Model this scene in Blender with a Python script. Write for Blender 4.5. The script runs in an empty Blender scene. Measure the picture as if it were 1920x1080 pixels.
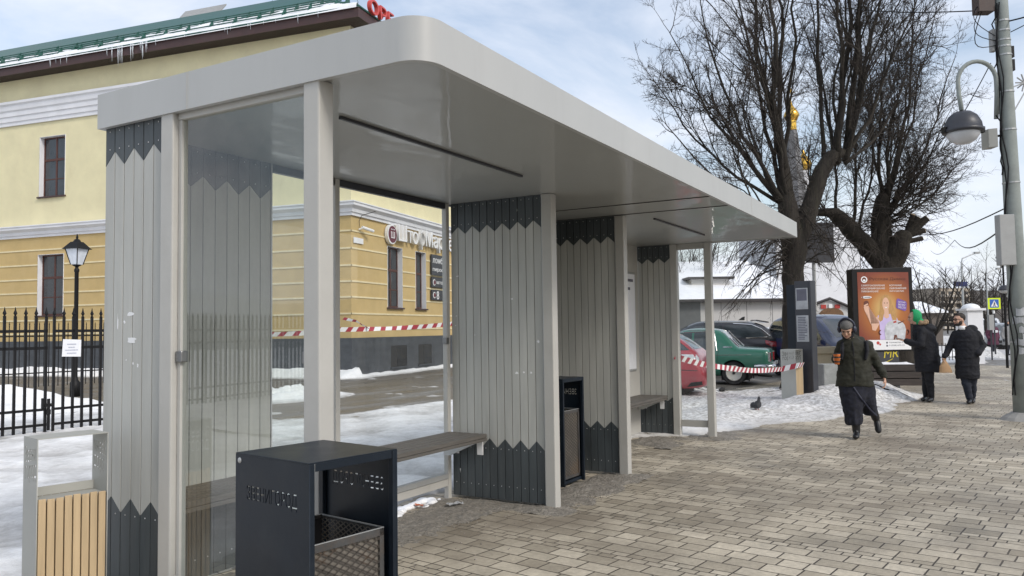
import bpy, bmesh, math, random
from mathutils import Vector, Matrix, noise as mnoise
R = math.radians
random.seed(7)
C = bpy.context.scene.collection
SC = bpy.context.scene

# ------------------------------------------------------------------ camera
CAMP = Vector((-6.1718, -3.1528, 1.55)); FPX = 1497.4
_y, _p, _r = 0.5228, 0.0514, -0.0141
CF = Vector((math.cos(_y)*math.cos(_p), math.sin(_y)*math.cos(_p), math.sin(_p)))
_R = CF.cross(Vector((0, 0, 1))).normalized(); _U = _R.cross(CF)
CR = _R*math.cos(_r) + _U*math.sin(_r); CU = -_R*math.sin(_r) + _U*math.cos(_r)
cd = bpy.data.cameras.new('camera'); cam = bpy.data.objects.new('camera', cd); C.objects.link(cam)
cd.sensor_width = 36.0; cd.lens = FPX/1920*36.0; cd.clip_end = 4000; cd.clip_start = 0.05
cam.matrix_world = Matrix(((CR.x, CU.x, -CF.x, CAMP.x), (CR.y, CU.y, -CF.y, CAMP.y), (CR.z, CU.z, -CF.z, CAMP.z), (0, 0, 0, 1)))
SC.camera = cam

def at(u, v, d):                      # a point d metres ahead along the view axis
    return CAMP + d*(CF + CR*((u-960)/FPX) + CU*((540-v)/FPX))
def gnd(u, v, z=0.0):
    ray = CF + CR*((u-960)/FPX) + CU*((540-v)/FPX)
    return CAMP + ray*((z-CAMP.z)/ray.z)

# ------------------------------------------------------------------ sky and sun
SUN_EL, SUN_AZ = R(38), R(-105)       # direction towards the sun, measured from +X
w = bpy.data.worlds.new('World'); SC.world = w; w.use_nodes = True
nt = w.node_tree; nt.nodes.clear()
def wn(t): return nt.nodes.new(t)
o_ = wn('ShaderNodeOutputWorld'); bg = wn('ShaderNodeBackground'); sky = wn('ShaderNodeTexSky')
sky.sky_type = 'NISHITA'; sky.sun_disc = False; sky.sun_elevation = SUN_EL; sky.sun_rotation = math.pi/2-SUN_AZ
sky.air_density = 1.2; sky.dust_density = 2.0
tc = wn('ShaderNodeTexCoord'); mp = wn('ShaderNodeMapping'); mp.inputs['Scale'].default_value = (1.0, 1.0, 2.6)
mp.inputs['Location'].default_value = (0.35, 0.1, 0.2)
n1 = wn('ShaderNodeTexNoise'); n1.inputs['Scale'].default_value = 2.3; n1.inputs['Detail'].default_value = 7; n1.inputs['Roughness'].default_value = 0.55
n1.inputs['Distortion'].default_value = 0.35
n2 = wn('ShaderNodeTexNoise'); n2.inputs['Scale'].default_value = 1.4; n2.inputs['Detail'].default_value = 5
rp = wn('ShaderNodeValToRGB'); rp.color_ramp.elements[0].position = 0.40; rp.color_ramp.elements[1].position = 0.60
rp.color_ramp.elements[0].color = (0.25, 0.25, 0.25, 1); rp.color_ramp.elements[1].color = (1, 1, 1, 1)
cc = wn('ShaderNodeMix'); cc.data_type = 'RGBA'; cc.inputs[6].default_value = (4.8, 5.2, 6.1, 1); cc.inputs[7].default_value = (6.7, 7.0, 7.6, 1)
mx = wn('ShaderNodeMix'); mx.data_type = 'RGBA'
skm = wn('ShaderNodeVectorMath'); skm.operation = 'SCALE'; skm.inputs[3].default_value = 1.15
L = nt.links.new
L(tc.outputs['Generated'], mp.inputs['Vector']); L(mp.outputs[0], n1.inputs['Vector']); L(mp.outputs[0], n2.inputs['Vector'])
L(n1.outputs[0], rp.inputs[0]); L(n2.outputs[0], cc.inputs[0]); L(rp.outputs[0], mx.inputs[0])
L(sky.outputs[0], skm.inputs[0]); L(skm.outputs[0], mx.inputs[6]); L(cc.outputs[2], mx.inputs[7])
L(mx.outputs[2], bg.inputs[0]); L(bg.outputs[0], o_.inputs[0]); bg.inputs[1].default_value = 0.125
sd = bpy.data.lights.new('sun', 'SUN'); sd.energy = 1.5; sd.angle = R(14); sd.color = (1, 0.95, 0.88)
so = bpy.data.objects.new('sun', sd); C.objects.link(so)
sdir = Vector((math.cos(SUN_EL)*math.cos(SUN_AZ), math.cos(SUN_EL)*math.sin(SUN_AZ), math.sin(SUN_EL)))
so.rotation_euler = sdir.to_track_quat('Z', 'Y').to_euler(); so.location = (0, -20, 30)
vs = SC.view_settings; vs.view_transform = 'Standard'; vs.look = 'None'; vs.exposure = 0.34; vs.gamma = 1.0; vs.use_curve_mapping = False

# ------------------------------------------------------------------ materials
def srgb(r, g, b):
    f = lambda c: (c/12.92 if c <= 0.04045 else ((c+0.055)/1.055)**2.4)
    return (f(r/255), f(g/255), f(b/255))
def newmat(name):
    m = bpy.data.materials.new(name); m.use_nodes = True
    t = m.node_tree; b = t.nodes['Principled BSDF']
    return m, t, b
def mat(name, col, rough=0.6, metal=0.0, var=0.18, vs_=6.0, dirt=0.0, ds=0.7, bump=0.0, bs=40.0, spec=0.5, stretch=(1, 1, 1), coat=0.0, emit=0.0, dcol=(0.12, 0.10, 0.08), island=0.0):
    m, t, b = newmat(name); N = t.nodes.new; K = t.links.new
    tc = N('ShaderNodeTexCoord'); mp = N('ShaderNodeMapping'); mp.inputs['Scale'].default_value = stretch
    K(tc.outputs['Object'], mp.inputs['Vector'])
    n = N('ShaderNodeTexNoise'); n.inputs['Scale'].default_value = vs_; n.inputs['Detail'].default_value = 6; n.inputs['Roughness'].default_value = 0.6
    K(mp.outputs[0], n.inputs['Vector'])
    r = N('ShaderNodeMapRange'); r.inputs[1].default_value = 0.25; r.inputs[2].default_value = 0.75
    r.inputs[3].default_value = 1-var; r.inputs[4].default_value = 1+var; K(n.outputs[0], r.inputs[0])
    v = N('ShaderNodeVectorMath'); v.operation = 'SCALE'; v.inputs[0].default_value = col[:3]; K(r.outputs[0], v.inputs[3])
    last = v.outputs[0]
    if island:
        gi = N('ShaderNodeNewGeometry'); ri = N('ShaderNodeMapRange'); ri.inputs[3].default_value = 1-island; ri.inputs[4].default_value = 1+island; K(gi.outputs['Random Per Island'], ri.inputs[0])
        vi = N('ShaderNodeVectorMath'); vi.operation = 'SCALE'; K(last, vi.inputs[0]); K(ri.outputs[0], vi.inputs[3]); last = vi.outputs[0]
    if dirt > 0:
        n3 = N('ShaderNodeTexNoise'); n3.inputs['Scale'].default_value = ds; n3.inputs['Detail'].default_value = 8; n3.inputs['Roughness'].default_value = 0.7
        K(mp.outputs[0], n3.inputs['Vector'])
        r3 = N('ShaderNodeMapRange'); r3.inputs[1].default_value = 0.5; r3.inputs[2].default_value = 0.75; r3.inputs[3].default_value = 0; r3.inputs[4].default_value = dirt
        K(n3.outputs[0], r3.inputs[0]); mm = N('ShaderNodeMix'); mm.data_type = 'RGBA'; mm.inputs[7].default_value = (*dcol, 1)
        K(r3.outputs[0], mm.inputs[0]); K(last, mm.inputs[6]); last = mm.outputs[2]
    K(last, b.inputs['Base Color'])
    rr = N('ShaderNodeMapRange'); rr.inputs[3].default_value = max(0.02, rough-0.1); rr.inputs[4].default_value = min(1, rough+0.1)
    K(n.outputs[0], rr.inputs[0]); K(rr.outputs[0], b.inputs['Roughness'])
    b.inputs['Metallic'].default_value = metal; b.inputs['Specular IOR Level'].default_value = spec
    b.inputs['Coat Weight'].default_value = coat; b.inputs['Coat Roughness'].default_value = 0.08
    if emit: b.inputs['Emission Color'].default_value = (*col[:3], 1); b.inputs['Emission Strength'].default_value = emit
    if bump > 0:
        n2 = N('ShaderNodeTexNoise'); n2.inputs['Scale'].default_value = bs; n2.inputs['Detail'].default_value = 4; K(mp.outputs[0], n2.inputs['Vector'])
        bp = N('ShaderNodeBump'); bp.inputs['Strength'].default_value = bump; bp.inputs['Distance'].default_value = 0.02
        K(n2.outputs[0], bp.inputs['Height']); K(bp.outputs[0], b.inputs['Normal'])
    return m
def glassmat(name, tint=(0.86, 0.9, 0.88), rough=0.0, dirt=0.12, refl=1.0):
    m, t, b = newmat(name); N = t.nodes.new; K = t.links.new; out = t.nodes['Material Output']; t.nodes.remove(b)
    tr = N('ShaderNodeBsdfTransparent'); tr.inputs[0].default_value = (*tint, 1)
    gl = N('ShaderNodeBsdfGlossy'); gl.inputs['Roughness'].default_value = rough; gl.inputs[0].default_value = (1, 1, 1, 1)
    fr = N('ShaderNodeFresnel'); ge = N('ShaderNodeNewGeometry'); io = N('ShaderNodeMix'); io.data_type = 'FLOAT'; io.inputs[2].default_value = 1.5; io.inputs[3].default_value = 1/1.5; K(ge.outputs['Backfacing'], io.inputs[0]); K(io.outputs[0], fr.inputs[0])
    ml = N('ShaderNodeMath'); ml.operation = 'MULTIPLY'; ml.inputs[1].default_value = refl; ml.use_clamp = True
    mx = N('ShaderNodeMixShader'); K(fr.outputs[0], ml.inputs[0]); K(ml.outputs[0], mx.inputs[0]); K(tr.outputs[0], mx.inputs[1]); K(gl.outputs[0], mx.inputs[2])
    df = N('ShaderNodeBsdfDiffuse'); df.inputs[0].default_value = (0.5, 0.5, 0.47, 1)
    tc = N('ShaderNodeTexCoord'); n = N('ShaderNodeTexNoise'); n.inputs['Scale'].default_value = 5; n.inputs['Detail'].default_value = 9; n.inputs['Roughness'].default_value = 0.75
    K(tc.outputs['Object'], n.inputs['Vector'])
    r = N('ShaderNodeMapRange'); r.inputs[1].default_value = 0.4; r.inputs[2].default_value = 0.8; r.inputs[3].default_value = dirt*0.25; r.inputs[4].default_value = dirt*2
    K(n.outputs[0], r.inputs[0]); m2 = N('ShaderNodeMixShader'); K(r.outputs[0], m2.inputs[0]); K(mx.outputs[0], m2.inputs[1]); K(df.outputs[0], m2.inputs[2])
    K(m2.outputs[0], out.inputs[0]); return m

M = {}
M['frame'] = mat('grey_paint', (0.45, 0.44, 0.41), 0.42, var=0.05, vs_=3, dirt=0.12, ds=2.5, bump=0.02, bs=60)
M['fascia'] = mat('fascia_paint', (0.43, 0.435, 0.425), 0.40, var=0.05, vs_=1.6, dirt=0.16, ds=3.5, bump=0.012, bs=3, stretch=(1, 1, 0.22), dcol=(0.26, 0.25, 0.23))
M['board'] = mat('board_grey', (0.43, 0.43, 0.40), 0.55, var=0.10, vs_=5, dirt=0.12, ds=2.2, bump=0.06, bs=30, stretch=(3, 3, 0.35), island=0.07)
M['board_dark'] = mat('board_slate', (0.056, 0.066, 0.071), 0.5, var=0.25, vs_=5, dirt=0.12, ds=3, bump=0.05, bs=30, stretch=(3, 3, 0.4), dcol=(0.2, 0.19, 0.17), island=0.15)
M['core'] = mat('panel_core', (0.03, 0.03, 0.03), 0.8)
M['trim'] = mat('aluminium_trim', (0.55, 0.56, 0.56), 0.35, metal=0.4, var=0.08)
M['screw'] = mat('screw_zinc', (0.7, 0.7, 0.7), 0.35, metal=0.6)
M['glass'] = glassmat('shelter_glass', (0.82, 0.86, 0.835), dirt=0.07, refl=1.6)
M['glass_clean'] = glassmat('clear_glass', (0.93, 0.95, 0.94), dirt=0.02)
M['bench'] = mat('bench_slats', (0.10, 0.092, 0.082), 0.6, var=0.25, vs_=4, stretch=(1, 12, 12), dirt=0.2, ds=3, bump=0.08, bs=20)
M['navy'] = mat('navy_steel', (0.005, 0.0100, 0.0175), 0.42, var=0.25, vs_=4, dirt=0.10, ds=3.0, bump=0.03, bs=25, spec=0.35, dcol=(0.09, 0.10, 0.11))
M['basket_frame'] = mat('basket_frame', (0.085, 0.085, 0.085), 0.4, metal=0.4, var=0.3, dirt=0.4, ds=5, dcol=(0.2, 0.11, 0.05))
M['mesh_steel'] = mat('rusty_mesh', (0.06, 0.052, 0.045), 0.55, metal=0.3, var=0.4, vs_=6, dirt=0.75, ds=2.6, dcol=(0.22, 0.115, 0.045))
M['steel'] = mat('galvanised', (0.42, 0.43, 0.43), 0.42, metal=0.5, var=0.15, vs_=8)
M['bin_grey'] = mat('bin_grey_paint', (0.37, 0.37, 0.34), 0.5, var=0.07, vs_=4, dirt=0.12, ds=3)
M['wood'] = mat('pine_slat', (0.50, 0.375, 0.225), 0.5, var=0.22, vs_=3, stretch=(9, 9, 0.6), bump=0.04, bs=15, dirt=0.1, ds=6, dcol=(0.2, 0.1, 0.04))
M['black'] = mat('black_metal', (0.007, 0.007, 0.008), 0.55, var=0.2, spec=0.25)
M['rubber'] = mat('tyre_rubber', (0.02, 0.02, 0.02), 0.8, dirt=0.4, ds=4, dcol=(0.16, 0.15, 0.14))
M['chrome'] = mat('chrome', (0.7, 0.7, 0.7), 0.15, metal=1.0, var=0.05)
M['white'] = mat('white_paint', (0.78, 0.78, 0.78), 0.5, var=0.04)
M['paper'] = mat('paper', (0.72, 0.73, 0.76), 0.8, var=0.05)
M['ink'] = mat('ink_grey', (0.13, 0.13, 0.16), 0.8)
M['wallyel'] = mat('yellow_stucco', (0.56, 0.41, 0.185), 0.9, var=0.12, vs_=1.2, dirt=0.45, ds=0.6, bump=0.08, bs=25, dcol=(0.5, 0.40, 0.24))
M['wallcream'] = mat('cream_stucco', (0.74, 0.675, 0.43), 0.9, var=0.08, vs_=1.0, dirt=0.42, ds=0.6, bump=0.06, bs=25, dcol=(0.60, 0.52, 0.33))
M['rust'] = mat('joint_cream', (0.76, 0.66, 0.42), 0.9, var=0.12, vs_=3)
M['wallwhite'] = mat('white_stucco', (0.74, 0.745, 0.77), 0.85, var=0.07, vs_=1.5, dirt=0.18, ds=1.2, dcol=(0.4, 0.4, 0.4))
M['plinth'] = mat('slate_plinth', (0.062, 0.068, 0.076), 0.7, var=0.3, vs_=2.5, dirt=0.35, ds=1.2, dcol=(0.13, 0.14, 0.15), stretch=(1, 1, 2))
M['winframe'] = mat('brown_window_frame', (0.085, 0.028, 0.018), 0.45, var=0.2)
M['winglass'] = mat('window_pane', (0.03, 0.034, 0.04), 0.06, var=0.5, vs_=1.5, spec=0.8)
M['soffit_brown'] = mat('brown_eaves', (0.045, 0.030, 0.022), 0.7, var=0.3, vs_=3)
M['fascia_brown'] = mat('brown_fascia', (0.062, 0.030, 0.028), 0.5, var=0.2, vs_=3, dirt=0.2)
M['roofgreen'] = mat('green_roof', (0.012, 0.085, 0.062), 0.45, var=0.2, vs_=2, dirt=0.2)
M['ice'] = mat('icicle_ice', (0.62, 0.66, 0.7), 0.15, var=0.1)
M['gold'] = mat('gold_leaf', (0.85, 0.52, 0.10), 0.22, metal=1.0, var=0.15)
M['bark'] = mat('bark', (0.030, 0.025, 0.020), 0.95, var=0.75, vs_=7, stretch=(5, 5, 0.6), dirt=0.25, ds=2.5, bump=0.7, bs=18, dcol=(0.055, 0.062, 0.026))
M['twig'] = mat('twigs', (0.042, 0.034, 0.028), 0.95, var=0.35, vs_=3)
M['cut'] = mat('cut_wood', (0.42, 0.33, 0.22), 0.9)
M['concrete'] = mat('concrete_pole', (0.26, 0.285, 0.27), 0.85, var=0.16, vs_=5, dirt=0.4, ds=2, dcol=(0.14, 0.145, 0.14), bump=0.15, bs=40)
M['grey_sheet'] = mat('grey_sheet', (0.33, 0.335, 0.33), 0.6, var=0.08, dirt=0.2, ds=2)
M['dark_grey'] = mat('anthracite', (0.035, 0.037, 0.045), 0.42, var=0.15, dirt=0.12, ds=3)
M['redtape'] = mat('tape_red', (0.36, 0.03, 0.05), 0.45, var=0.1)
M['whitetape'] = mat('tape_white', (0.76, 0.76, 0.75), 0.45, var=0.06)

# ------------------------------------------------------------------ mesh helpers
class MB:
    def __init__(s): s.v = []; s.f = []
    def add(s, vs, fs):
        b = len(s.v); s.v += [Vector(p) for p in vs]; s.f += [tuple(i+b for i in f) for f in fs]; return s
    def box(s, a, b):
        (x0, y0, z0), (x1, y1, z1) = a, b
        return s.add([(x0, y0, z0), (x1, y0, z0), (x1, y1, z0), (x0, y1, z0), (x0, y0, z1), (x1, y0, z1), (x1, y1, z1), (x0, y1, z1)],
                     [(0, 3, 2, 1), (4, 5, 6, 7), (0, 1, 5, 4), (1, 2, 6, 5), (2, 3, 7, 6), (3, 0, 4, 7)])
    def obox(s, o, ax, ay, az):       # corner + three edge vectors
        o, ax, ay, az = map(Vector, (o, ax, ay, az))
        fs = [(0, 3, 2, 1), (4, 5, 6, 7), (0, 1, 5, 4), (1, 2, 6, 5), (2, 3, 7, 6), (3, 0, 4, 7)]
        if ax.cross(ay).dot(az) < 0: fs = [f[::-1] for f in fs]
        return s.add([o, o+ax, o+ax+ay, o+ay, o+az, o+ax+az, o+ax+ay+az, o+ay+az], fs)
    def prism(s, pts, ext):           # planar polygon + extrusion vector
        n = len(pts); P = [Vector(p) for p in pts]; e = Vector(ext)
        nor = Vector((0, 0, 0))
        for i in range(n): nor += P[i].cross(P[(i+1) % n])
        if nor.dot(e) < 0: P = P[::-1]
        return s.add(P+[p+e for p in P], [tuple(range(n))[::-1], tuple(range(n, 2*n))]+[(i, (i+1) % n, n+(i+1) % n, n+i) for i in range(n)])
    def tube(s, pts, rad, n=6, cap=True):
        P = [Vector(p) for p in pts]; k = len(P)
        if not hasattr(rad, '__len__'): rad = [rad]*k
        up = Vector((0, 0, 1)); vs = []; fs = []; prev = None
        for i in range(k):
            t = (P[min(i+1, k-1)]-P[max(i-1, 0)])
            if t.length < 1e-9: t = Vector((0, 0, 1))
            t.normalize()
            if prev is None:
                a = t.cross(up if abs(t.z) < 0.9 else Vector((1, 0, 0))).normalized()
            else:
                a = (prev-t*prev.dot(t))
                a = a.normalized() if a.length > 1e-6 else t.orthogonal().normalized()
            prev = a; b = t.cross(a)
            for j in range(n):
                q = 2*math.pi*j/n; vs.append(P[i]+(a*math.cos(q)+b*math.sin(q))*rad[i])
        for i in range(k-1):
            for j in range(n):
                fs.append((i*n+j, i*n+(j+1) % n, (i+1)*n+(j+1) % n, (i+1)*n+j))
        if cap: fs += [tuple(range(n))[::-1], tuple(range((k-1)*n, k*n))]
        return s.add(vs, fs)
    def lathe(s, prof, c=(0, 0, 0), n=20, axis='z'):
        c = Vector(c); vs = []; fs = []; k = len(prof)
        for (r, z) in prof:
            for j in range(n):
                q = 2*math.pi*j/n; x, y = r*math.cos(q), r*math.sin(q)
                vs.append(c+(Vector((x, y, z)) if axis == 'z' else Vector((z, x, y)) if axis == 'x' else Vector((y, z, x))))
        for i in range(k-1):
            for j in range(n): fs.append((i*n+j, i*n+(j+1) % n, (i+1)*n+(j+1) % n, (i+1)*n+j))
        fs += [tuple(range(n))[::-1], tuple(range((k-1)*n, k*n))]
        return s.add(vs, fs)
    def loft(s, rings):               # rings: (centre, vec_a, vec_b) ellipses
        n = 16; vs = []; fs = []
        for c, a, b in rings:
            c, a, b = Vector(c), Vector(a), Vector(b)
            for j in range(n):
                q = 2*math.pi*j/n; vs.append(c+a*math.cos(q)+b*math.sin(q))
        for i in range(len(rings)-1):
            for j in range(n): fs.append((i*n+j, i*n+(j+1) % n, (i+1)*n+(j+1) % n, (i+1)*n+j))
        k = len(rings); fs += [tuple(range(n))[::-1], tuple(range((k-1)*n, k*n))]
        return s.add(vs, fs)
    def ell(s, c, r, n=14, rot=None):  # ellipsoid
        c = Vector(c); vs = []; fs = []; m = n//2+1
        for i in range(1, m):
            th = math.pi*i/m
            for j in range(n):
                q = 2*math.pi*j/n; p = Vector((r[0]*math.sin(th)*math.cos(q), r[1]*math.sin(th)*math.sin(q), r[2]*math.cos(th)))
                vs.append(c+(rot @ p if rot else p))
        k = m-1
        for i in range(k-1):
            for j in range(n): fs.append((i*n+j, (i+1)*n+j, (i+1)*n+(j+1) % n, i*n+(j+1) % n))
        t = Vector((0, 0, r[2])); vs += [c+(rot @ t if rot else t), c-(rot @ t if rot else t)]
        a, b = len(vs)-2, len(vs)-1
        for j in range(n): fs.append((a, j, (j+1) % n)); fs.append((b, (k-1)*n+(j+1) % n, (k-1)*n+j))
        return s.add(vs, fs)
    def build(s, name, m, parent=None, smooth=False, bevel=0.0, world=False, weld=False):
        me = bpy.data.meshes.new(name); vs = s.v
        if world and parent is not None:
            inv = wm(parent).inverted(); vs = [inv @ p for p in vs]
        me.from_pydata([tuple(p) for p in vs], [], s.f); me.materials.append(m if not isinstance(m, str) else M[m])
        o = bpy.data.objects.new(name, me); C.objects.link(o)
        if parent is not None: o.parent = parent
        if smooth:
            for p in me.polygons: p.use_smooth = True
        if bevel > 0:
            b = o.modifiers.new('bevel', 'BEVEL'); b.width = bevel; b.segments = 2; b.limit_method = 'ANGLE'; b.angle_limit = R(40)
        return o
def wm(o):
    m = o.matrix_basis.copy()
    while o.parent is not None:
        o = o.parent; m = o.matrix_basis @ m
    return m
def tag(o, label=None, cat=None, group=None, kind=None):
    if label: o['label'] = label
    if cat: o['category'] = cat
    if group: o['group'] = group
    if kind: o['kind'] = kind
    return o
def thing(name, label, cat, loc=(0, 0, 0), rz=0.0, group=None):
    o = bpy.data.objects.new(name, None); C.objects.link(o); o.location = loc; o.rotation_euler = (0, 0, rz)
    o.empty_display_size = 0.2
    return tag(o, label, cat, group)
def dup(src, parent=None, loc=None, rz=None, label=None):
    c = src.copy(); C.objects.link(c)
    if parent is not None: c.parent = parent
    if loc is not None: c.location = loc
    if rz is not None: c.rotation_euler = (0, 0, rz)
    if label: c['label'] = label
    for ch in [x for x in bpy.data.objects if x.parent == src]: dup(ch, c)
    return c
def bake(o):                          # replace a modifier stack by its result
    dg = bpy.context.evaluated_depsgraph_get(); dg.update()
    me = bpy.data.meshes.new_from_object(o.evaluated_get(dg)); old = o.data; o.modifiers.clear(); o.data = me
    me.name = o.name
    return o
def smooth(o):
    for p in o.data.polygons: p.use_smooth = True
    return o
def text_mesh(s, extrude=0.002, spacing=1.0):
    cu = bpy.data.curves.new('t', 'FONT'); cu.body = s; cu.extrude = extrude; cu.resolution_u = 3; cu.space_character = spacing
    t = bpy.data.objects.new('t', cu); C.objects.link(t)
    dg = bpy.context.evaluated_depsgraph_get(); dg.update()
    me = bpy.data.meshes.new_from_object(t.evaluated_get(dg)); bpy.data.objects.remove(t); bpy.data.curves.remove(cu)
    return me
def text(name, s, m, parent, origin, right, up, height, width=None, depth=0.004, world=False, mirror=False):
    """lettering whose lower left corner is at origin, in the plane right/up"""
    me = text_mesh(s, 0.5); right, up = Vector(right).normalized(), Vector(up).normalized(); nor = right.cross(up)
    xs = [v.co.x for v in me.vertices]; ys = [v.co.y for v in me.vertices]
    if not xs: return None
    x0, x1, y0, y1 = min(xs), max(xs), min(ys), max(ys)
    sy = height/(y1-y0); sx = (width/(x1-x0)) if width else sy
    inv = wm(parent).inverted() if (world and parent) else Matrix()
    for v in me.vertices:
        p = Vector(origin)+right*((v.co.x-x0)*sx)+up*((v.co.y-y0)*sy)+nor*((v.co.z+0.5)*depth)
        v.co = inv @ p
    me.materials.clear(); me.materials.append(M[m] if isinstance(m, str) else m)
    o = bpy.data.objects.new(name, me); C.objects.link(o)
    if parent: o.parent = parent
    return o
def cut(o, cutters):                  # boolean away, then drop the cutters
    bpy.context.view_layer.update()
    for c in cutters:
        b = o.modifiers.new('cut', 'BOOLEAN'); b.operation = 'DIFFERENCE'; b.object = c; b.solver = 'EXACT'
    bake(o)
    for c in cutters: bpy.data.objects.remove(c)
    return o
# ------------------------------------------------------------------ ground, pavement, snow
A10 = R(10); D1 = Vector((math.cos(A10), math.sin(A10), 0)); D2 = Vector((-math.sin(A10), math.cos(A10), 0)); C0 = Vector((14.3, 14.85, 0))
AX = R(-8.6)
def pave_mat():
    m, t, b = newmat('pavers'); N = t.nodes.new; K = t.links.new
    tc = N('ShaderNodeTexCoord'); sp = N('ShaderNodeSeparateXYZ')
    wob = N('ShaderNodeTexNoise'); wob.inputs['Scale'].default_value = 3.0
    K(tc.outputs['Object'], wob.inputs['Vector'])
    wm_ = N('ShaderNodeVectorMath'); wm_.operation = 'SCALE'; wm_.inputs[3].default_value = 0.014; K(wob.outputs['Color'], wm_.inputs[0])
    wa = N('ShaderNodeVectorMath'); wa.operation = 'ADD'; K(tc.outputs['Object'], wa.inputs[0]); K(wm_.outputs[0], wa.inputs[1])
    K(wa.outputs[0], sp.inputs[0])
    cb = N('ShaderNodeCombineXYZ'); K(sp.outputs[1], cb.inputs[0]); K(sp.outputs[0], cb.inputs[1])
    def brick(wd, ht, mort, off, sq=1.0, sqf=2):
        k = N('ShaderNodeTexBrick'); k.inputs['Scale'].default_value = 1.0; k.inputs['Brick Width'].default_value = wd; k.inputs['Row Height'].default_value = ht
        k.inputs['Mortar Size'].default_value = mort; k.inputs['Mortar Smooth'].default_value = 0.35; k.offset = off; k.squash = sq; k.squash_frequency = sqf; k.inputs['Bias'].default_value = 0.0
        k.inputs['Color1'].default_value = (0.345, 0.30, 0.228, 1); k.inputs['Color2'].default_value = (0.58, 0.515, 0.405, 1); k.inputs['Mortar'].default_value = (0.06, 0.05, 0.038, 1)
        K(cb.outputs[0], k.inputs['Vector']); return k
    A = brick(0.24, 0.16, 0.0065, 0.43, 0.72, 3); B = brick(0.12, 0.08, 0.006, 0.5)
    md = N('ShaderNodeMath'); md.operation = 'MODULO'; ad = N('ShaderNodeMath'); ad.operation = 'ADD'; ad.inputs[1].default_value = 120.0
    K(sp.outputs[0], ad.inputs[0]); K(ad.outputs[0], md.inputs[0]); md.inputs[1].default_value = 0.96
    gt = N('ShaderNodeMath'); gt.operation = 'LESS_THAN'; gt.inputs[1].default_value = 0.16; K(md.outputs[0], gt.inputs[0])
    mx = N('ShaderNodeMix'); mx.data_type = 'RGBA'; K(gt.outputs[0], mx.inputs[0]); K(A.outputs[0], mx.inputs[6]); K(B.outputs[0], mx.inputs[7])
    mf = N('ShaderNodeMix'); mf.data_type = 'FLOAT'; K(gt.outputs[0], mf.inputs[0]); K(A.outputs[1], mf.inputs[2]); K(B.outputs[1], mf.inputs[3])
    # wear, damp and grime with shapes of their own
    n1 = N('ShaderNodeTexNoise'); n1.inputs['Scale'].default_value = 0.9; n1.inputs['Detail'].default_value = 9; n1.inputs['Roughness'].default_value = 0.65; K(tc.outputs['Object'], n1.inputs['Vector'])
    r1 = N('ShaderNodeMapRange'); r1.inputs[1].default_value = 0.35; r1.inputs[2].default_value = 0.68; r1.inputs[3].default_value = 1.12; r1.inputs[4].default_value = 0.62; K(n1.outputs[0], r1.inputs[0])
    n2 = N('ShaderNodeTexNoise'); n2.inputs['Scale'].default_value = 26; n2.inputs['Detail'].default_value = 6; n2.inputs['Roughness'].default_value = 0.7; K(tc.outputs['Object'], n2.inputs['Vector'])
    r2 = N('ShaderNodeMapRange'); r2.inputs[1].default_value = 0.3; r2.inputs[2].default_value = 0.7; r2.inputs[3].default_value = 0.8; r2.inputs[4].default_value = 1.15; K(n2.outputs[0], r2.inputs[0])
    mu = N('ShaderNodeMath'); mu.operation = 'MULTIPLY'; K(r1.outputs[0], mu.inputs[0]); K(r2.outputs[0], mu.inputs[1])
    sc = N('ShaderNodeVectorMath'); sc.operation = 'SCALE'; K(mx.outputs[2], sc.inputs[0]); K(mu.outputs[0], sc.inputs[3])
    n4 = N('ShaderNodeTexNoise'); n4.inputs['Scale'].default_value = 0.5; n4.inputs['Detail'].default_value = 7; n4.inputs['Roughness'].default_value = 0.6
    mp4 = N('ShaderNodeMapping'); mp4.inputs['Location'].default_value = (5, 3, 0); K(tc.outputs['Object'], mp4.inputs[0]); K(mp4.outputs[0], n4.inputs['Vector'])
    r4 = N('ShaderNodeMapRange'); r4.inputs[1].default_value = 0.47; r4.inputs[2].default_value = 0.68; r4.inputs[3].default_value = 0; r4.inputs[4].default_value = 0.8; K(n4.outputs[0], r4.inputs[0])
    m4 = N('ShaderNodeMix'); m4.data_type = 'RGBA'; m4.inputs[7].default_value = (0.15, 0.122, 0.09, 1); K(r4.outputs[0], m4.inputs[0]); K(sc.outputs[0], m4.inputs[6])
    K(m4.outputs[2], b.inputs['Base Color'])
    rr = N('ShaderNodeMapRange'); rr.inputs[1].default_value = 0.35; rr.inputs[2].default_value = 0.7; rr.inputs[3].default_value = 0.8; rr.inputs[4].default_value = 0.5; K(n1.outputs[0], rr.inputs[0]); K(rr.outputs[0], b.inputs['Roughness'])
    iv = N('ShaderNodeMath'); iv.operation = 'SUBTRACT'; iv.inputs[0].default_value = 1.0; K(mf.outputs[0], iv.inputs[1])
    a2 = N('ShaderNodeMath'); a2.operation = 'MULTIPLY_ADD'; a2.inputs[1].default_value = 0.25; K(n2.outputs[0], a2.inputs[0]); K(iv.outputs[0], a2.inputs[2])
    bp = N('ShaderNodeBump'); bp.inputs['Strength'].default_value = 0.7; bp.inputs['Distance'].default_value = 0.008; K(a2.outputs[0], bp.inputs['Height']); K(bp.outputs[0], b.inputs['Normal'])
    return m
M['pave'] = pave_mat()
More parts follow.
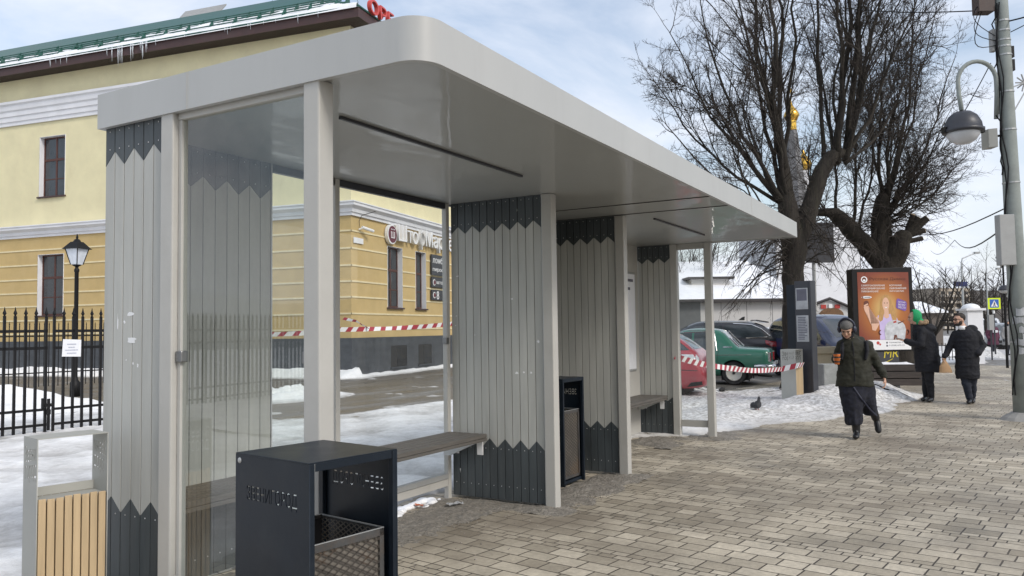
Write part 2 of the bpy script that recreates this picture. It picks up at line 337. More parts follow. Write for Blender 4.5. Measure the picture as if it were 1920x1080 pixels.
def asphalt_mat():
    m, t, b = newmat('wet_asphalt'); N = t.nodes.new; K = t.links.new
    tc = N('ShaderNodeTexCoord'); n = N('ShaderNodeTexNoise'); n.inputs['Scale'].default_value = 0.8; n.inputs['Detail'].default_value = 10; n.inputs['Roughness'].default_value = 0.7
    mp = N('ShaderNodeMapping'); mp.inputs['Rotation'].default_value = (0, 0, R(25)); mp.inputs['Scale'].default_value = (0.35, 1.4, 1)
    K(tc.outputs['Object'], mp.inputs[0]); K(mp.outputs[0], n.inputs['Vector'])
    cr = N('ShaderNodeValToRGB'); e = cr.color_ramp.elements
    e[0].position = 0.3; e[0].color = (0.075, 0.066, 0.056, 1); e[1].position = 0.70; e[1].color = (0.5, 0.5, 0.49, 1)
    k = e.new(0.52); k.color = (0.15, 0.135, 0.115, 1); k = e.new(0.62); k.color = (0.21, 0.2, 0.185, 1)
    K(n.outputs[0], cr.inputs[0]); K(cr.outputs[0], b.inputs['Base Color'])
    r = N('ShaderNodeMapRange'); r.inputs[1].default_value = 0.35; r.inputs[2].default_value = 0.6; r.inputs[3].default_value = 0.22; r.inputs[4].default_value = 0.7; K(n.outputs[0], r.inputs[0]); K(r.outputs[0], b.inputs['Roughness'])
    n2 = N('ShaderNodeTexNoise'); n2.inputs['Scale'].default_value = 40; K(tc.outputs['Object'], n2.inputs['Vector'])
    bp = N('ShaderNodeBump'); bp.inputs['Strength'].default_value = 0.25; bp.inputs['Distance'].default_value = 0.02; K(n2.outputs[0], bp.inputs['Height']); K(bp.outputs[0], b.inputs['Normal'])
    return m
M['asphalt'] = asphalt_mat()
def snow_mat():
    m, t, b = newmat('old_snow'); N = t.nodes.new; K = t.links.new
    tc = N('ShaderNodeTexCoord'); sp = N('ShaderNodeSeparateXYZ'); K(tc.outputs['Object'], sp.inputs[0])
    n = N('ShaderNodeTexNoise'); n.inputs['Scale'].default_value = 1.1; n.inputs['Detail'].default_value = 11; n.inputs['Roughness'].default_value = 0.68; K(tc.outputs['Object'], n.inputs['Vector'])
    n3 = N('ShaderNodeTexNoise'); n3.inputs['Scale'].default_value = 12; n3.inputs['Detail'].default_value = 10; n3.inputs['Roughness'].default_value = 0.7; K(tc.outputs['Object'], n3.inputs['Vector'])
    cr = N('ShaderNodeValToRGB'); e = cr.color_ramp.elements
    e[0].position = 0.42; e[0].color = (0.92, 0.915, 0.905, 1); e[1].position = 0.76; e[1].color = (0.68, 0.68, 0.665, 1)
    k = e.new(0.56); k.color = (0.87, 0.865, 0.85, 1)
    K(n.outputs[0], cr.inputs[0])
    # thin slushy cover is dirtier than deep snow
    nz = N('ShaderNodeMath'); nz.operation = 'MULTIPLY_ADD'; nz.inputs[1].default_value = 0.07; nz.inputs[2].default_value = -0.035; K(n3.outputs[0], nz.inputs[0])
    zz = N('ShaderNodeMath'); zz.operation = 'ADD'; K(sp.outputs[2], zz.inputs[0]); K(nz.outputs[0], zz.inputs[1])
    r = N('ShaderNodeMapRange'); r.inputs[1].default_value = 0.0; r.inputs[2].default_value = 0.06; r.inputs[3].default_value = 0.75; r.inputs[4].default_value = 0.0; K(zz.outputs[0], r.inputs[0])
    # trampled strip beyond the shelter (x > 5) is greyer
    tx = N('ShaderNodeMapRange'); tx.inputs[1].default_value = 4.0; tx.inputs[2].default_value = 7.0; tx.inputs[3].default_value = 0.0; tx.inputs[4].default_value = 1.0; K(sp.outputs[0], tx.inputs[0])
    ty = N('ShaderNodeMapRange'); ty.inputs[1].default_value = 7.0; ty.inputs[2].default_value = 4.5; ty.inputs[3].default_value = 0.0; ty.inputs[4].default_value = 1.0; K(sp.outputs[1], ty.inputs[0])
    rn = N('ShaderNodeMapRange'); rn.inputs[1].default_value = 0.38; rn.inputs[2].default_value = 0.62; rn.inputs[3].default_value = 0.1; rn.inputs[4].default_value = 0.9; K(n3.outputs[0], rn.inputs[0])
    t1 = N('ShaderNodeMath'); t1.operation = 'MULTIPLY'; K(tx.outputs[0], t1.inputs[0]); K(ty.outputs[0], t1.inputs[1])
    t2 = N('ShaderNodeMath'); t2.operation = 'MULTIPLY'; K(t1.outputs[0], t2.inputs[0]); K(rn.outputs[0], t2.inputs[1])
    t3 = N('ShaderNodeMath'); t3.operation = 'MAXIMUM'; K(t2.outputs[0], t3.inputs[0]); K(r.outputs[0], t3.inputs[1])
    mx = N('ShaderNodeMix'); mx.data_type = 'RGBA'; mx.inputs[7].default_value = (0.27, 0.255, 0.235, 1); K(t3.outputs[0], mx.inputs[0]); K(cr.outputs[0], mx.inputs[6])
    K(mx.outputs[2], b.inputs['Base Color']); b.inputs['Roughness'].default_value = 0.75; b.inputs['Specular IOR Level'].default_value = 0.2
    bp = N('ShaderNodeBump'); bp.inputs['Strength'].default_value = 0.6; bp.inputs['Distance'].default_value = 0.03; K(n3.outputs[0], bp.inputs['Height']); K(bp.outputs[0], b.inputs['Normal'])
    return m
M['snow'] = snow_mat()
M['roofsnow'] = mat('roof_snow', (0.82, 0.83, 0.85), 0.6, var=0.06, vs_=3, bump=0.3, bs=8)
M['grit'] = mat('grit', (0.25, 0.23, 0.20), 0.9, var=0.6, vs_=20)
M['kerb'] = mat('kerb_stone', (0.30, 0.29, 0.27), 0.85, var=0.2, dirt=0.4, ds=2)

g = MB(); NG = 40
for i in range(NG):
    for j in range(NG):
        x0, x1 = -500+1000*i/NG+300, -500+1000*(i+1)/NG+300; y0, y1 = -500+1000*j/NG, -500+1000*(j+1)/NG
        g.add([(x0, y0, 0), (x1, y0, 0), (x1, y1, 0), (x0, y1, 0)], [(0, 1, 2, 3)])
tag(g.build('ground', 'asphalt'), 'wet dark asphalt ground of the yard and street', kind='structure')
# pavement (local frame along the street)
def place(o, loc, rz): o.location = loc; o.rotation_euler = (0, 0, rz); return o
g = MB()
g.add([(-14, -4.9, 0), (27.5, -4.9, 0), (27.5, 4.0, 0), (-14, 4.0, 0)], [(0, 1, 2, 3)])
tag(place(g.build('pavement', 'pave'), (0, 0, 0.004), AX), 'grey concrete paver pavement in running bond rows', kind='structure')
g = MB(); g.box((-14, -5.05, -0.2), (27.5, -4.9, 0.008)); g.box((32.5, -3.35, -0.2), (120, -3.2, 0.008))
tag(place(g.build('kerb', 'kerb'), (0, 0, 0), AX), 'concrete kerb along the street', kind='structure')
g = MB(); g.add([(32.5, -3.2, 0.004), (120, -3.2, 0.004), (120, 3.0, 0.004), (32.5, 3.0, 0.004)], [(0, 1, 2, 3)])
M['farpave'] = mat('far_pavement', (0.42, 0.41, 0.41), 0.8, var=0.2, vs_=1.0, dirt=0.5, ds=0.5, dcol=(0.25, 0.24, 0.23))
tag(place(g.build('far_pavement', 'farpave'), (0, 0, 0), AX), 'slushy grey pavement beyond the driveway', kind='structure')

EDGE = [(-30, 1.22), (3.9, 1.22), (4.5, 0.75), (4.95, 0.0), (5.6, -0.15), (6.9, -0.72), (7.55, -1.2), (9.55, -1.95), (12.3, -2.3), (16.9, -2.55), (25, -2.95), (26.3, -3.1), (60, -8)]
def edge_y(x):
    for (a, b), (c, d) in zip(EDGE, EDGE[1:]):
        if a <= x <= c: return b+(d-b)*(x-a)/(c-a)
    return -8
def ss(a, b, x):
    t = max(0, min(1, (x-a)/(b-a))); return t*t*(3-2*t)
def fb(x, y, s, o=0): return mnoise.fractal(Vector((x*s+o, y*s-o, o*0.37)), 1.0, 2.0, 5)
GATE_P = Vector((1.24, 9.635)); 
def snow_h(x, y):
    n = fb(x, y, 0.9); n2 = fb(x, y, 3.1, 5)
    e = y-edge_y(x)+0.16*n+0.06*n2
    cover = ss(-0.02, 0.30, e)
    h = -0.06+cover*(0.095+0.035*n+0.02*n2)
    h += ss(0.3, 1.5, e)*ss(5.5, 8, x)*(1-ss(3.2, 5.0, y))*(0.05+0.05*n)
    # bank along the pavement around the benches and the lightbox
    h += 0.27*ss(0.15, 1.3, e)*ss(8.6, 12.0, x)*(1-ss(22, 26, x))*(1-ss(1.2, 3.2, y-edge_y(x)))
    P = Vector((x, y, 0))-C0; uL = -(P.dot(D1)); vL = P.dot(D2); uR = -(P.dot(D2)); vR = P.dot(D1)
    # yard behind the gate: bank, then the wet driveway along the walls
    back = ss(11.3, 15.0, y)*(1-ss(6.0, 10.5, x))
    bank = back*ss(3.4, 5.2, uL)*(0.50+0.2*n+0.06*n2)
    drive = 1-ss(2.9, 4.0, uL+0.5*n)
    yard = ss(6.7, 7.6, y+0.5*n-(x-6)*-0.05)*ss(3.0, 5.5, x+0.8*n)
    moun = 0.33*math.exp(-(((x-7.6)/1.2)**2+((y-10.9)/0.8)**2))
    park = ss(2.3, 3.6, y-0.5*n)*ss(10.3, 12.3, x+0.9*n)
    a = max(drive, yard, 0.78*park)
    h = h+bank
    h = h*(1-a)+a*(-0.045+0.06*n+0.03*n2)
    h = max(h, moun*(0.8+0.5*n2)-0.02) if moun > 0.03 else h
    if uR > -0.3 and vR > -0.5 and uR < 0.9: h = max(h, 0.12-0.3*abs(uR-0.2)+0.05*n)
    if uL > -0.3 and vL > -0.3 and uL < 1.2: h = max(h, 0.28-0.35*uL+0.08*n)
    return h
def heightfield(name, x0, x1, y0, y1, st, lab):
    nx, ny = int((x1-x0)/st)+1, int((y1-y0)/st)+1; vs = []; fs = []
    keep = []
    for j in range(ny):
        for i in range(nx):
            x, y = x0+i*st, y0+j*st; vs.append((x, y, snow_h(x, y)))
    for j in range(ny-1):
        for i in range(nx-1):
            q = (j*nx+i, j*nx+i+1, (j+1)*nx+i+1, (j+1)*nx+i)
            if max(vs[k][2] for k in q) > -0.02: fs.append(q)
    m = MB(); m.add(vs, fs); o = m.build(name, 'snow', smooth=True)
    bm = bmesh.new(); bm.from_mesh(o.data); bmesh.ops.delete(bm, geom=[v for v in bm.verts if not v.link_faces], context='VERTS'); bm.to_mesh(o.data); bm.free()
    return tag(o, lab, kind='structure')
heightfield('snow', -9, 12, -3.2, 12, 0.07, 'old trampled snow behind and beside the bus shelter')
heightfield('snow', 12, 30, -4.5, 12, 0.11, 'dirty snow bank along the pavement')
heightfield('snow', -46, -9, -0.5, 34, 0.4, 'snow field along the street beyond the iron fence')
heightfield('snow', -9, 24, 12, 34, 0.16, 'snow bank in the yard behind the gate')
# far snow fields either side of the driveway
g = MB()
def patch(m, x0, x1, y0, y1, z, seed, st=1.0):
    nx, ny = int((x1-x0)/st)+1, int((y1-y0)/st)+1; vs = []; fs = []
    for j in range(ny):
        for i in range(nx):
            x, y = x0+i*st, y0+j*st; ed = min(i, j, nx-1-i, ny-1-j)
            vs.append((x, y, z*(1 if ed > 0 else -0.3)+0.5*z*fb(x, y, 0.3, seed)*(ed > 0)))
    for j in range(ny-1):
        for i in range(nx-1): fs.append((j*nx+i, j*nx+i+1, (j+1)*nx+i+1, (j+1)*nx+i))
    m.add(vs, fs)
patch(g, 33, 90, -4.6, 6, 0.22, 3)
tag(g.build('snow', 'snow', smooth=True), 'far snow verge beyond the driveway', kind='structure')

# grit swept along the foot of the shelter
g = MB()
for _ in range(2600):
    k = random.random()
    if k < 0.45: x, y = random.uniform(-1.2, 0.35), 1.0-abs(random.gauss(0, 0.30))
    elif k < 0.7: x, y = random.uniform(-0.2, 1.9), random.gauss(-0.04, 0.07)
    elif k < 0.85: x, y = random.uniform(3.9, 4.95), 0.85-abs(random.gauss(0, 0.25))
    else: x, y = random.uniform(-3.3, 4.8), random.uniform(-0.3, 1.1)
    s = random.uniform(0.002, 0.007)*(1.6 if random.random() < 0.06 else 1)
    g.ell((x, y, 0.004+s*0.4), (s*random.uniform(.7, 1.3), s, s*0.7), 5, Matrix.Rotation(random.random()*6, 3, 'Z'))
tag(g.build('gravel', 'grit'), 'loose grit swept along the foot of the shelter', kind='stuff')

M['slush'] = mat('gritty_slush', (0.215, 0.195, 0.165), 0.8, var=0.5, vs_=30, dirt=0.45, ds=14, bump=1.0, bs=45, dcol=(0.40, 0.38, 0.35))
def slush(x0, x1, y0, y1, amp, seed, thr=0.0):
    st = 0.02; nx, ny = int((x1-x0)/st)+1, int((y1-y0)/st)+1; vs = []; fs = []
    for j in range(ny):
        for i in range(nx):
            x, y = x0+i*st, y0+j*st; e = min((x-x0)/(x1-x0), (x1-x)/(x1-x0), (y-y0)/(y1-y0), (y1-y)/(y1-y0))*4
            n = fb(x, y, 2.2, seed); n2 = fb(x, y, 9, seed+2); h = amp*(min(1, e)*0.8+0.9*n-thr-0.25)+0.35*amp*n2; vs.append((x, y, 0.004+h+0.004*random.random()))
    for j in range(ny-1):
        for i in range(nx-1):
            q = (j*nx+i, j*nx+i+1, (j+1)*nx+i+1, (j+1)*nx+i)
            if max(vs[k][2] for k in q) > 0.003: fs.append(q)
    m = MB(); m.add(vs, fs); o = m.build('slush', 'slush', smooth=True); bm = bmesh.new(); bm.from_mesh(o.data); bmesh.ops.delete(bm, geom=[v for v in bm.verts if not v.link_faces], context='VERTS'); bm.to_mesh(o.data); bm.free()
    tag(o, 'gritty slush gathered at the foot of the shelter', kind='structure')
slush(-1.7, 0.02, 0.40, 1.18, 0.020, 3, 0.12); slush(-0.25, 0.25, -0.20, 0.95, 0.018, 7, 0.05); slush(0.1, 2.0, -0.22, 0.35, 0.022, 11, 0.05); slush(3.6, 5.0, 0.2, 1.1, 0.028, 15); slush(4.6, 5.6, -0.35, 0.3, 0.02, 19); slush(-3.5, -1.6, 0.5, 1.15, 0.02, 23)
# ------------------------------------------------------------------ the bus shelter
def ywavy():
    m, t, b = newmat('soffit_paint'); N = t.nodes.new; K = t.links.new
    b.inputs['Base Color'].default_value = (0.36, 0.365, 0.35, 1); b.inputs['Roughness'].default_value = 0.42
    b.inputs['Coat Weight'].default_value = 0.45; b.inputs['Coat Roughness'].default_value = 0.05; b.inputs['Coat IOR'].default_value = 1.55
    tc = N('ShaderNodeTexCoord'); mp = N('ShaderNodeMapping'); mp.inputs['Scale'].default_value = (0.9, 1.6, 1); K(tc.outputs['Object'], mp.inputs[0])
    n = N('ShaderNodeTexNoise'); n.inputs['Scale'].default_value = 1.6; n.inputs['Detail'].default_value = 2; K(mp.outputs[0], n.inputs['Vector'])
    bp = N('ShaderNodeBump'); bp.inputs['Strength'].default_value = 0.14; bp.inputs['Distance'].default_value = 0.05; K(n.outputs[0], bp.inputs['Height']); K(bp.outputs[0], b.inputs['Coat Normal'])
    return m
M['soffit'] = ywavy()
S = thing('bus_shelter', 'long grey bus shelter with zigzag plank panels, glass ends and flat roof over the pavement', 'bus shelter', (0, 0, 0))
ZB, ZT = 2.722, 2.92; XN, XF = -3.445, 4.985; YF, YB = -1.158, 1.135
def rounded(x0, x1, y0, y1, r0, r1, n=8):
    p = [(x0, y1)]
    for k in range(n+1):
        a = math.pi+math.pi/2*k/n; p.append((x0+r0+r0*math.cos(a), y0+r0+r0*math.sin(a)))
    for k in range(n+1):
        a = 1.5*math.pi+math.pi/2*k/n; p.append((x1-r1+r1*math.cos(a), y0+r1+r1*math.sin(a)))
    return p+[(x1, y1)]
def ring_prism(out, inn, z0, z1):
    m = MB(); n = len(out); vs = [(x, y, z0) for x, y in out]+[(x, y, z0) for x, y in inn]+[(x, y, z1) for x, y in out]+[(x, y, z1) for x, y in inn]; fs = []
    for i in range(n):
        j = (i+1) % n
        fs += [(i, j, 2*n+j, 2*n+i), (n+j, n+i, 3*n+i, 3*n+j), (j, i, n+i, n+j), (2*n+i, 2*n+j, 3*n+j, 3*n+i)]
    return m.add(vs, fs)
out = rounded(XN, XF, YF, YB, 0.14, 0.05); inn = rounded(XN+0.03, XF-0.03, YF+0.03, YB-0.03, 0.11, 0.02)
f_ = ring_prism(out, inn, ZB, ZT)
fa = f_.build('fascia', 'fascia', S)
for p in fa.data.polygons:
    if abs(p.normal.z) < 0.1: p.use_smooth = True
es = fa.modifiers.new('es', 'EDGE_SPLIT'); es.split_angle = R(30)
g = MB(); g.prism([(x, y, ZT-0.03) for x, y in inn], (0, 0, 0.012)); g.build('roof_deck', 'grey_sheet', S)
g = MB(); g.prism([(x, y, ZB+0.012) for x, y in inn], (0, 0, 0.01)); so_ = g.build('soffit', 'soffit', S)
g = MB()   # panel joints of the fascia and soffit
g.box((XN-0.0015, 0.365, ZB), (XN, 0.369, ZT)); g.box((2.42, YF-0.0015, ZB), (2.424, YF, ZT)); g.box((XN-0.0012, 0.355, ZB), (XN, 0.3565, ZT))
tag(g.build('fascia_joint', 'frame', S), kind='stuff')
g = MB(); g.box((0.985, YF+0.04, ZB+0.006), (0.993, YB-0.04, ZB+0.0115)); g.box((1.63, YF+0.04, ZB+0.006), (1.636, YB-0.04, ZB+0.0115)); tag(g.build('soffit_joint', 'core', S), kind='stuff')
for x0, x1, y in ((-2.88, -0.84, -0.18), (2.09, 3.95, -0.19)):
    g = MB(); g.box((x0, y-0.012, ZB-0.006), (x1, y+0.012, ZB+0.0115)); g.build('light_strip', 'dark_grey', S, bevel=0.003)
PS = 0.1; XN0 = -3.434; X3 = 1.662; X4 = 4.875
def post(x, y, s=PS, z1=ZB+0.011):
    g = MB(); g.box((x, y, -0.02), (x+s, y+s, z1)); return g.build('post', 'frame', S, bevel=0.008)
for x, y in ((XN0, -0.55), (0, 0), (X3, 0), (X4, 0)): post(x, y)
p_ = post(XN0, 0.49); p_ = post(X4, 0.495)
for x in (-1.545, -0.05, 1.60, 3.55): 
    g = MB(); g.box((x, 1.075, -0.02), (x+0.05, 1.125, ZB+0.011)); g.build('back_post', 'frame', S, bevel=0.004)
# feet plates
def plank_panel(name, o, d, n, bw, zt, zb, z_lo, z_hi, dark_top=True, dark_bot=True, flip=0, t=0.05):
    """boards side by side from o along unit vector d; zt/zb are (peak, valley) heights of the two zigzags"""
    o, d = Vector(o), Vector(d); nor = Vector((0, 0, 1)).cross(d); W = n*bw
    co = MB(); co.obox(o-nor*(t/2-0.012)+Vector((0, 0, z_lo)), d*W, nor*(t-0.024), Vector((0, 0, z_hi-z_lo)))
    core = co.build(name, 'core', S)
    lt, tp, bt, sc = MB(), MB(), MB(), MB(); gp = 0.003
    for sgn in (-1, 1):
        for i in range(n):
            a, b = i*bw+gp, (i+1)*bw-gp; up = ((i+flip) % 2 == 0)
            ta, tb = (zt[0], zt[1]) if up else (zt[1], zt[0])
            ba, bb = (zb[0], zb[1]) if up else (zb[1], zb[0])
            base = o+nor*(sgn*(t/2-0.012)); ex = nor*(sgn*0.012)
            q = lambda u, z: base+d*u+Vector((0, 0, z))
            lo_a, lo_b = (ba, bb) if dark_bot else (z_lo, z_lo); hi_a, hi_b = (ta, tb) if dark_top else (z_hi, z_hi)
            lt.prism([q(a, lo_a), q(b, lo_b), q(b, hi_b), q(a, hi_a)], ex)
            if dark_top:
                tp.prism([q(a, ta+0.001), q(b, tb+0.001), q(b, z_hi), q(a, z_hi)], ex*1.12)
                c = q((a+b)/2, (ta+tb)/2+0.055)+ex*1.12; sc.ell(c, (0.004, 0.004, 0.004), 6)
                c = q((a+b)/2, z_hi-0.03)+ex*1.12; sc.ell(c, (0.004, 0.004, 0.004), 6)
            if dark_bot:
                bt.prism([q(a, z_lo), q(b, z_lo), q(b, bb-0.001), q(a, ba-0.001)], ex*1.12)
                c = q((a+b)/2, (ba+bb)/2-0.05)+ex*1.12; sc.ell(c, (0.004, 0.004, 0.004), 6)
                c = q((a+b)/2, z_lo+0.12)+ex*1.12; sc.ell(c, (0.004, 0.004, 0.004), 6)
    lt.build('boards', 'board', core, bevel=0.0012)
    if dark_top: tp.build('top_trim', 'board_dark', core, bevel=0.0012)
    if dark_bot: bt.build('bottom_trim', 'board_dark', core, bevel=0.0012)
    if sc.v: tag(sc.build('screws', 'screw', core), kind='stuff')
    return core
def strip(x0, y0, x1, y1, z0=0.0, z1=ZB+0.011):
    g = MB(); g.box((x0, y0, z0), (x1, y1, z1)); return g.build('edge_trim', 'trim', S)
ztW, zbW = (2.508, 2.443), (0.566, 0.49)
# near end panel (six boards), divider walls (twelve boards), far end panel (six)
plank_panel('end_panel', (XN0+0.05, 1.108, 0), (0, -1, 0), 6, 0.0853, (2.584, 2.507), (0.655, 0.578), 0.03, ZB+0.011, flip=1)
strip(XN0+0.022, 0.5905, XN0+0.078, 0.596)
plank_panel('divider_panel', (0.05, 1.075, 0), (0, -1, 0), 12, 0.0803, ztW, zbW, 0.03, ZB+0.011, flip=1)
strip(0.022, 0.101, 0.078, 0.111)
plank_panel('divider_panel', (X3+0.05, 1.075, 0), (0, -1, 0), 12, 0.0803, (2.52, 2.453), (0.562, 0.49), 0.03, ZB+0.011, flip=1)
strip(X3+0.022, 0.101, X3+0.078, 0.111)
plank_panel('end_panel', (X4+0.05, 1.108, 0), (0, -1, 0), 6, 0.0853, (2.54, 2.475), (0.55, 0.49), 0.03, ZB+0.011, flip=0)
# back panel seen through the near glass
plank_panel('back_panel', (XN0+0.1, 1.10, 0), (1, 0, 0), 12, 0.0945, (2.55, 2.475), (0.566, 0.49), 0.03, ZB+0.011, flip=0)
strip(-2.198, 1.072, -2.188, 1.128)
plank_panel('back_panel', (0.102, 1.10, 0), (1, 0, 0), 16, 0.0936, ztW, zbW, 0.03, ZB+0.011)
# plain back sheet with the timetable case
g = MB(); g.box((3.605, 1.085, 0.03), (X4, 1.115, ZB+0.011)); g.build('back_sheet', 'frame', S)
g = MB(); g.box((3.75, 1.065, 0.93), (4.72, 1.085, 2.34)); pc = g.build('poster_case', 'steel', S, bevel=0.004)
g = MB(); g.box((3.78, 1.061, 0.96), (4.69, 1.065, 2.31)); g.build('blank_sheet', 'paper', pc)
g = MB(); g.box((4.30, 1.0585, 2.20), (4.62, 1.0605, 2.24)); g.box((4.30, 1.0585, 2.08), (4.50, 1.0605, 2.12)); g.build('printed_heading', 'ink', pc)
# beams and rails of the glazed bays
def rail(name, a, b, m='frame'): 
    g = MB(); g.box(a, b); return g.build(name, m, S, bevel=0.003)
rail('top_beam', (-2.185, 1.08, 2.68), (-1.548, 1.12, ZB+0.011), 'dark_grey'); rail('top_beam', (-1.492, 1.08, 2.68), (-0.053, 1.12, ZB+0.011), 'dark_grey'); rail('top_beam', (1.655, 1.08, 2.66), (3.545, 1.12, ZB+0.011))
rail('bottom_rail', (-2.185, 1.078, 0.12), (-1.548, 1.122, 0.185)); rail('bottom_rail', (-1.492, 1.078, 0.12), (-0.053, 1.122, 0.185)); rail('bottom_rail', (-1.492, 1.07, 0.19), (-0.053, 1.13, 0.235), 'grey_sheet')
rail('bottom_rail', (1.655, 1.078, 0.12), (3.545, 1.122, 0.235))
rail('bottom_rail', (X4+0.028, 0.102, 0.14), (X4+0.072, 0.492, 0.235)); rail('bottom_rail', (XN0+0.028, -0.448, 0.10), (XN0+0.072, 0.488, 0.2))
rail('top_beam', (X4+0.028, 0.102, 2.65), (X4+0.072, 0.492, ZB+0.011)); rail('top_beam', (XN0+0.03, -0.448, 2.69), (XN0+0.07, 0.488, ZB+0.011))
rail('glazing_bead', (XN0+0.035, 0.462, 0.2), (XN0+0.065, 0.488, 2.69), 'frame')
M['clip_steel'] = mat('clip_steel', (0.25, 0.25, 0.25), 0.3, metal=0.8)
def pane(a, b, m='glass'):
    g = MB(); x0, y0, z0 = a; x1, y1, z1 = b; g.add([(x0, y0, z0), (x1, y1, z0), (x1, y1, z1), (x0, y0, z1)], [(0, 1, 2, 3)])
    o = g.build('glass_pane', m, S); s_ = o.modifiers.new('s', 'SOLIDIFY'); s_.thickness = 0.008; s_.offset = 0; return o
def pane1(a, b, m='glass'):
    g = MB(); x0, y0, z0 = a; x1, y1, z1 = b; g.add([(x0, y0, z0), (x1, y1, z0), (x1, y1, z1), (x0, y0, z1)], [(0, 1, 2, 3)])
    return g.build('glass_pane', m, S)
pane1((XN0+0.05, -0.448, 0.2), (XN0+0.05, 0.462, 2.69)); pane1((X4+0.05, 0.102, 0.235), (X4+0.05, 0.492, 2.65), 'glass_clean')
pane1((-2.185, 1.1, 0.185), (-1.548, 1.1, 2.68), 'glass_clean'); pane1((-1.492, 1.1, 0.235), (-0.053, 1.1, 2.68), 'glass_clean'); pane1((1.655, 1.1, 0.235), (3.545, 1.1, 2.66), 'glass_clean')
for x, y, z in ((XN0+0.02, 0.455, 1.43), (XN0+0.02, -0.452, 1.43), (-0.075, 1.085, 1.45)):
    g = MB(); g.box((x, y-0.02, z-0.03), (x+0.045, y+0.03, z+0.03)); g.build('glass_clip', 'clip_steel', S, bevel=0.006)
# bracket under the roof by the near post
g = MB(); g.box((XN0+0.1, -0.53, 2.60), (XN0+0.112, -0.47, 2.72)); g.ell((XN0+0.115, -0.5, 2.63), (0.012, 0.012, 0.012), 8); g.build('roof_bracket', 'grey_sheet', S, bevel=0.003)
# benches
def bench(x0, x1, zt):
    be = None
    g = MB()
    for k in range(5):
        y = 0.665+k*0.083; g.box((x0, y, zt-0.035), (x1, y+0.075, zt))
    g.box((x0, 0.662, zt-0.062), (x1, 0.700, zt-0.037))
    be = g.build('bench_seat', 'bench', S, bevel=0.004)
    for x in ([x1-0.10, x0+0.12, (x0+x1)/2]):
        g = MB(); g.prism([(x, 0.71, zt-0.037), (x, 1.07, zt-0.037), (x, 1.07, zt-0.2), (x, 1.0, zt-0.2), (x, 0.72, zt-0.075)], (0.03, 0, 0)); g.build('bench_bracket', 'trim', be)
    return be
bench(XN0+0.11, -0.035, 0.615); bench(1.85, X4-0.03, 0.575)
for y in (0.72, 0.98):   # white brackets fixing the bench to the divider
    g = MB(); g.prism([(-0.03, y, 0.575), (-0.012, y, 0.575), (-0.012, y, 0.42), (-0.02, y, 0.42)], (0, 0.06, 0)); g.build('bench_bracket', 'white', S)
    g = MB(); g.prism([(X4-0.03, y, 0.53), (X4-0.012, y, 0.53), (X4-0.012, y, 0.38), (X4-0.02, y, 0.38)], (0, 0.06, 0)); g.build('bench_bracket', 'white', S)
# scuffs and paint chips on the boards
def scuffs(x, spots, m='white'):
    g = MB()
    for (y, z, a, b) in spots:
        n = 9; pts = []
        for k in range(n):
            q = 2*math.pi*k/n; rr = random.uniform(0.4, 1.0); pts.append((x, y+a*rr*math.cos(q), z+b*rr*math.sin(q)))
        g.prism(pts, (-0.0006, 0, 0))
    tag(g.build('scuff_marks', m, S), kind='stuff')
scuffs(XN0+0.0245, [(0.98, 1.62, 0.006, 0.05), (0.92, 1.62, 0.012, 0.012), (0.87, 1.66, 0.05, 0.016), (0.85, 1.52, 0.055, 0.02), (0.84, 1.39, 0.008, 0.01), (0.80, 1.38, 0.008, 0.014), (0.90, 1.41, 0.006, 0.006)])
scuffs(0.0245, [(0.38, 1.16, 0.028, 0.012), (0.31, 1.165, 0.014, 0.01), (0.235, 1.165, 0.014, 0.016), (0.16, 1.44, 0.02, 0.018), (0.42, 1.82, 0.02, 0.008), (0.36, 2.62, 0.012, 0.03), (0.69, 2.54, 0.016, 0.014), (1.02, 1.68, 0.01, 0.006), (1.03, 1.59, 0.008, 0.006), (1.0, 2.05, 0.02, 0.008), (0.99, 0.26, 0.01, 0.03), (0.82, 1.5, 0.008, 0.005)])
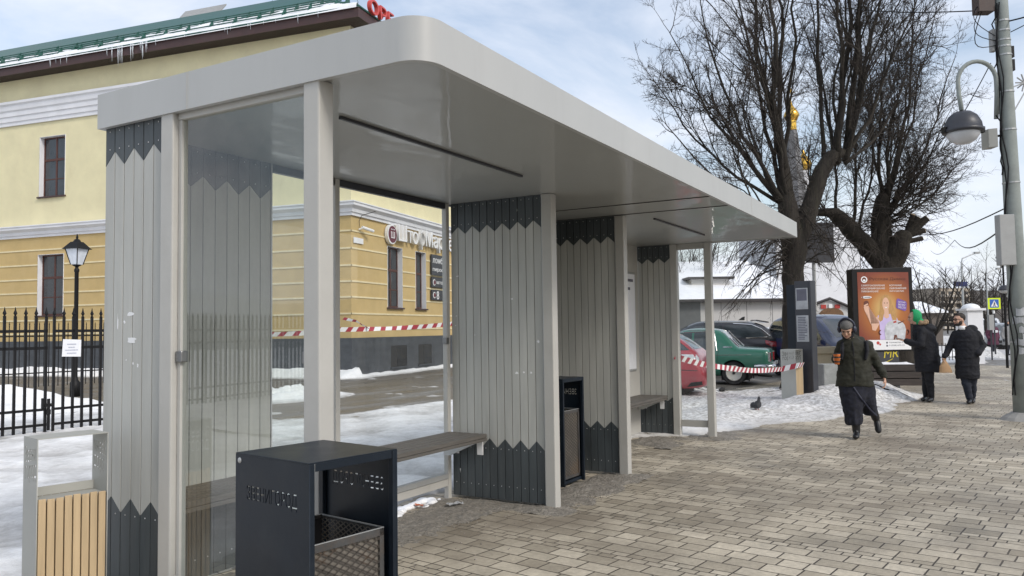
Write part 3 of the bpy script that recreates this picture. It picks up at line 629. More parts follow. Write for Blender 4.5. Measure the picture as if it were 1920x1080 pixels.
# ------------------------------------------------------------------ litter bins
def stencil_plate(name, m, parent, W, H, lines, th, origin, right, up):
    """flat plate W x H with lettering cut right through it; lines are (text, x, y, height, width, slant)"""
    base = None
    cu = bpy.data.curves.new('plate', 'CURVE'); cu.dimensions = '2D'; cu.fill_mode = 'BOTH'; cu.extrude = th/2; cu.resolution_u = 3
    sp = cu.splines.new('POLY'); sp.points.add(3); sp.use_cyclic_u = True
    for p, (x, y) in zip(sp.points, ((0, 0), (W, 0), (W, H), (0, H))): p.co = (x, y, 0, 1)
    for s, x0, y0, h, wd, sl in lines:
        fc = bpy.data.curves.new('t', 'FONT'); fc.body = s; fc.offset = 0.016; t = bpy.data.objects.new('t', fc); C.objects.link(t)
        dg = bpy.context.evaluated_depsgraph_get(); dg.update(); te = t.evaluated_get(dg); tcv = te.to_curve(dg)
        pts = [bp.co for spl in tcv.splines for bp in spl.bezier_points]
        ax0, ax1 = min(p.x for p in pts), max(p.x for p in pts); ay0, ay1 = min(p.y for p in pts), max(p.y for p in pts)
        f = lambda c: ((c.x-ax0)/(ax1-ax0)*wd+x0, (c.y-ay0)/(ay1-ay0)*h+y0+sl*(c.x-ax0)/(ax1-ax0)*wd, 0)
        for spl in tcv.splines:
            ns = cu.splines.new('BEZIER'); n = len(spl.bezier_points); ns.bezier_points.add(n-1); ns.use_cyclic_u = True; ns.resolution_u = 3
            for q, bp in zip(ns.bezier_points, spl.bezier_points):
                q.handle_left_type = q.handle_right_type = 'FREE'; q.co = f(bp.co); q.handle_left = f(bp.handle_left); q.handle_right = f(bp.handle_right)
        te.to_curve_clear(); bpy.data.objects.remove(t); bpy.data.curves.remove(fc)
    t = bpy.data.objects.new('t', cu); C.objects.link(t); dg = bpy.context.evaluated_depsgraph_get(); dg.update()
    me = bpy.data.meshes.new_from_object(t.evaluated_get(dg)); bpy.data.objects.remove(t); bpy.data.curves.remove(cu)
    r, u = Vector(right).normalized(), Vector(up).normalized(); nr = r.cross(u)
    for v in me.vertices: v.co = Vector(origin)+r*v.co.x+u*v.co.y+nr*v.co.z
    me.materials.clear(); me.materials.append(M[m]); me.name = name
    o = bpy.data.objects.new(name, me); C.objects.link(o); o.parent = parent; return o
def diamond_mesh(m, o, ux, uz, W, H, st=0.034, th=0.0022, ratio=0.62):
    """expanded metal: two families of slanted bars clipped to a W x H field"""
    o, ux, uz = Vector(o), Vector(ux), Vector(uz); nr = ux.cross(uz)
    for sg in (1, -1):
        k = -H/ratio
        while k < W+H/ratio:
            # u = k + sg*t/ratio, z = t
            t0, t1 = 0.0, H
            f = lambda t: (k+t/ratio) if sg > 0 else (k+(H-t)/ratio)
            a = max(0, min(1, 1))
            pts = [(f(t), t) for t in (t0, t1)]
            (u0, z0), (u1, z1) = pts
            lo, hi = 0.0, 1.0; du = u1-u0
            if abs(du) > 1e-9:
                ta, tb = sorted(((0-u0)/du, (W-u0)/du)); lo, hi = max(lo, ta), min(hi, tb)
            if hi-lo > 0.01:
                p = o+ux*(u0+du*lo)+uz*(z0+(z1-z0)*lo); q = o+ux*(u0+du*hi)+uz*(z0+(z1-z0)*hi); d = (q-p).normalized(); sd_ = d.cross(nr)
                m.add([p+sd_*th, p-sd_*th, q-sd_*th, q+sd_*th], [(0, 1, 2, 3)])
            k += st
    return m
def navy_bin(loc, rz, label, W=0.445, D=0.49, H=1.055, group='navy litter bins with cut-out lettering'):
    t = thing('litter_bin', label, 'litter bin', loc, rz, group)
    for sx in (-1, 1):   # side plates with lettering cut through
        x = sx*W/2
        o = stencil_plate('side_plate', 'navy', t, D, H-0.026, [('ЗВЕНИГОРОД', 0.080, 0.842, 0.068, 0.335, 0.0)], 0.005, (x-sx*0.003, (D/2 if sx < 0 else -D/2), 0.02), (0, sx, 0), (0, 0, 1))
        g = MB()
        for y in (-D/2, D/2-0.028):
            g.box((min(x-sx*0.006, x-sx*0.026), y, 0.02), (max(x-sx*0.006, x-sx*0.026), y+0.028, H-0.006))
        g.build('folded_edge', 'navy', o, bevel=0.002)
        g = MB(); g.ell((x+sx*0.0, D/2-0.03, H-0.03), (0.006, 0.012, 0.012), 10); g.build('lock_bolt', 'steel', o)
    g = MB(); g.box((-W/2, -D/2, H-0.006), (W/2, D/2, H)); g.box((-W/2+0.03, -D/2, H-0.036), (W/2-0.03, -D/2+0.004, H-0.006)); g.build('top_plate', 'navy', t, bevel=0.002)
    g = MB(); g.box((-W/2+0.006, -D/2+0.03, 0.03), (W/2-0.006, D/2-0.03, 0.06)); g.build('floor_plate', 'navy', t)
    # basket
    bx0, bx1, by0, by1, z0, z1 = -W/2+0.03, W/2-0.045, -D/2+0.035, D/2-0.05, 0.07, 0.735
    fr = MB(); w_ = 0.022
    for a, b in (((bx0, by0, z1-0.03), (bx1, by0+0.004, z1)), ((bx0, by0, z0), (bx1, by0+0.004, z0+0.03)), ((bx0, by0, z0), (bx0+w_, by0+0.004, z1)), ((bx1-w_, by0, z0), (bx1, by0+0.004, z1)),
                 ((bx0, by1, z1-0.015), (bx1, by1+0.004, z1)), ((bx0, by0+0.004, z1-0.012), (bx0+0.004, by1, z1)), ((bx1-0.004, by0+0.004, z1-0.012), (bx1, by1, z1))): fr.box(a, b)
    k = fr.build('basket', 'basket_frame', t)
    fr = MB(); fr.box((bx0, by0-0.001, z1), (bx1, by0+0.005, z1+0.003)); fr.box((bx0, by1, z1), (bx1, by1+0.005, z1+0.003)); fr.box((bx1-0.005, by0+0.005, z1-0.002), (bx1, by1, z1+0.003)); fr.build('rim_edge', 'steel', k)
    g = MB(); diamond_mesh(g, (bx0+w_, by0+0.002, z0+0.03), (1, 0, 0), (0, 0, 1), bx1-bx0-2*w_, z1-z0-0.06, 0.056, 0.0034, 0.55)
    o = g.build('basket_mesh', 'mesh_steel', k); tag(o, kind='stuff')
    g = MB(); diamond_mesh(g, (bx1-0.004, by0, z0), (0, 1, 0), (0, 0, 1), by1-by0, z1-z0, 0.036, 0.0028); diamond_mesh(g, (bx0+0.004, by0, z0), (0, 1, 0), (0, 0, 1), by1-by0, z1-z0, 0.036, 0.0028)
    g.add([(bx0, by0+0.014, z0), (bx1, by0+0.014, z0), (bx1, by0+0.014, z1-0.02), (bx0, by0+0.014, z1-0.02)], [(0, 1, 2, 3)])
    o = g.build('basket_liner', 'liner', k); tag(o, kind='stuff')
    g = MB(); g.add([(bx0, by1, z0), (bx1, by1, z0), (bx1, by1, z1), (bx0, by1, z1)], [(0, 1, 2, 3)]); g.box((bx0, by0, z0), (bx1, by1, z0+0.004)); g.build('basket_back', 'black', k)
    return t
M['liner'] = mat('stained_liner', (0.15, 0.135, 0.115), 0.8, var=0.5, vs_=5, dirt=0.7, ds=2.5, dcol=(0.16, 0.10, 0.05))
navy_bin((-3.685, -0.775, 0.004), R(-9), 'navy steel litter bin with cut-out lettering in front of the near end of the shelter')
navy_bin((1.02, 0.545, 0.004), R(-2), 'navy steel litter bin with rusty basket between the two divider panels of the shelter')

def wood_bin(loc, rz, label, W=0.335, D=0.20, H=1.02, H2=0.72, group='grey litter bins with wooden slats', n=8, near=True):
    t = thing('litter_bin', label, 'litter bin', loc, rz, group)
    for sx in (-1, 1):
        x = sx*W/2; q = D/0.2
        stencil_plate('side_plate', 'bin_grey', t, D, H-0.024, [('Звени', 0.018*q, 0.868, 0.085, 0.162*q, 0.13), ('город', 0.028*q, 0.765, 0.088, 0.155*q, 0.13)], 0.004, (x-sx*0.002, (D/2 if sx < 0 else -D/2), 0.02), (0, sx, 0), (0, 0, 1))
    g = MB(); g.box((-W/2, -D/2, H-0.004), (W/2, D/2, H)); g.build('top_plate', 'bin_grey', t)
    g = MB(); g.box((-W/2+0.004, -D/2+0.018, H2-0.02), (W/2-0.004, D/2-0.018, H2-0.012)); g.build('liner_rim', 'bin_grey', t)
    g = MB(); g.box((-W/2+0.004, -D/2+0.018, 0.06), (W/2-0.004, D/2-0.018, 0.08)); g.build('floor_plate', 'bin_grey', t)
    g = MB(); g.box((-W/2+0.004, D/2-0.0205, H2-0.01), (W/2-0.004, D/2-0.0165, H2+0.035)); g.build('rear_lip', 'bin_grey', t)
    p = (W-0.012)/n
    for sy in (-1, 1):
        for k in range(n):
            g = MB(); x = -W/2+0.006+k*p; y = sy*(D/2-0.002); g.box((x+0.003, min(y, y-sy*0.014), 0.07), (x+p-0.003, max(y, y-sy*0.014), H2+0.012*(0 if sy < 0 else 1)+random.uniform(-0.003, 0.003)))
            o = g.build('wooden_slat', 'wood', t, bevel=0.002)
    return t
wood_bin((-3.72, 0.93, 0.02), R(-12), 'grey litter bin with pale wooden slats beside the plank end panel of the shelter')
wood_bin((10.12, -0.05, 0.06), R(-13), 'grey litter bin with wooden slats standing in snow by the dark info pillar', W=0.335, D=0.30)

# ------------------------------------------------------------------ iron gate, fence and lantern
def spear(m, x, y, z, r=0.03, h=0.17):
    m.lathe([(r*0.5, z), (r*0.95, z+h*0.12), (r*0.45, z+h*0.2), (r*0.6, z+h*0.3), (r*1.0, z+h*0.42), (r*0.45, z+h*0.68), (0.003, z+h)], (x, y, 0), 6)
def gate_leaf(loc, rz, L_, n, label, posts=True):
    t = thing('iron_gate', label, 'gate', loc, rz, 'black spear-topped gate leaves')
    for z, hh in ((1.60, 0.045), (1.33, 0.045), (0.36, 0.04), (0.12, 0.04)):
        g = MB(); g.box((0, -0.018, z), (L_, 0.018, z+hh)); g.build('rail', 'black', t)
    g = MB(); g.box((-0.018, -0.018, 0.03), (0.018, 0.018, 1.84)); spear(g, 0, 0, 1.83); p0 = g.build('bar', 'black', t); p0.location = (0.02, 0, 0)
    st = (L_-0.04)/n
    for k in range(1, n+1):
        c = p0.copy(); C.objects.link(c); c.parent = t; c.location = (0.02+k*st, 0, 0)
    return t
ga = R(-7.2); gd = Vector((math.cos(ga), math.sin(ga), 0)); GP = Vector((1.20, 9.65, 0))
def gpos(d): return GP+gd*d
gl = gate_leaf(gpos(-2.62), ga, 2.6, 17, 'black iron gate leaf with spear tips, left of the padlocked latch')
gate_leaf(gpos(0.06), ga, 2.4, 16, 'black iron gate leaf with spear tips, right of the padlocked latch behind the shelter')
for k in range(1, 7):
    gate_leaf(gpos(-2.62-2.75*k), ga, 2.7, 18, 'black spear-topped iron fence section along the snowy yard, %s' % ('next to the gate', 'second from the gate', 'third from the gate', 'fourth from the gate', 'fifth from the gate', 'farthest from the gate')[k-1])
g = MB(); g.box((-0.05, -0.03, 0.42), (0.09, 0.03, 0.47)); g.box((0.0, -0.035, 0.05), (0.045, -0.015, 0.55)); g.box((-0.02, -0.05, 0.3), (0.05, -0.02, 0.38)); g.box((-0.07, -0.03, 0.40), (-0.03, 0.03, 0.56))
lk = g.build('gate_latch', 'black', gl, bevel=0.004); lk.location = (2.60, 0, 0)
# notice sheet tied to the gate
t = thing('notice_sheet', 'white printed notice sheet tied to the bars of the black gate', 'notice', gpos(0.33)+Vector((0, -0.03, 1.35)), ga)
g = MB(); g.prism([(-0.15, -0.01, -0.14), (0.145, -0.012, -0.15), (0.15, -0.008, 0.125), (-0.135, -0.012, 0.14)], (0, -0.003, 0)); g.build('sheet', 'paper', t)
g = MB()
for k, (z, ww) in enumerate(((0.055, 0.07), (0.005, 0.05), (-0.04, 0.10), (-0.09, 0.075))):
    x = -ww
    while x < ww:
        l = random.uniform(0.008, 0.018); g.box((x, -0.0165, z-0.009), (min(x+l, ww), -0.0155, z+0.009)); x += l+0.005
tag(g.build('printed_lines', mat('faded_ink', (0.36, 0.38, 0.47), 0.8), t), kind='stuff')
# second fence deeper in the yard
f2 = None
FP = at(0, 640, 20.3); FP.z = 0.25
t2 = thing('iron_fence', 'low black spear-topped fence behind the snow bank in the yard', 'fence', (FP.x-4.2, FP.y+0.6, 0.2), R(-6))
for z in (0.35, 1.32):
    g = MB(); g.box((0, -0.012, z), (9.4, 0.012, z+0.035)); g.build('rail', 'black', t2)
g = MB(); g.box((-0.009, -0.009, 0.0), (0.009, 0.009, 1.6)); spear(g, 0, 0, 1.6, 0.018, 0.12); p0 = g.build('bar', 'black', t2)
for k in range(1, 78):
    c = p0.copy(); C.objects.link(c); c.parent = t2; c.location = (k*0.122, 0, 0)
# lantern post
lp = at(142, 640, 19.6); lp.z = 0.15
t = thing('lamp_post', 'black lantern post with glazed lantern standing behind the gate', 'street lamp', lp)
g = MB(); g.lathe([(0.12, -0.1), (0.12, 0.25), (0.07, 0.3), (0.052, 0.4), (0.048, 2.95), (0.06, 2.97), (0.06, 3.02), (0.04, 3.05), (0.035, 3.1)], n=12); g.build('post', 'black', t, smooth=True)
zl = 3.12
g = MB(); g.lathe([(0.03, zl-0.04), (0.10, zl), (0.10, zl+0.02)], n=8); g.build('lantern_base', 'black', t)
g = MB()
def frust(m, r0, r1, z0, z1):
    a = [(-r0, -r0, z0), (r0, -r0, z0), (r0, r0, z0), (-r0, r0, z0), (-r1, -r1, z1), (r1, -r1, z1), (r1, r1, z1), (-r1, r1, z1)]
    m.add(a, [(0, 3, 2, 1), (4, 5, 6, 7), (0, 1, 5, 4), (1, 2, 6, 5), (2, 3, 7, 6), (3, 0, 4, 7)])
frust(g, 0.092, 0.175, zl+0.02, zl+0.40); g.build('lantern_glass', mat('frosted_glass', (0.62, 0.66, 0.72), 0.3), t)
g = MB()
for sx, sy in ((-1, -1), (1, -1), (1, 1), (-1, 1)): g.tube([(sx*0.095, sy*0.095, zl+0.02), (sx*0.18, sy*0.18, zl+0.4)], 0.012, 5)
g.build('lantern_frame', 'black', t)
g = MB(); frust(g, 0.24, 0.21, zl+0.40, zl+0.43); frust(g, 0.21, 0.10, zl+0.43, zl+0.58); g.lathe([(0.10, zl+0.57), (0.06, zl+0.64), (0.02, zl+0.66), (0.03, zl+0.69), (0.008, zl+0.78)], n=8); g.build('lantern_cap', 'black', t)
LP_RZ = R(15); t.rotation_euler = (0, 0, LP_RZ)

# ------------------------------------------------------------------ the yellow building
B = thing('yellow_building', 'two-storey yellow and cream stucco building with white cornices, slate plinth and snowy green roof', 'building', C0, A10)
LW, RW, HW = 28.0, 24.0, 12.0         # left wall runs along +Y, right wall along +X (local frame)
g = MB(); g.box((0, 0, -0.2), (RW, LW, 1.33)); g.build('plinth', 'plinth', B)
def cyl_wall(z0, z1, inset, m, name):
    g = MB(); g.box((inset, inset, z0), (RW-inset, LW-inset, z1)); return g.build(name, m, B)
# walls with window openings cut through
def wall_cut(o, holes):
    cs = []
    for side, a, b, z0, z1 in holes:
        g = MB()
        if side == 'L': g.box((-0.3, a, z0), (0.42, b, z1))
        else: g.box((a, -0.3, z0), (b, 0.42, z1))
        cs.append(g.build('hole', 'core'))
        cs[-1].matrix_basis = B.matrix_basis.copy()
    g = MB()
    for c in cs: pass
    return cut(o, cs)
LWY = [(12.93, 14.30), (17.05, 18.40), (8.9, 10.25), (4.9, 6.25)]
RWX = [(2.49, 3.64), (4.74, 5.65), (9.3, 10.4), (11.7, 12.8)]
low = cyl_wall(1.33, 5.5, 0.02, 'wallyel', 'wall')
wall_cut(low, [('L', a, b, 2.34, 4.76) for a, b in LWY]+[('R', a, b, 2.40, 4.66) for a, b in RWX])
up = cyl_wall(5.93, 12.0, 0.02, 'wallcream', 'wall')
wall_cut(up, [('L', a, b, 7.06, 9.48) for a, b in LWY]+[('R', a, b, 7.1, 9.4) for a, b in RWX])
# cream joints: thin raised bands, broken at the windows
for z in (1.62, 2.15, 2.71, 3.24, 3.78, 4.36, 4.95):
    g = MB(); e = 0.004
    segs = []; y = -e
    for a, b in sorted(LWY):
        if 2.2 < z < 4.8: segs.append((y, a-0.02)); y = b+0.02
    segs.append((y, LW))
    for a, b in segs: g.box((-e, a, z-0.028), (0.03, b, z+0.028))
    segs = []; x = -e
    for a, b in sorted(RWX):
        if 2.3 < z < 4.7: segs.append((x, a-0.02)); x = b+0.02
    segs.append((x, RW))
    for a, b in segs: g.box((a, -e, z-0.028), (b, 0.03, z+0.028))
    tag(g.build('joint_band', 'rust', B), kind='stuff')
def cornice(prof, name, m):
    # prof: list of (projection, z); swept round the two street walls
    g = MB(); n = len(prof)
    path = lambda p: [(-p, LW), (-p, -p), (RW, -p)]
    vs = []; 
    for p, z in prof: vs += [(x, y, z) for x, y in path(p)]
    fs = []
    for i in range(n-1):
        for k in range(2): fs.append((i*3+k, i*3+k+1, (i+1)*3+k+1, (i+1)*3+k))
    g.add(vs, fs); return g.build(name, m, B)
cornice([(-0.02, 5.46), (0.05, 5.46), (0.05, 5.55), (0.10, 5.57), (0.12, 5.68), (0.24, 5.78), (0.24, 5.86), (0.27, 5.88), (0.27, 5.92), (-0.02, 5.98)], 'cornice', 'wallwhite')
cornice([(0.0, 10.08), (0.05, 10.08), (0.05, 10.22), (0.09, 10.24), (0.09, 10.42), (0.13, 10.45), (0.13, 10.62), (0.18, 10.68), (0.20, 10.86), (0.26, 10.92), (0.26, 11.02), (0.0, 11.1)], 'cornice', 'wallwhite')
def window(side, a, b, z0, z1, rv=0.2):
    """frame and pane set back in the opening, white reveals"""
    def bx(m, u0, u1, w0, w1, d0, d1):
        if side == 'L': m.box((d0, u0, w0), (d1, u1, w1))
        else: m.box((u0, d0, w0), (u1, d1, w1))
    f = MB(); t_ = 0.07; d = rv
    bx(f, a, b, z0, z0+t_, d, d+0.05); bx(f, a, b, z1-t_, z1, d, d+0.05); bx(f, a, a+t_, z0+t_, z1-t_, d, d+0.05); bx(f, b-t_, b, z0+t_, z1-t_, d, d+0.05)
    zc = z0+(z1-z0)*0.62; m_ = (a+b)/2
    bx(f, m_-0.04, m_+0.04, z0+t_, z1-t_, d+0.005, d+0.055); bx(f, a+t_, b-t_, zc-0.045, zc+0.045, d-0.004, d+0.045)
    zq = z0+(z1-z0)*0.30; bx(f, a+t_, b-t_, zq-0.02, zq+0.02, d+0.01, d+0.04)
    fo = f.build('window', 'winframe', B)
    p = MB(); bx(p, a+0.02, b-0.02, z0+0.02, z1-0.02, d+0.02, d+0.03); p.build('pane', 'winglass', fo)
    r = MB(); bx(r, a-0.001, a+0.012, z0, z1, 0.0, d); bx(r, b-0.012, b+0.001, z0, z1, 0.0, d); bx(r, a, b, z1-0.012, z1+0.001, 0.0, d); r.build('reveal', 'wallwhite', fo)
    s = MB(); bx(s, a-0.05, b+0.05, z0-0.05, z0+0.005, -0.07, d+0.02); s.build('sill', 'fascia_brown', fo)
for a, b in LWY: window('L', a, b, 2.34, 4.76); window('L', a, b, 7.06, 9.48)
for a, b in RWX: window('R', a, b, 2.40, 4.66); window('R', a, b, 7.1, 9.4)
for a, b in ((2.70, 3.95), (4.92, 6.1)):      # cellar windows
    g = MB(); g.box((a, -0.006, 0.22), (b, -0.003, 1.0)); c_ = g.build('cellar_window', 'core', B)
    g = MB(); g.box((a+0.45, -0.012, 0.25), (b-0.02, -0.008, 0.97)); g.build('pane', 'winglass', c_)
    g = MB(); g.box((a-0.05, -0.05, 0.17), (b+0.05, -0.002, 0.215)); g.build('sill', 'plinth', c_)
# eaves and roof
OL, OR_ = 0.62, 0.66
g = MB(); g.box((-OL, -OR_, 11.97), (RW, LW, 12.0)); 
for k in range(int(LW/0.11)): g.box((-OL+0.03, -OR_+0.05+k*0.11, 11.962), (0.0, -OR_+0.14+k*0.11, 11.97))
g.build('eaves_soffit', 'soffit_brown', B)
g = MB(); g.box((-OL-0.03, -OR_-0.03, 11.94), (-OL, LW, 12.27)); g.box((-OL, -OR_-0.03, 11.94), (RW, -OR_, 12.27)); g.build('eaves_fascia', 'fascia_brown', B)
sl = math.tan(R(31)); RD = 6.8
rx = lambda p: (-OL-0.06+p, -OR_-0.06+p, 12.27+p*sl)
g = MB()
a0, a1 = rx(0), rx(RD)
g.add([(a0[0], LW, a0[2]), (a0[0], a0[1], a0[2]), (RW, a0[1], a0[2]), (a1[0], LW, a1[2]), (a1[0], a1[1], a1[2]), (RW, a1[1], a1[2])], [(0, 3, 4, 1), (1, 4, 5, 2)])
rf = g.build('roof', 'roofgreen', B); sm = rf.modifiers.new('s', 'SOLIDIFY'); sm.thickness = 0.05
g = MB()
for k in range(60):
    y = 0.3+k*0.5
    if y < LW: g.tube([(a0[0]+0.02, y, a0[2]+0.02), (a1[0], y, a1[2]+0.02)] if y > RD else [(a0[0]+0.02, y, a0[2]+0.02), (a0[0]+y, y, a0[2]+y*sl+0.02)], 0.018, 4)
tag(g.build('roof_seam', 'roofgreen', rf), kind='stuff')
def roof_pt(p, y, h=0.0): return (-OL-0.06+p, y, 12.27+p*sl+h)
# snow lying on the lower roof, ragged along its upper edge
g = MB(); ny = 240; npx = 12; vs = []; fs = []
for j in range(ny+1):
    y = -OR_+j*(LW+OR_)/ny
    wd = 2.3+1.5*max(-0.8, fb(0, y, 0.35, 9))+0.3*fb(3, y, 1.3, 2); wd = max(0.12, min(wd, max(0.15, (y+OR_)*0.95)))
    for i in range(npx+1):
        q = i/npx; th = 0.16*math.sin(math.pi*min(1, q*1.05+0.02))**0.5*(0.55+0.6*abs(fb(q*3, y, 0.9, 4)))+0.02
        vs.append(roof_pt(-0.05+q*wd, y, th if 0 < i < npx else -0.01))
for j in range(ny):
    for i in range(npx): fs.append((j*(npx+1)+i, j*(npx+1)+i+1, (j+1)*(npx+1)+i+1, (j+1)*(npx+1)+i))
g.add(vs, fs); g.build('roof_snow', 'roofsnow', rf, smooth=True)
# snow guards: two pairs of pipes on brackets
for p, h in ((0.42, 0.16), (0.5, 0.30), (1.15, 0.16), (1.22, 0.30)):
    g = MB(); g.tube([roof_pt(p, max(0.0, p-0.5), h), roof_pt(p, LW, h)], 0.022, 6); g.build('snow_guard', 'roofgreen', rf)
for k in range(26):
    y = 0.4+k*1.05; g = MB()
    for p in (0.42, 1.15): g.prism([roof_pt(p-0.14, y, 0), roof_pt(p+0.16, y, 0), roof_pt(p+0.12, y, 0.34), roof_pt(p-0.03, y, 0.2)], (0, 0.05, 0))
    tag(g.build('guard_bracket', 'roofgreen', rf), kind='stuff')
# icicles along the eaves
def icicle(y, l):
    g = MB(); r = 0.016+0.02*min(1, l); x = -OL-0.07+random.uniform(-0.02, 0.02)
    g.tube([(x, y, 12.30), (x, y+0.01, 12.30-l*0.4), (x+0.005, y, 12.30-l)], [r, r*0.55, 0.003], 6); g.build('icicle', 'ice', rf, smooth=True)
for y0, n, s, lm in ((12.8, 6, 0.35, 0.42), (9.5, 9, 0.55, 0.8), (8.05, 6, 0.35, 0.65), (3.2, 5, 1.0, 0.3), (5.6, 5, 1.0, 0.25)):
    for _ in range(n): icicle(y0+random.gauss(0, s), random.uniform(0.3, 1)*lm)
# ridge hatch, aerial mast, chimney pipe
g = MB(); c = roof_pt(6.3, 11.8, 0.0); g.prism([(c[0], c[1]-1.2, c[2]-0.3), (c[0], c[1]+1.2, c[2]-0.3), (c[0]+0.9, c[1]+1.2, c[2]+0.75), (c[0]+0.9, c[1]-1.2, c[2]+0.75)], (0.0, 0, 0.07)); g.box((c[0]+0.7, c[1]-1.0, c[2]-0.6), (c[0]+0.85, c[1]+1.0, c[2]+0.5)); g.build('roof_hatch', 'grey_sheet', rf)
my = 5.85; c = roof_pt(6.6, my)
g = MB(); g.box((c[0]-0.05, my-0.05, c[2]-0.1), (c[0]+0.05, my+0.05, c[2]+4.5)); am = g.build('aerial_mast', 'dark_grey', rf)
g = MB()
for z in (0.7, 1.1, 1.5, 2.0): g.tube([(c[0], my-0.35, c[2]+z), (c[0], my+0.35, c[2]+z+0.05)], 0.012, 4)
for s in (-1, 1): g.tube([(c[0], my, c[2]+4.2), (c[0]+0.4, my+s*2.4, c[2]-0.5)], 0.008, 4)
g.build('aerial_rod', 'black', am)
for y, h in ((4.0, 0.5), (1.9, 0.6)):
    c = roof_pt(6.7, y); g = MB(); g.box((c[0]-0.06, y-0.08, c[2]-0.1), (c[0]+0.06, y+0.08, c[2]+h)); g.build('vent_pipe', 'black', rf)
# red roof lettering above the right wall
def RWp(x, z, out=0.0): return B.matrix_basis @ Vector((x, -out, z))
M['redsign'] = mat('red_letter', (0.55, 0.06, 0.05), 0.4, var=0.05)
sx_ = D1
sg = thing('roof_sign', 'red channel letters standing on the roof edge of the yellow building', 'sign', RWp(1.6, 12.25, 0.55))
text('red_letters', 'ОРБ', 'redsign', sg, RWp(-0.1, 12.28, 0.70), D1, (0, 0, 1), 0.5, 1.7, 0.14, world=True)
g = MB(); g.tube([RWp(-0.45, 12.32, 0.6), RWp(2.3, 12.32, 0.6)], 0.03, 5); g.build('sign_rail', 'black', sg, world=True)
# shop sign on the right wall
sg = thing('shop_sign', 'white lettered shop sign with round maroon emblem above the ground floor windows', 'sign', RWp(2.2, 5.0, 0.02))
M['maroon'] = mat('maroon', (0.12, 0.012, 0.025), 0.4, var=0.05); M['signwhite'] = mat('sign_white', (0.80, 0.80, 0.80), 0.4, var=0.03)
def disc(m, c, r, ax_r, ax_u, depth, n=24):
    c = Vector(c); a = Vector(ax_r).normalized(); u = Vector(ax_u).normalized(); nr = a.cross(u)
    m.prism([c+a*r*math.cos(2*math.pi*k/n)+u*r*math.sin(2*math.pi*k/n) for k in range(n)], nr*depth); return m
UPZ = (0, 0, 1)
em = disc(MB(), RWp(2.60, 5.08, 0.02), 0.36, D1, UPZ, 0.12).build('emblem', 'signwhite', sg, world=True)
disc(MB(), RWp(2.62, 5.08, 0.14), 0.31, D1, UPZ, 0.01).build('emblem_face', 'maroon', em, world=True)
text('emblem_letter', 'Ш', 'signwhite', em, RWp(2.48, 4.94, 0.152), D1, UPZ, 0.24, 0.28, 0.01, world=True)
g = MB()
for k in range(3): g.box(RWp(0, 0), RWp(0, 0))
g = MB(); [disc(g, RWp(2.52+0.1*k, 5.26, 0.152), 0.025, D1, UPZ, 0.01, 8) for k in range(3)]; tag(g.build('emblem_dots', 'signwhite', em, world=True), kind='stuff')
text('sign_letters', 'ШтофМаркет', 'signwhite', sg, RWp(3.02, 4.72, 0.05), D1, UPZ, 0.80, 5.3, 0.14, world=True)
for z, s, wd, lab, hh in ((4.42, 'ломб', 0.95, 'dark sign board with white letters, topmost of the column right of the windows', 0.26), (4.0, 'пирос', 1.0, 'dark sign board with small white letters, second in the column right of the windows', 0.17), (3.5, 'штоф', 0.8, 'dark sign board with ring emblem and white letters, third in the column', 0.19), (2.98, '8', 0.22, 'dark sign board with white figure and ring emblem, lowest of the column', 0.34)):
    q = thing('sign_board', lab, 'sign', RWp(6.05, z, 0.03), 0, 'dark sign boards in a column on the yellow wall')
    g = MB(); p0_ = RWp(6.02, z-0.2, 0.02); g.obox(p0_, D1*1.7, -D2*0.06, Vector((0, 0, 0.42))); bb = g.build('board', 'dark_grey', q, world=True)
    ox = 6.10 if 'ring' not in lab else 6.45
    text('board_letters', s, 'signwhite', q, RWp(ox, z-hh/2, 0.082), D1, UPZ, hh, wd, 0.012, world=True)
    if 'ring' in lab:
        r_ = disc(MB(), RWp(6.24, z, 0.081), 0.13, D1, UPZ, 0.006).build('ring', 'signwhite', q, world=True)
        disc(MB(), RWp(6.26, z, 0.088), 0.095, D1, UPZ, 0.004).build('ring_face', 'maroon', r_, world=True)
q = thing('wall_plaque', 'small white address plaque near the corner of the yellow wall', 'plaque', RWp(0.43, 4.63, 0.02))
g = MB(); g.obox(RWp(0.12, 4.54, 0.005), D1*0.62, -D2*0.02, Vector((0, 0, 0.19))); g.build('plate', 'white', q, world=True)
q = thing('security_camera', 'white security camera with a hanging cable on the yellow wall', 'camera', RWp(0.55, 5.05, 0.1))
g = MB(); g.tube([RWp(0.45, 5.02, 0.02), RWp(0.5, 5.08, 0.16)], 0.03, 6); g.tube([RWp(0.5, 5.10, 0.12), RWp(0.95, 5.0, 0.3)], 0.055, 8); g.build('camera_body', 'white', q, world=True)
g = MB(); g.tube([RWp(0.5, 5.1, 0.03), RWp(0.42, 5.3, 0.05), RWp(0.5, 5.5, 0.1), RWp(1.1, 5.72, 0.3)], 0.012, 4); g.build('cable', 'black', q, world=True)
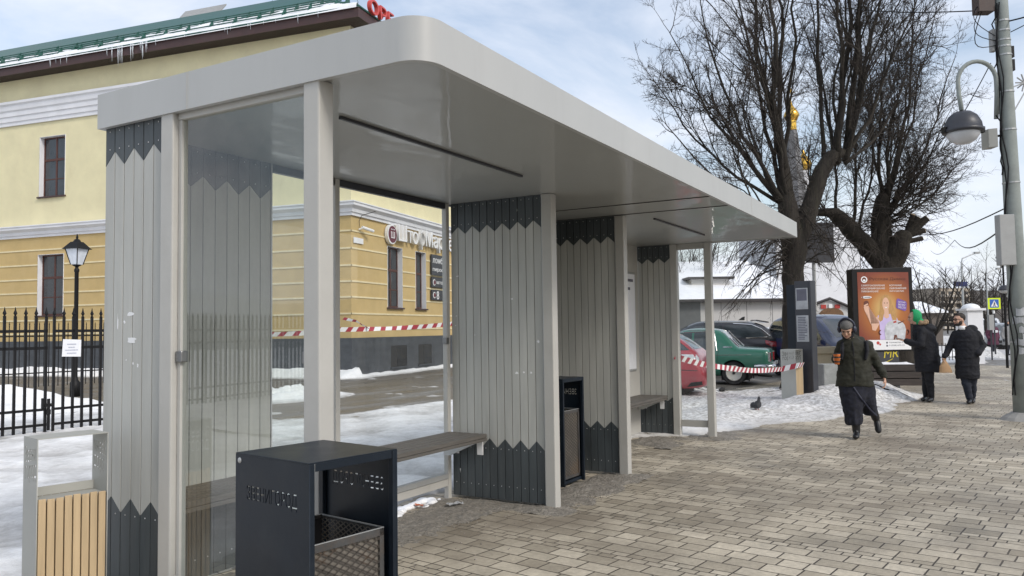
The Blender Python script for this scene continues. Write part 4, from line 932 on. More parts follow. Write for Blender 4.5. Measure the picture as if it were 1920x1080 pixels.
# ------------------------------------------------------------------ bare trees
def rv(): return Vector((random.gauss(0, 1), random.gauss(0, 1), random.gauss(0, 1)))
def curve_pts(p0, p1, n, wob, bend=Vector((0, 0, 0))):
    p0, p1 = Vector(p0), Vector(p1); d = p1-p0; L_ = d.length; out = []; off = Vector((0, 0, 0))
    for i in range(n+1):
        t = i/n
        if 0 < i < n: off = off*0.7+rv()*wob*L_
        out.append(p0+d*t+bend*(math.sin(math.pi*t))+off*math.sin(math.pi*t))
    return out
def twig(m, p, d, L_, r, lev, up=0.25, dens=1.0):
    """one twig with its own side twigs"""
    n = 5 if lev > 0 else 3; pts = [p.copy()]; q = p.copy(); dd = d.normalized()
    for i in range(n):
        dd = (dd+rv()*0.13+Vector((0, 0, up*0.16))).normalized(); q = q+dd*(L_/n); pts.append(q.copy())
    m.tube(pts, [r*(1-0.78*i/n) for i in range(n+1)], 3 if r < 0.012 else 5, cap=False)
    if lev <= 0: return
    k = int((3+L_*4.0)*dens)
    for j in range(k):
        t = random.uniform(0.18, 1.0); i = min(int(t*n), n-1); f = t*n-i; s = pts[i].lerp(pts[i+1], f)
        ax = (pts[i+1]-pts[i]).normalized(); side = ax.cross(rv()).normalized(); a = random.uniform(0.45, 1.0)
        twig(m, s, ax*math.cos(a)+side*math.sin(a), L_*random.uniform(0.22, 0.5)*(1.15-0.5*t), max(0.0036, r*random.uniform(0.35, 0.55)), lev-1, up, dens)
def limb(tm, cm, p0, p1, r0, r1, nsh, bend=(0, 0, 0), wob=0.011, lev=2, shoot=1.3, up=0.3, n=10, t0=0.15, dens=1.0, sub=0):
    pts = curve_pts(p0, p1, n, wob, Vector(bend)); tm.tube(pts, [r0+(r1-r0)*(i/n)**0.8 for i in range(n+1)], 7)
    for j in range(nsh):
        t = t0+(1-t0)*random.random()**0.85; i = min(int(t*n), n-1); s = pts[i].lerp(pts[i+1], t*n-i); ax = (pts[i+1]-pts[i]).normalized()
        side = ax.cross(rv()).normalized(); a = random.uniform(0.35, 1.1)
        twig(cm, s, ax*math.cos(a)+side*math.sin(a), shoot*random.uniform(0.45, 1.25)*(1.2-0.55*t), random.uniform(0.007, 0.013), lev, up, dens)
    for j in range(sub):
        t = random.uniform(0.12, 0.75); i = min(int(t*n), n-1); s = pts[i].lerp(pts[i+1], t*n-i); ax = (pts[-1]-pts[0]); L_ = ax.length; ax.normalize()
        side = ax.cross(rv()).normalized(); a = random.uniform(0.25, 0.65); d = (ax*math.cos(a)+side*math.sin(a)+Vector((0, 0, 0.15))).normalized(); rr = (r0+(r1-r0)*t**0.8)*random.uniform(0.4, 0.6)
        limb(tm, cm, s, s+d*L_*(1-t)*random.uniform(0.55, 1.0), max(0.012, rr), 0.008, max(5, int(nsh*0.55)), bend=-side*0.10*L_*(1-t), wob=wob, lev=lev, shoot=shoot*0.85, up=up, n=7, dens=dens)
    twig(cm, pts[-1], pts[-1]-pts[-2], shoot*0.9, r1*0.9, lev, up, dens)
    return pts
random.seed(21)
def cr_tube(m, pts, rad, n=18, k=7):  # smooth path, knobbly girth
    P = [pts[0]]+list(pts)+[pts[-1]]; out, rr = [], []
    for i in range(len(pts)-1):
        a, b, c, d = P[i], P[i+1], P[i+2], P[i+3]
        for j in range(k):
            t = j/k; out.append(0.5*((2*b)+(c-a)*t+(2*a-5*b+4*c-d)*t*t+(3*b-a-3*c+d)*t**3)); q = t*t*(3-2*t); rr.append((rad[i]*(1-q)+rad[i+1]*q)*(1+0.10*mnoise.noise(out[-1]*2.3)))
    out.append(pts[-1]); rr.append(rad[-1]); b0 = len(m.v); m.tube(out, rr, n)
    for i in range(len(out)):
        for j in range(n):
            v = m.v[b0+i*n+j]; d = v-out[i]; m.v[b0+i*n+j] = out[i]+d*(1+0.16*mnoise.noise(Vector((v.x*7, v.y*7, v.z*2.2)))+0.10*mnoise.noise(Vector((v.x*19, v.y*19, v.z*5))))
# first lime: straight dark trunk by the info pillar
T = thing('bare_tree', 'bare lime tree with straight dark trunk rising behind the dark info pillar', 'tree', tuple(gnd(1489, 740)), 0, 'pollarded lime trees on the verge')
base = Vector(T.location); inv = base
tm, cm = MB(), MB(); D0 = 18.4
W_ = lambda u, v, d: at(u, v, d)-base
tr = [Vector((0, 0, -0.1)), W_(1489, 690, D0), W_(1488, 600, D0), W_(1487, 520, D0), W_(1489, 450, D0), W_(1480, 405, D0), W_(1472, 350, D0), W_(1468, 285, D0)]
cr_tube(tm, tr, [0.34, 0.27, 0.245, 0.245, 0.27, 0.22, 0.17, 0.08])
trb = [W_(1489, 470, D0), W_(1505, 425, D0), W_(1524, 372, D0), W_(1540, 325, D0), W_(1560, 295, D0), W_(1588, 283, D0)]
cr_tube(tm, trb, [0.20, 0.22, 0.19, 0.185, 0.17, 0.08])
la, lb, lc = W_(1484, 425, D0), W_(1474, 370, D0), W_(1470, 320, D0)
kb, kc, kd = W_(1545, 315, D0), W_(1565, 292, D0), W_(1585, 284, D0)
def TL(lst, sub=4, dens=1.3):
    for (src, u, v, dd, r0, nsh) in lst:
        e = W_(u, v, DD+dd); L0 = (e-src).length; side = (u-1520)/300.0
        bd = Vector((0, 0, -0.06*L0*min(1.6, abs(side)*1.4)))+CRh0*random.gauss(0, 0.12)
        limb(tm, cm, src+rv()*0.05-Vector((0, 0, 0.2)), e, r0, 0.010, nsh, bend=bd, shoot=1.25, up=0.30, sub=sub, dens=dens)
CRh0 = Vector((CR.x, CR.y, 0)).normalized(); DD = D0
TL([(la, 1250, 235, -0.8, 0.055, 18), (la, 1205, 330, 0.6, 0.045, 16), (la, 1290, 350, -1.3, 0.04, 16), (lb, 1255, 60, 0.3, 0.06, 18), (lb, 1225, 150, 1.0, 0.05, 18), (lb, 1310, -20, -0.9, 0.065, 18), (la, 1365, -120, 0.5, 0.07, 20), (lc, 1400, -200, -0.3, 0.08, 20), (lc, 1435, -200, 0.9, 0.08, 18), (lc, 1462, -230, -0.7, 0.085, 18), (lb, 1330, 150, 1.0, 0.05, 16), (lb, 1380, 20, -1.2, 0.055, 16), (lc, 1495, -160, 1.1, 0.06, 16),
    (kb, 1520, -220, 0.3, 0.06, 18), (kc, 1548, -240, -0.6, 0.075, 18), (kc, 1572, -260, 0.5, 0.09, 18), (kd, 1600, -240, -0.3, 0.08, 18), (kd, 1640, -220, 0.8, 0.075, 18), (kd, 1690, -160, -0.7, 0.065, 18), (kd, 1735, -40, 0.4, 0.06, 18), (kc, 1500, 40, 1.4, 0.05, 14), (kd, 1640, 40, -1.4, 0.055, 14), (kd, 1700, 130, 1.2, 0.045, 14)])
# drooping small branches under the crown
for _ in range(34):
    s = W_(random.uniform(1478, 1500), random.uniform(400, 520), D0); e = W_(random.uniform(1345, 1470), random.uniform(430, 580), D0+random.uniform(-1.2, 1.2))
    limb(tm, cm, s, e, 0.018, 0.006, 5, bend=(0, 0, 0.22), shoot=0.5, up=-0.5, n=6, lev=1)
for _ in range(14):
    s = W_(random.uniform(1490, 1505), random.uniform(380, 500), D0); e = W_(random.uniform(1530, 1610), random.uniform(400, 560), D0+random.uniform(-1, 1))
    limb(tm, cm, s, e, 0.016, 0.006, 5, bend=(0, 0, 0.15), shoot=0.5, up=-0.4, n=6, lev=1)
for k in range(150):
    t = random.uniform(0.2, 4.9); i = min(int(t), 4); s = trb[i].lerp(trb[i+1], t-i); sd_ = rv().normalized(); twig(cm, s+sd_*0.16, sd_, random.uniform(0.25, 1.0), 0.006, 1, 0.15)
for k in range(160):   # epicormic shoots on the trunk
    t = random.uniform(0.25, 0.98)*7; i = min(int(t), 6); s = tr[i].lerp(tr[i+1], t-i); sd_ = Vector((random.gauss(0, 1), random.gauss(0, 1), random.uniform(-0.5, 0.8))).normalized()
    twig(cm, s+Vector((sd_.x, sd_.y, 0))*0.2, sd_, random.uniform(0.2, 0.75), 0.006, 1, -0.2)
tm.build('trunk', 'bark', T, smooth=True); tag(cm.build('crown', 'twig', T), kind='stuff')
# second lime: thick leaning limbs and sawn stubs behind the lightbox
D2_ = 21.0; p = at(1686, 690, D2_)
T = thing('bare_tree', 'large bare lime tree with thick leaning limbs and sawn stubs behind the lightbox', 'tree', (p.x, p.y, 0), 0, 'pollarded lime trees on the verge')
base = Vector(T.location); tm, cm = MB(), MB()
tr = [Vector((0, 0, -0.2)), W_(1688, 640, D2_), W_(1680, 560, D2_), W_(1664, 505, D2_), W_(1655, 465, D2_), W_(1652, 425, D2_), W_(1653, 385, D2_), W_(1660, 355, D2_)]
cr_tube(tm, tr, [0.46, 0.41, 0.37, 0.36, 0.29, 0.25, 0.20, 0.09])
trl = [W_(1660, 500, D2_), W_(1632, 468, D2_), W_(1600, 435, D2_), W_(1570, 404, D2_), W_(1545, 398, D2_), W_(1520, 402, D2_)]
cr_tube(tm, trl, [0.26, 0.24, 0.22, 0.17, 0.11, 0.05])
tr2 = [W_(1664, 505, D2_), W_(1683, 465, D2_-0.2), W_(1693, 445, D2_-0.3), W_(1697, 434, D2_-0.3)]
cr_tube(tm, tr2, [0.32, 0.30, 0.22, 0.14])
k1, k2, k3, k4 = W_(1652, 400, D2_), W_(1658, 370, D2_), W_(1600, 437, D2_), W_(1570, 405, D2_); DD = D2_
TL([(k2, 1720, -60, 0.5, 0.075, 18), (k2, 1705, 120, -0.6, 0.07, 18), (k1, 1790, 110, 0.9, 0.05, 18), (k1, 1775, 220, -0.6, 0.045, 18), (k1, 1785, 320, 0.3, 0.035, 16), (k2, 1755, 20, 1.2, 0.055, 18), (k2, 1665, 40, -1.2, 0.065, 18), (k2, 1630, 90, 0.9, 0.055, 16), (k1, 1690, 200, 1.6, 0.05, 14), (k3, 1605, 150, 0.5, 0.06, 16), (k3, 1630, 200, -0.9, 0.05, 14), (k4, 1560, 150, 1.0, 0.05, 14), (k4, 1520, 260, -0.8, 0.035, 12), (k1, 1740, 330, -1.2, 0.035, 14)])
for _ in range(50):
    s = random.choice((tr[4], tr[5], tr[6], trl[2], trl[3], trl[4])); e = s+Vector((random.gauss(0, 0.9), random.gauss(0, 0.9), random.uniform(-1.4, 0.8)))
    limb(tm, cm, s, e, 0.015, 0.005, 6, bend=(0, 0, 0.12), shoot=0.6, up=-0.2, n=6, lev=1)
for _ in range(22):
    s = W_(random.uniform(1640, 1665), random.uniform(350, 430), D2_); e = W_(random.uniform(1690, 1800), random.uniform(230, 410), D2_+random.uniform(-1.5, 1.5))
    limb(tm, cm, s, e, 0.018, 0.005, 9, bend=(0, 0, -0.15), shoot=0.9, up=0.25, n=8, lev=1)
for k in range(220):
    t = random.uniform(3, 6.9); i = min(int(t), 6); s = tr[i].lerp(tr[i+1], t-i); sd_ = rv().normalized()
    twig(cm, s+sd_*0.22, sd_, random.uniform(0.25, 0.9), 0.006, 1, 0.1)
tk = tm.build('trunk', 'bark', T, smooth=True); tag(cm.build('crown', 'twig', T), kind='stuff')
for (u0, v0, u1, v1, r) in ((1695, 448, 1738, 409, 0.09), (1698, 440, 1722, 407, 0.08), (1692, 445, 1734, 432, 0.07), (1702, 430, 1712, 402, 0.065), (1690, 455, 1730, 447, 0.06)):
    a, b = W_(u0, v0, D2_-0.3), W_(u1, v1, D2_-0.45); g = MB(); g.tube([a, b], [r*1.15, r], 9); g.build('stub', 'bark', tk)
    g = MB(); g.tube([b, b+(b-a).normalized()*0.008], [r*0.93, r*0.9], 9); g.build('sawn_end', 'cut', tk)
def far_tree(u, v0, v1, d, sp, nl, label, seed, group, rr=0.12, mtw=0.006, zb=0.0, shoot=1.2, lev=1, lean=0):
    random.seed(seed); b = at(u, v0, d); T = thing('bare_tree', label, 'tree', (b.x, b.y, zb), 0, group); tm, cm = MB(), MB()
    top = at(u+lean, v1, d).z-zb; k = top*0.32; tm.tube([(0, 0, -0.1), (0.03, 0.05, k*0.6), (0, 0, k)], [rr*1.3, rr, rr*0.85], 8)
    for i in range(nl):
        a = 2*math.pi*i/nl+random.random(); s = random.uniform(0.5, 1.0)*sp; zt = k+(top-k)*random.uniform(0.5, 1.0)
        limb(tm, cm, (0, 0, k*random.uniform(0.75, 1.0)), (s*math.cos(a), s*math.sin(a), zt), rr*0.5, 0.02, int(10), bend=(0, 0, -0.12*sp), shoot=shoot, up=0.3, lev=lev, n=7)
    tm.build('trunk', 'bark', T, smooth=True); tag(cm.build('crown', 'twig', T), kind='stuff'); return T
far_tree(1752, 650, 505, 34, 1.9, 9, 'small bare tree with spreading twigs right of the lightbox', 3, 'small bare trees along the street', 0.11, lev=2, shoot=0.8)
far_tree(1852, 640, 480, 60, 3.6, 9, 'bare tree behind the white gate pier near the street lamps', 4, 'small bare trees along the street', 0.16, shoot=1.6, lev=2)
far_tree(1800, 640, 560, 75, 2.6, 8, 'dark bare tree in front of the far apartment block', 5, 'small bare trees along the street', 0.14, shoot=1.4, lev=2)
far_tree(1292, 640, 440, 40, 2.6, 14, 'slender bare tree with upright twigs behind the snowy kiosk roof', 6, 'bare trees behind the kiosk', 0.1, shoot=1.9, lev=2)
far_tree(1262, 640, 455, 42, 2.4, 12, 'thin bare tree left of the one behind the snowy kiosk', 8, 'bare trees behind the kiosk', 0.1, shoot=1.9, lev=2)
far_tree(1325, 640, 470, 44, 2.2, 12, 'thin bare tree right of the one behind the snowy kiosk', 9, 'bare trees behind the kiosk', 0.1, shoot=1.7, lev=2)

# ------------------------------------------------------------------ things on the verge
def face_frame(P, toward, yaw=0.0):
    d = Vector((toward.x-P.x, toward.y-P.y, 0)).normalized(); return math.atan2(d.y, d.x)+yaw
# info pillar
M['notice_grey'] = mat('notice_grey', (0.36, 0.37, 0.38), 0.5, var=0.3, vs_=7)
P = gnd(1516, 752, 0.05); a = face_frame(P, CAMP)
t = thing('info_pillar', 'slim anthracite info pillar with two framed notices standing in the snow', 'info pillar', (P.x, P.y, 0), a-R(90)+R(180)-R(28))
# local x runs along the wide face, -y looks towards the viewer
g = MB(); g.box((-0.17, -0.10, -0.05), (0.17, 0.10, 2.42)); g.build('body', 'dark_grey', t, bevel=0.006)
g = MB(); g.box((-0.40, 0.0, 0.3), (-0.175, 0.09, 2.36)); g.build('side_wing', 'navy', t, bevel=0.004)
for z0, z1 in ((1.86, 2.28), (1.22, 1.74)):
    g = MB(); g.box((-0.14, -0.112, z0), (0.11, -0.1, z1)); k = g.build('notice', 'notice_grey', t)
    g = MB()
    if z0 > 1.8: g.box((-0.12, -0.1135, z0+0.17), (0.09, -0.1125, z1-0.02))
    for j in range(0 if z0 > 1.8 else 14):
        z = z1-0.04-j*(z1-z0-0.06)/14; g.box((-0.11, -0.1135, z-0.010), (random.uniform(0.02, 0.09), -0.1125, z+0.008))
    tag(g.build('printed_lines', 'ink', k), kind='stuff')
g = MB(); g.box((0.125, -0.1015, 0.0), (0.131, -0.1, 2.4)); g.build('panel_joint', 'core', t)
# lightbox with the advertising poster
LB = at(1655, 690, 18.3); lb_d = Vector((CR.x, CR.y, 0)).normalized()
lb_rz = math.atan2(lb_d.y, lb_d.x)+R(9)
t = thing('lightbox', 'dark framed street lightbox with an orange poster of a smiling woman and a steel pot', 'lightbox', (LB.x, LB.y, 0.15), lb_rz)
zb_, zt_ = at(1655, 659, 18.3).z-0.15, at(1655, 503, 18.3).z-0.15; hw = 0.755
g = MB(); o_ = [(-hw, zb_), (hw, zb_), (hw, zt_+0.03), (-hw, zt_-0.02)]; g.prism([(x, -0.11, z) for x, z in o_], (0, 0.22, 0)); g.build('case', 'black', t, bevel=0.01)
g = MB(); g.box((-0.22, -0.09, -0.3), (0.36, 0.09, zb_)); g.build('leg', 'dark_grey', t)
px0, px1, pz0, pz1 = -hw+0.13, hw-0.10, zb_+0.04, zt_-0.09
PW, PH = px1-px0, pz1-pz0
def gradmat():
    m, tt, b = newmat('poster_print'); N = tt.nodes.new; K = tt.links.new
    tc = N('ShaderNodeTexCoord'); sp = N('ShaderNodeSeparateXYZ'); K(tc.outputs['Object'], sp.inputs[0])
    def axis(o, c, s):
        q = N('ShaderNodeMath'); q.operation = 'SUBTRACT'; q.inputs[1].default_value = c; K(o, q.inputs[0])
        k = N('ShaderNodeMath'); k.operation = 'DIVIDE'; k.inputs[1].default_value = s; K(q.outputs[0], k.inputs[0])
        j = N('ShaderNodeMath'); j.operation = 'MULTIPLY'; K(k.outputs[0], j.inputs[0]); K(k.outputs[0], j.inputs[1]); return j.outputs[0]
    ad = N('ShaderNodeMath'); ad.operation = 'ADD'; K(axis(sp.outputs[0], (px0+px1)/2+0.03, PW*0.62), ad.inputs[0]); K(axis(sp.outputs[2], pz0+PH*0.52, PH*0.50), ad.inputs[1])
    sq = N('ShaderNodeMath'); sq.operation = 'SQRT'; K(ad.outputs[0], sq.inputs[0])
    cr = N('ShaderNodeValToRGB'); e = cr.color_ramp.elements; e[0].position = 0.1; e[0].color = (0.62, 0.44, 0.16, 1); e[1].position = 1.0; e[1].color = (0.19, 0.036, 0.018, 1)
    k = e.new(0.5); k.color = (0.42, 0.145, 0.03, 1)
    K(sq.outputs[0], cr.inputs[0]); K(cr.outputs[0], b.inputs['Base Color']); b.inputs['Roughness'].default_value = 0.3; return m
g = MB(); g.box((px0, -0.116, pz0), (px1, -0.11, pz1)); po = g.build('poster', gradmat(), t)
def pl(fx, fz): return (px0+fx*PW, pz0+fz*PH)
def pshape(name, pts, m, lay):
    g = MB(); y = -0.116-0.0012*lay; g.prism([(*[pl(a, b)[0]], y, pl(a, b)[1]) for a, b in pts], (0, -0.001, 0)); return g.build(name, m, po)
def pell(name, cx, cz, rx, rz, m, lay, n=22, rot=0): 
    asp = PH/PW
    pts = []
    for k in range(n):
        q = 2*math.pi*k/n; x, z = rx*math.cos(q), rz*math.sin(q)*1.0
        pts.append((cx+x*math.cos(rot)-z*math.sin(rot)*asp*0, cz+z))
    return pshape(name, pts, m, lay)
M['p_skin'] = mat('print_skin', (0.68, 0.42, 0.30), 0.5, var=0.05); M['p_hair'] = mat('print_hair', (0.46, 0.26, 0.09), 0.5, var=0.3, vs_=14, stretch=(6, 1, 1)); M['p_lilac'] = mat('print_lilac', (0.56, 0.46, 0.72), 0.5, var=0.1)
M['p_pot'] = mat('print_pot', (0.52, 0.53, 0.55), 0.4, var=0.35, vs_=9); M['p_purple'] = mat('print_purple', (0.17, 0.09, 0.36), 0.5); M['p_brown'] = mat('print_brown', (0.12, 0.03, 0.015), 0.5); M['p_red'] = mat('print_red', (0.45, 0.05, 0.04), 0.5)
pshape('bottom_band', [(0, 0), (1, 0), (1, 0.125), (0, 0.13)], 'signwhite', 1)
pshape('printed_torso', [(0.40, 0.13), (0.40, 0.33), (0.36, 0.40), (0.37, 0.44), (0.47, 0.47), (0.62, 0.47), (0.73, 0.43), (0.77, 0.36), (0.74, 0.13)], 'p_lilac', 2)
pshape('printed_arm', [(0.37, 0.43), (0.31, 0.41), (0.22, 0.34), (0.17, 0.45), (0.12, 0.50), (0.10, 0.55), (0.15, 0.60), (0.20, 0.56), (0.21, 0.47), (0.255, 0.255), (0.32, 0.245), (0.40, 0.34)], 'p_skin', 3)
pshape('printed_hair', [(0.38, 0.40), (0.41, 0.50), (0.43, 0.62), (0.46, 0.685), (0.52, 0.71), (0.59, 0.70), (0.64, 0.64), (0.69, 0.53), (0.74, 0.42), (0.73, 0.37), (0.66, 0.36), (0.62, 0.46), (0.49, 0.46), (0.46, 0.38), (0.41, 0.36)], 'p_hair', 3)
pshape('printed_neck', [(0.49, 0.42), (0.50, 0.52), (0.58, 0.52), (0.59, 0.42), (0.54, 0.40)], 'p_skin', 4)
pell('printed_face', 0.532, 0.585, 0.068, 0.088, 'p_skin', 5)
for fx in (0.505, 0.56): pell('printed_eye', fx, 0.602, 0.011, 0.006, 'p_brown', 6, 10)
pshape('printed_smile', [(0.50, 0.553), (0.535, 0.535), (0.57, 0.555), (0.535, 0.548)], 'signwhite', 6)
pell('printed_tin', 0.155, 0.60, 0.05, 0.035, 'p_brown', 5, 12)
pshape('printed_fingers', [(0.10, 0.575), (0.18, 0.60), (0.19, 0.585), (0.11, 0.555)], 'p_skin', 6); pshape('printed_fingers', [(0.10, 0.545), (0.18, 0.57), (0.19, 0.555), (0.11, 0.525)], 'p_skin', 6)
pell('printed_lid', 0.70, 0.28, 0.20, 0.10, 'p_pot', 6); pshape('printed_pot', [(0.50, 0.13), (0.49, 0.27), (0.91, 0.27), (0.88, 0.13)], 'p_pot', 7)
for fx in (0.42, 0.93): 
    g = MB(); y = -0.126; c = pl(fx, 0.225); pts = [(c[0]+(-1 if fx < 0.6 else 1)*0.045*math.cos(q), y, c[1]+0.05*math.sin(q)) for q in [k*0.35-1.4 for k in range(9)]]; g.tube(pts, 0.012, 5); g.build('printed_handle', 'p_brown', po)
pshape('printed_handle', [(0.655, 0.13), (0.675, 0.19), (0.72, 0.19), (0.74, 0.13), (0.715, 0.13), (0.70, 0.165), (0.69, 0.13)], 'p_brown', 8)
pshape('printed_clamp', [(0.66, 0.36), (0.72, 0.375), (0.73, 0.35), (0.67, 0.34)], 'p_red', 8); pshape('printed_clamp', [(0.75, 0.345), (0.88, 0.375), (0.88, 0.365), (0.76, 0.33)], 'p_brown', 8)
pshape('badge', [(0.73, 0.545), (0.745, 0.64), (0.775, 0.66), (0.93, 0.62), (0.945, 0.595), (0.93, 0.51), (0.90, 0.495), (0.75, 0.53)], 'p_purple', 5)
def ptext(s, fx, fz, fw, fh, m, lay, tilt=0.0):
    x, z = pl(fx, fz); text('poster_lettering', s, m, po, (x, -0.116-0.0012*lay, z), (1, 0, tilt), (-tilt, 0, 1), fh*PH, fw*PW, 0.001)
pell('emblem', 0.13, 0.905, 0.062, 0.042, 'signwhite', 2); pell('emblem_mark', 0.13, 0.905, 0.042, 0.029, 'p_brown', 3); pell('emblem_mark', 0.13, 0.895, 0.026, 0.014, 'signwhite', 4)
ptext('Русская Дымка', 0.235, 0.885, 0.70, 0.05, 'p_brown', 3)
for s, z, w_ in (('САМОГОНОВАРЕНИЕ', 0.818, 0.46), ('КОНСЕРВИРОВАНИЕ', 0.78, 0.46), ('ПИВОВАРЕНИЕ', 0.742, 0.33)): ptext(s, 0.07, z, w_, 0.022, 'signwhite', 3)
for s, z, w_ in (('КОПЧЕНИЕ', 0.818, 0.24), ('СЫРОВАРЕНИЕ', 0.78, 0.33), ('ВИНОДЕЛИЕ', 0.742, 0.28)): ptext(s, 0.62, z, w_, 0.022, 'signwhite', 3)
pell('pill', 0.165, 0.677, 0.10, 0.016, 'signwhite', 3); pell('pill_dot', 0.09, 0.677, 0.014, 0.010, 'p_brown', 4); pshape('pill_line', [(0.12, 0.672), (0.24, 0.672), (0.24, 0.682), (0.12, 0.682)], 'ink', 4)
for s, z in (('ДЕЛАЙ', 0.605), ('МУЖУ', 0.57), ('МЕСТО', 0.535)): ptext(s, 0.775, z, 0.14, 0.026, 'signwhite', 6, -0.13)
ptext('Украинская 9', 0.57, 0.082, 0.27, 0.022, 'ink', 3); ptext('9 (958) 675-23', 0.57, 0.042, 0.30, 0.022, 'ink', 3)
for z in (0.092, 0.052): pell('contact_dot', 0.53, z, 0.018, 0.012, 'ink', 3, 10)
pell('flower', 0.355, 0.09, 0.03, 0.022, 'p_red', 3, 8); pell('flower', 0.395, 0.07, 0.018, 0.014, 'p_red', 3, 8)
M['graf'] = mat('graffiti_yellow', (0.62, 0.5, 0.03), 0.5)
text('graffiti', 'MR', 'graf', t, (-0.02, -0.0905, 0.62), (1, 0, 0.05), (0.15, 0, 1), 0.20, 0.36, 0.003)
g = MB(); g.tube([(-0.05, -0.092, 0.50), (0.12, -0.092, 0.56), (0.02, -0.092, 0.52), (0.2, -0.092, 0.60)], 0.008, 4); g.build('graffiti', 'graf', t)
# stacked dark planks: low bench base beside the lightbox
pb = at(1690, 712, 17.2)
M['darkwood'] = mat('dark_timber', (0.045, 0.036, 0.032), 0.7, var=0.4, vs_=3, stretch=(1, 10, 10), dirt=0.3, ds=3)
t = thing('timber_bench', 'low bench of dark stacked timbers dusted with snow in front of the lightbox', 'bench', (pb.x, pb.y, 0.22), lb_rz-R(18))
for k, (z, x0, x1, y1) in enumerate(((0.0, -1.1, 0.50, 0.5), (0.155, -1.05, 0.44, 0.47), (0.31, -1.0, 0.36, 0.42))):
    g = MB(); g.box((x0, -0.05+0.02*k, z), (x1, y1, z+0.14)); g.build('timber', 'darkwood', t, bevel=0.008)
g = MB(); n = 14; vs = []; 
for i in range(n+1):
    for j in range(5): vs.append((-0.95+1.25*i/n, 0.03+0.36*j/4, 0.452+(0.03+0.03*fb(i*0.5, j, 0.9, 3))*(1 if 0 < j < 4 and 0 < i < n else 0)))
g.add(vs, [(i*5+j, (i+1)*5+j, (i+1)*5+j+1, i*5+j+1) for i in range(n) for j in range(4)]); g.build('snow_cover', 'roofsnow', t, smooth=True)
# concrete planter blocks by the pillar
t = thing('concrete_block', 'grey chipped concrete block half buried in snow behind the walking woman', 'concrete block', tuple(at(1565, 715, 16.4))[:2]+(0.12,), lb_rz-R(6))
M['concrete2'] = mat('pale_concrete', (0.27, 0.28, 0.27), 0.85, var=0.12, dirt=0.4, ds=4, dcol=(0.6, 0.6, 0.6))
g = MB(); g.box((-0.27, -0.1, -0.1), (0.42, 0.3, 0.62)); g.build('block', 'concrete2', t, bevel=0.02)
t = thing('stone_planter', 'tan stone planter wall with capping slab behind the concrete block', 'planter', tuple(at(1560, 680, 19.0))[:2]+(0.0,), lb_rz-R(3))
M['tan'] = mat('tan_stone', (0.46, 0.39, 0.27), 0.85, var=0.15, dirt=0.3, ds=3)
g = MB(); g.box((-0.42, 0, -0.1), (0.9, 0.4, 0.86)); g.build('wall', 'tan', t, bevel=0.01)
g = MB(); g.box((-0.46, -0.05, 0.862), (0.95, 0.45, 1.02)); g.build('capping', 'tan', t, bevel=0.01)

# ------------------------------------------------------------------ street pole with hooked lamp
PB = gnd(1921, 788); top = at(1880, 60, 12.75); ax_ = (top-PB); ax_n = ax_.normalized(); pr = Vector((CR.x, CR.y, 0)).normalized(); pf = Vector((CF.x, CF.y, 0)).normalized()
t = thing('street_pole', 'tall grey concrete street pole with strapped boxes and cables at the kerb', 'pole', tuple(PB))
Lp = ax_.length; pt = lambda s: ax_n*(s)
zs = lambda v: (at(1900, v, 12.8).z)/ax_n.z
g = MB(); g.lathe([(0.2, -0.05), (0.2, 0.06), (0.165, 0.08)], n=16); k = Lp
g.tube([pt(0.05), pt(Lp*0.5), pt(Lp), pt(Lp+3)], [0.150, 0.125, 0.100, 0.085], 16); g.build('shaft', 'concrete', t, smooth=True)
def prad(s): return 0.150+(0.1-0.150)*s/Lp
for v in (42, 60, 78, 90, 106, 175, 246, 345, 640): 
    s = zs(v); 
    if v < 200 or v > 200: 
        g = MB(); g.tube([pt(s-0.012), pt(s+0.012)], prad(s)+0.008, 16); g.build('strap', 'steel', t)
g = MB(); g.lathe([(0.17, 0), (0.36, 0.0), (0.30, 0.06), (0.17, 0.14)], (0, 0, -0.01), 14); g.build('footing', 'kerb', t)
M['box_brown'] = mat('junction_box', (0.055, 0.035, 0.03), 0.6)
s = zs(5); c = pt(s)-pr*0.26-pf*0.05
g = MB(); g.obox(c-pr*0.12-Vector((0, 0, 0.16)), pr*0.25, pf*0.2, Vector((0, 0, 0.34))); g.build('junction_box', 'box_brown', t)
s = zs(450); c = pt(s)-pr*0.30+pf*0.03-pf*0.16
g = MB(); g.obox(c-Vector((0, 0, 0.42)), pr*0.24, pf*0.14, Vector((0, 0, 0.80))); g.build('cabinet', 'grey_sheet', t, bevel=0.01)
s = zs(262); c = pt(s)-pr*0.32
g = MB(); g.obox(c-Vector((0, 0, 0.14))+pf*0.0, pr*0.12-pf*0.05, pf*0.2, Vector((0, 0, 0.3))); bx_ = g.build('speaker_box', 'bin_grey', t, bevel=0.006)
g = MB(); g.tube([pt(s+0.04)-pr*0.2, pt(s+0.06)], 0.02, 6); g.build('box_arm', 'black', bx_)
for v, dx in ((120, 0.12), (95, 0.12)):
    s = zs(v); c = pt(s)+pr*dx; g = MB(); g.obox(c-Vector((0, 0, 0.12)), pr*0.05, pf*0.1, Vector((0, 0, 0.18))); g.build('clamp_box', 'black', t)
s = zs(85); g = MB(); g.obox(pt(s)-pr*0.17-Vector((0, 0, 0.1)), pr*0.07, pf*0.1, Vector((0, 0, 0.35))); g.build('clamp_box', 'grey_sheet', t)
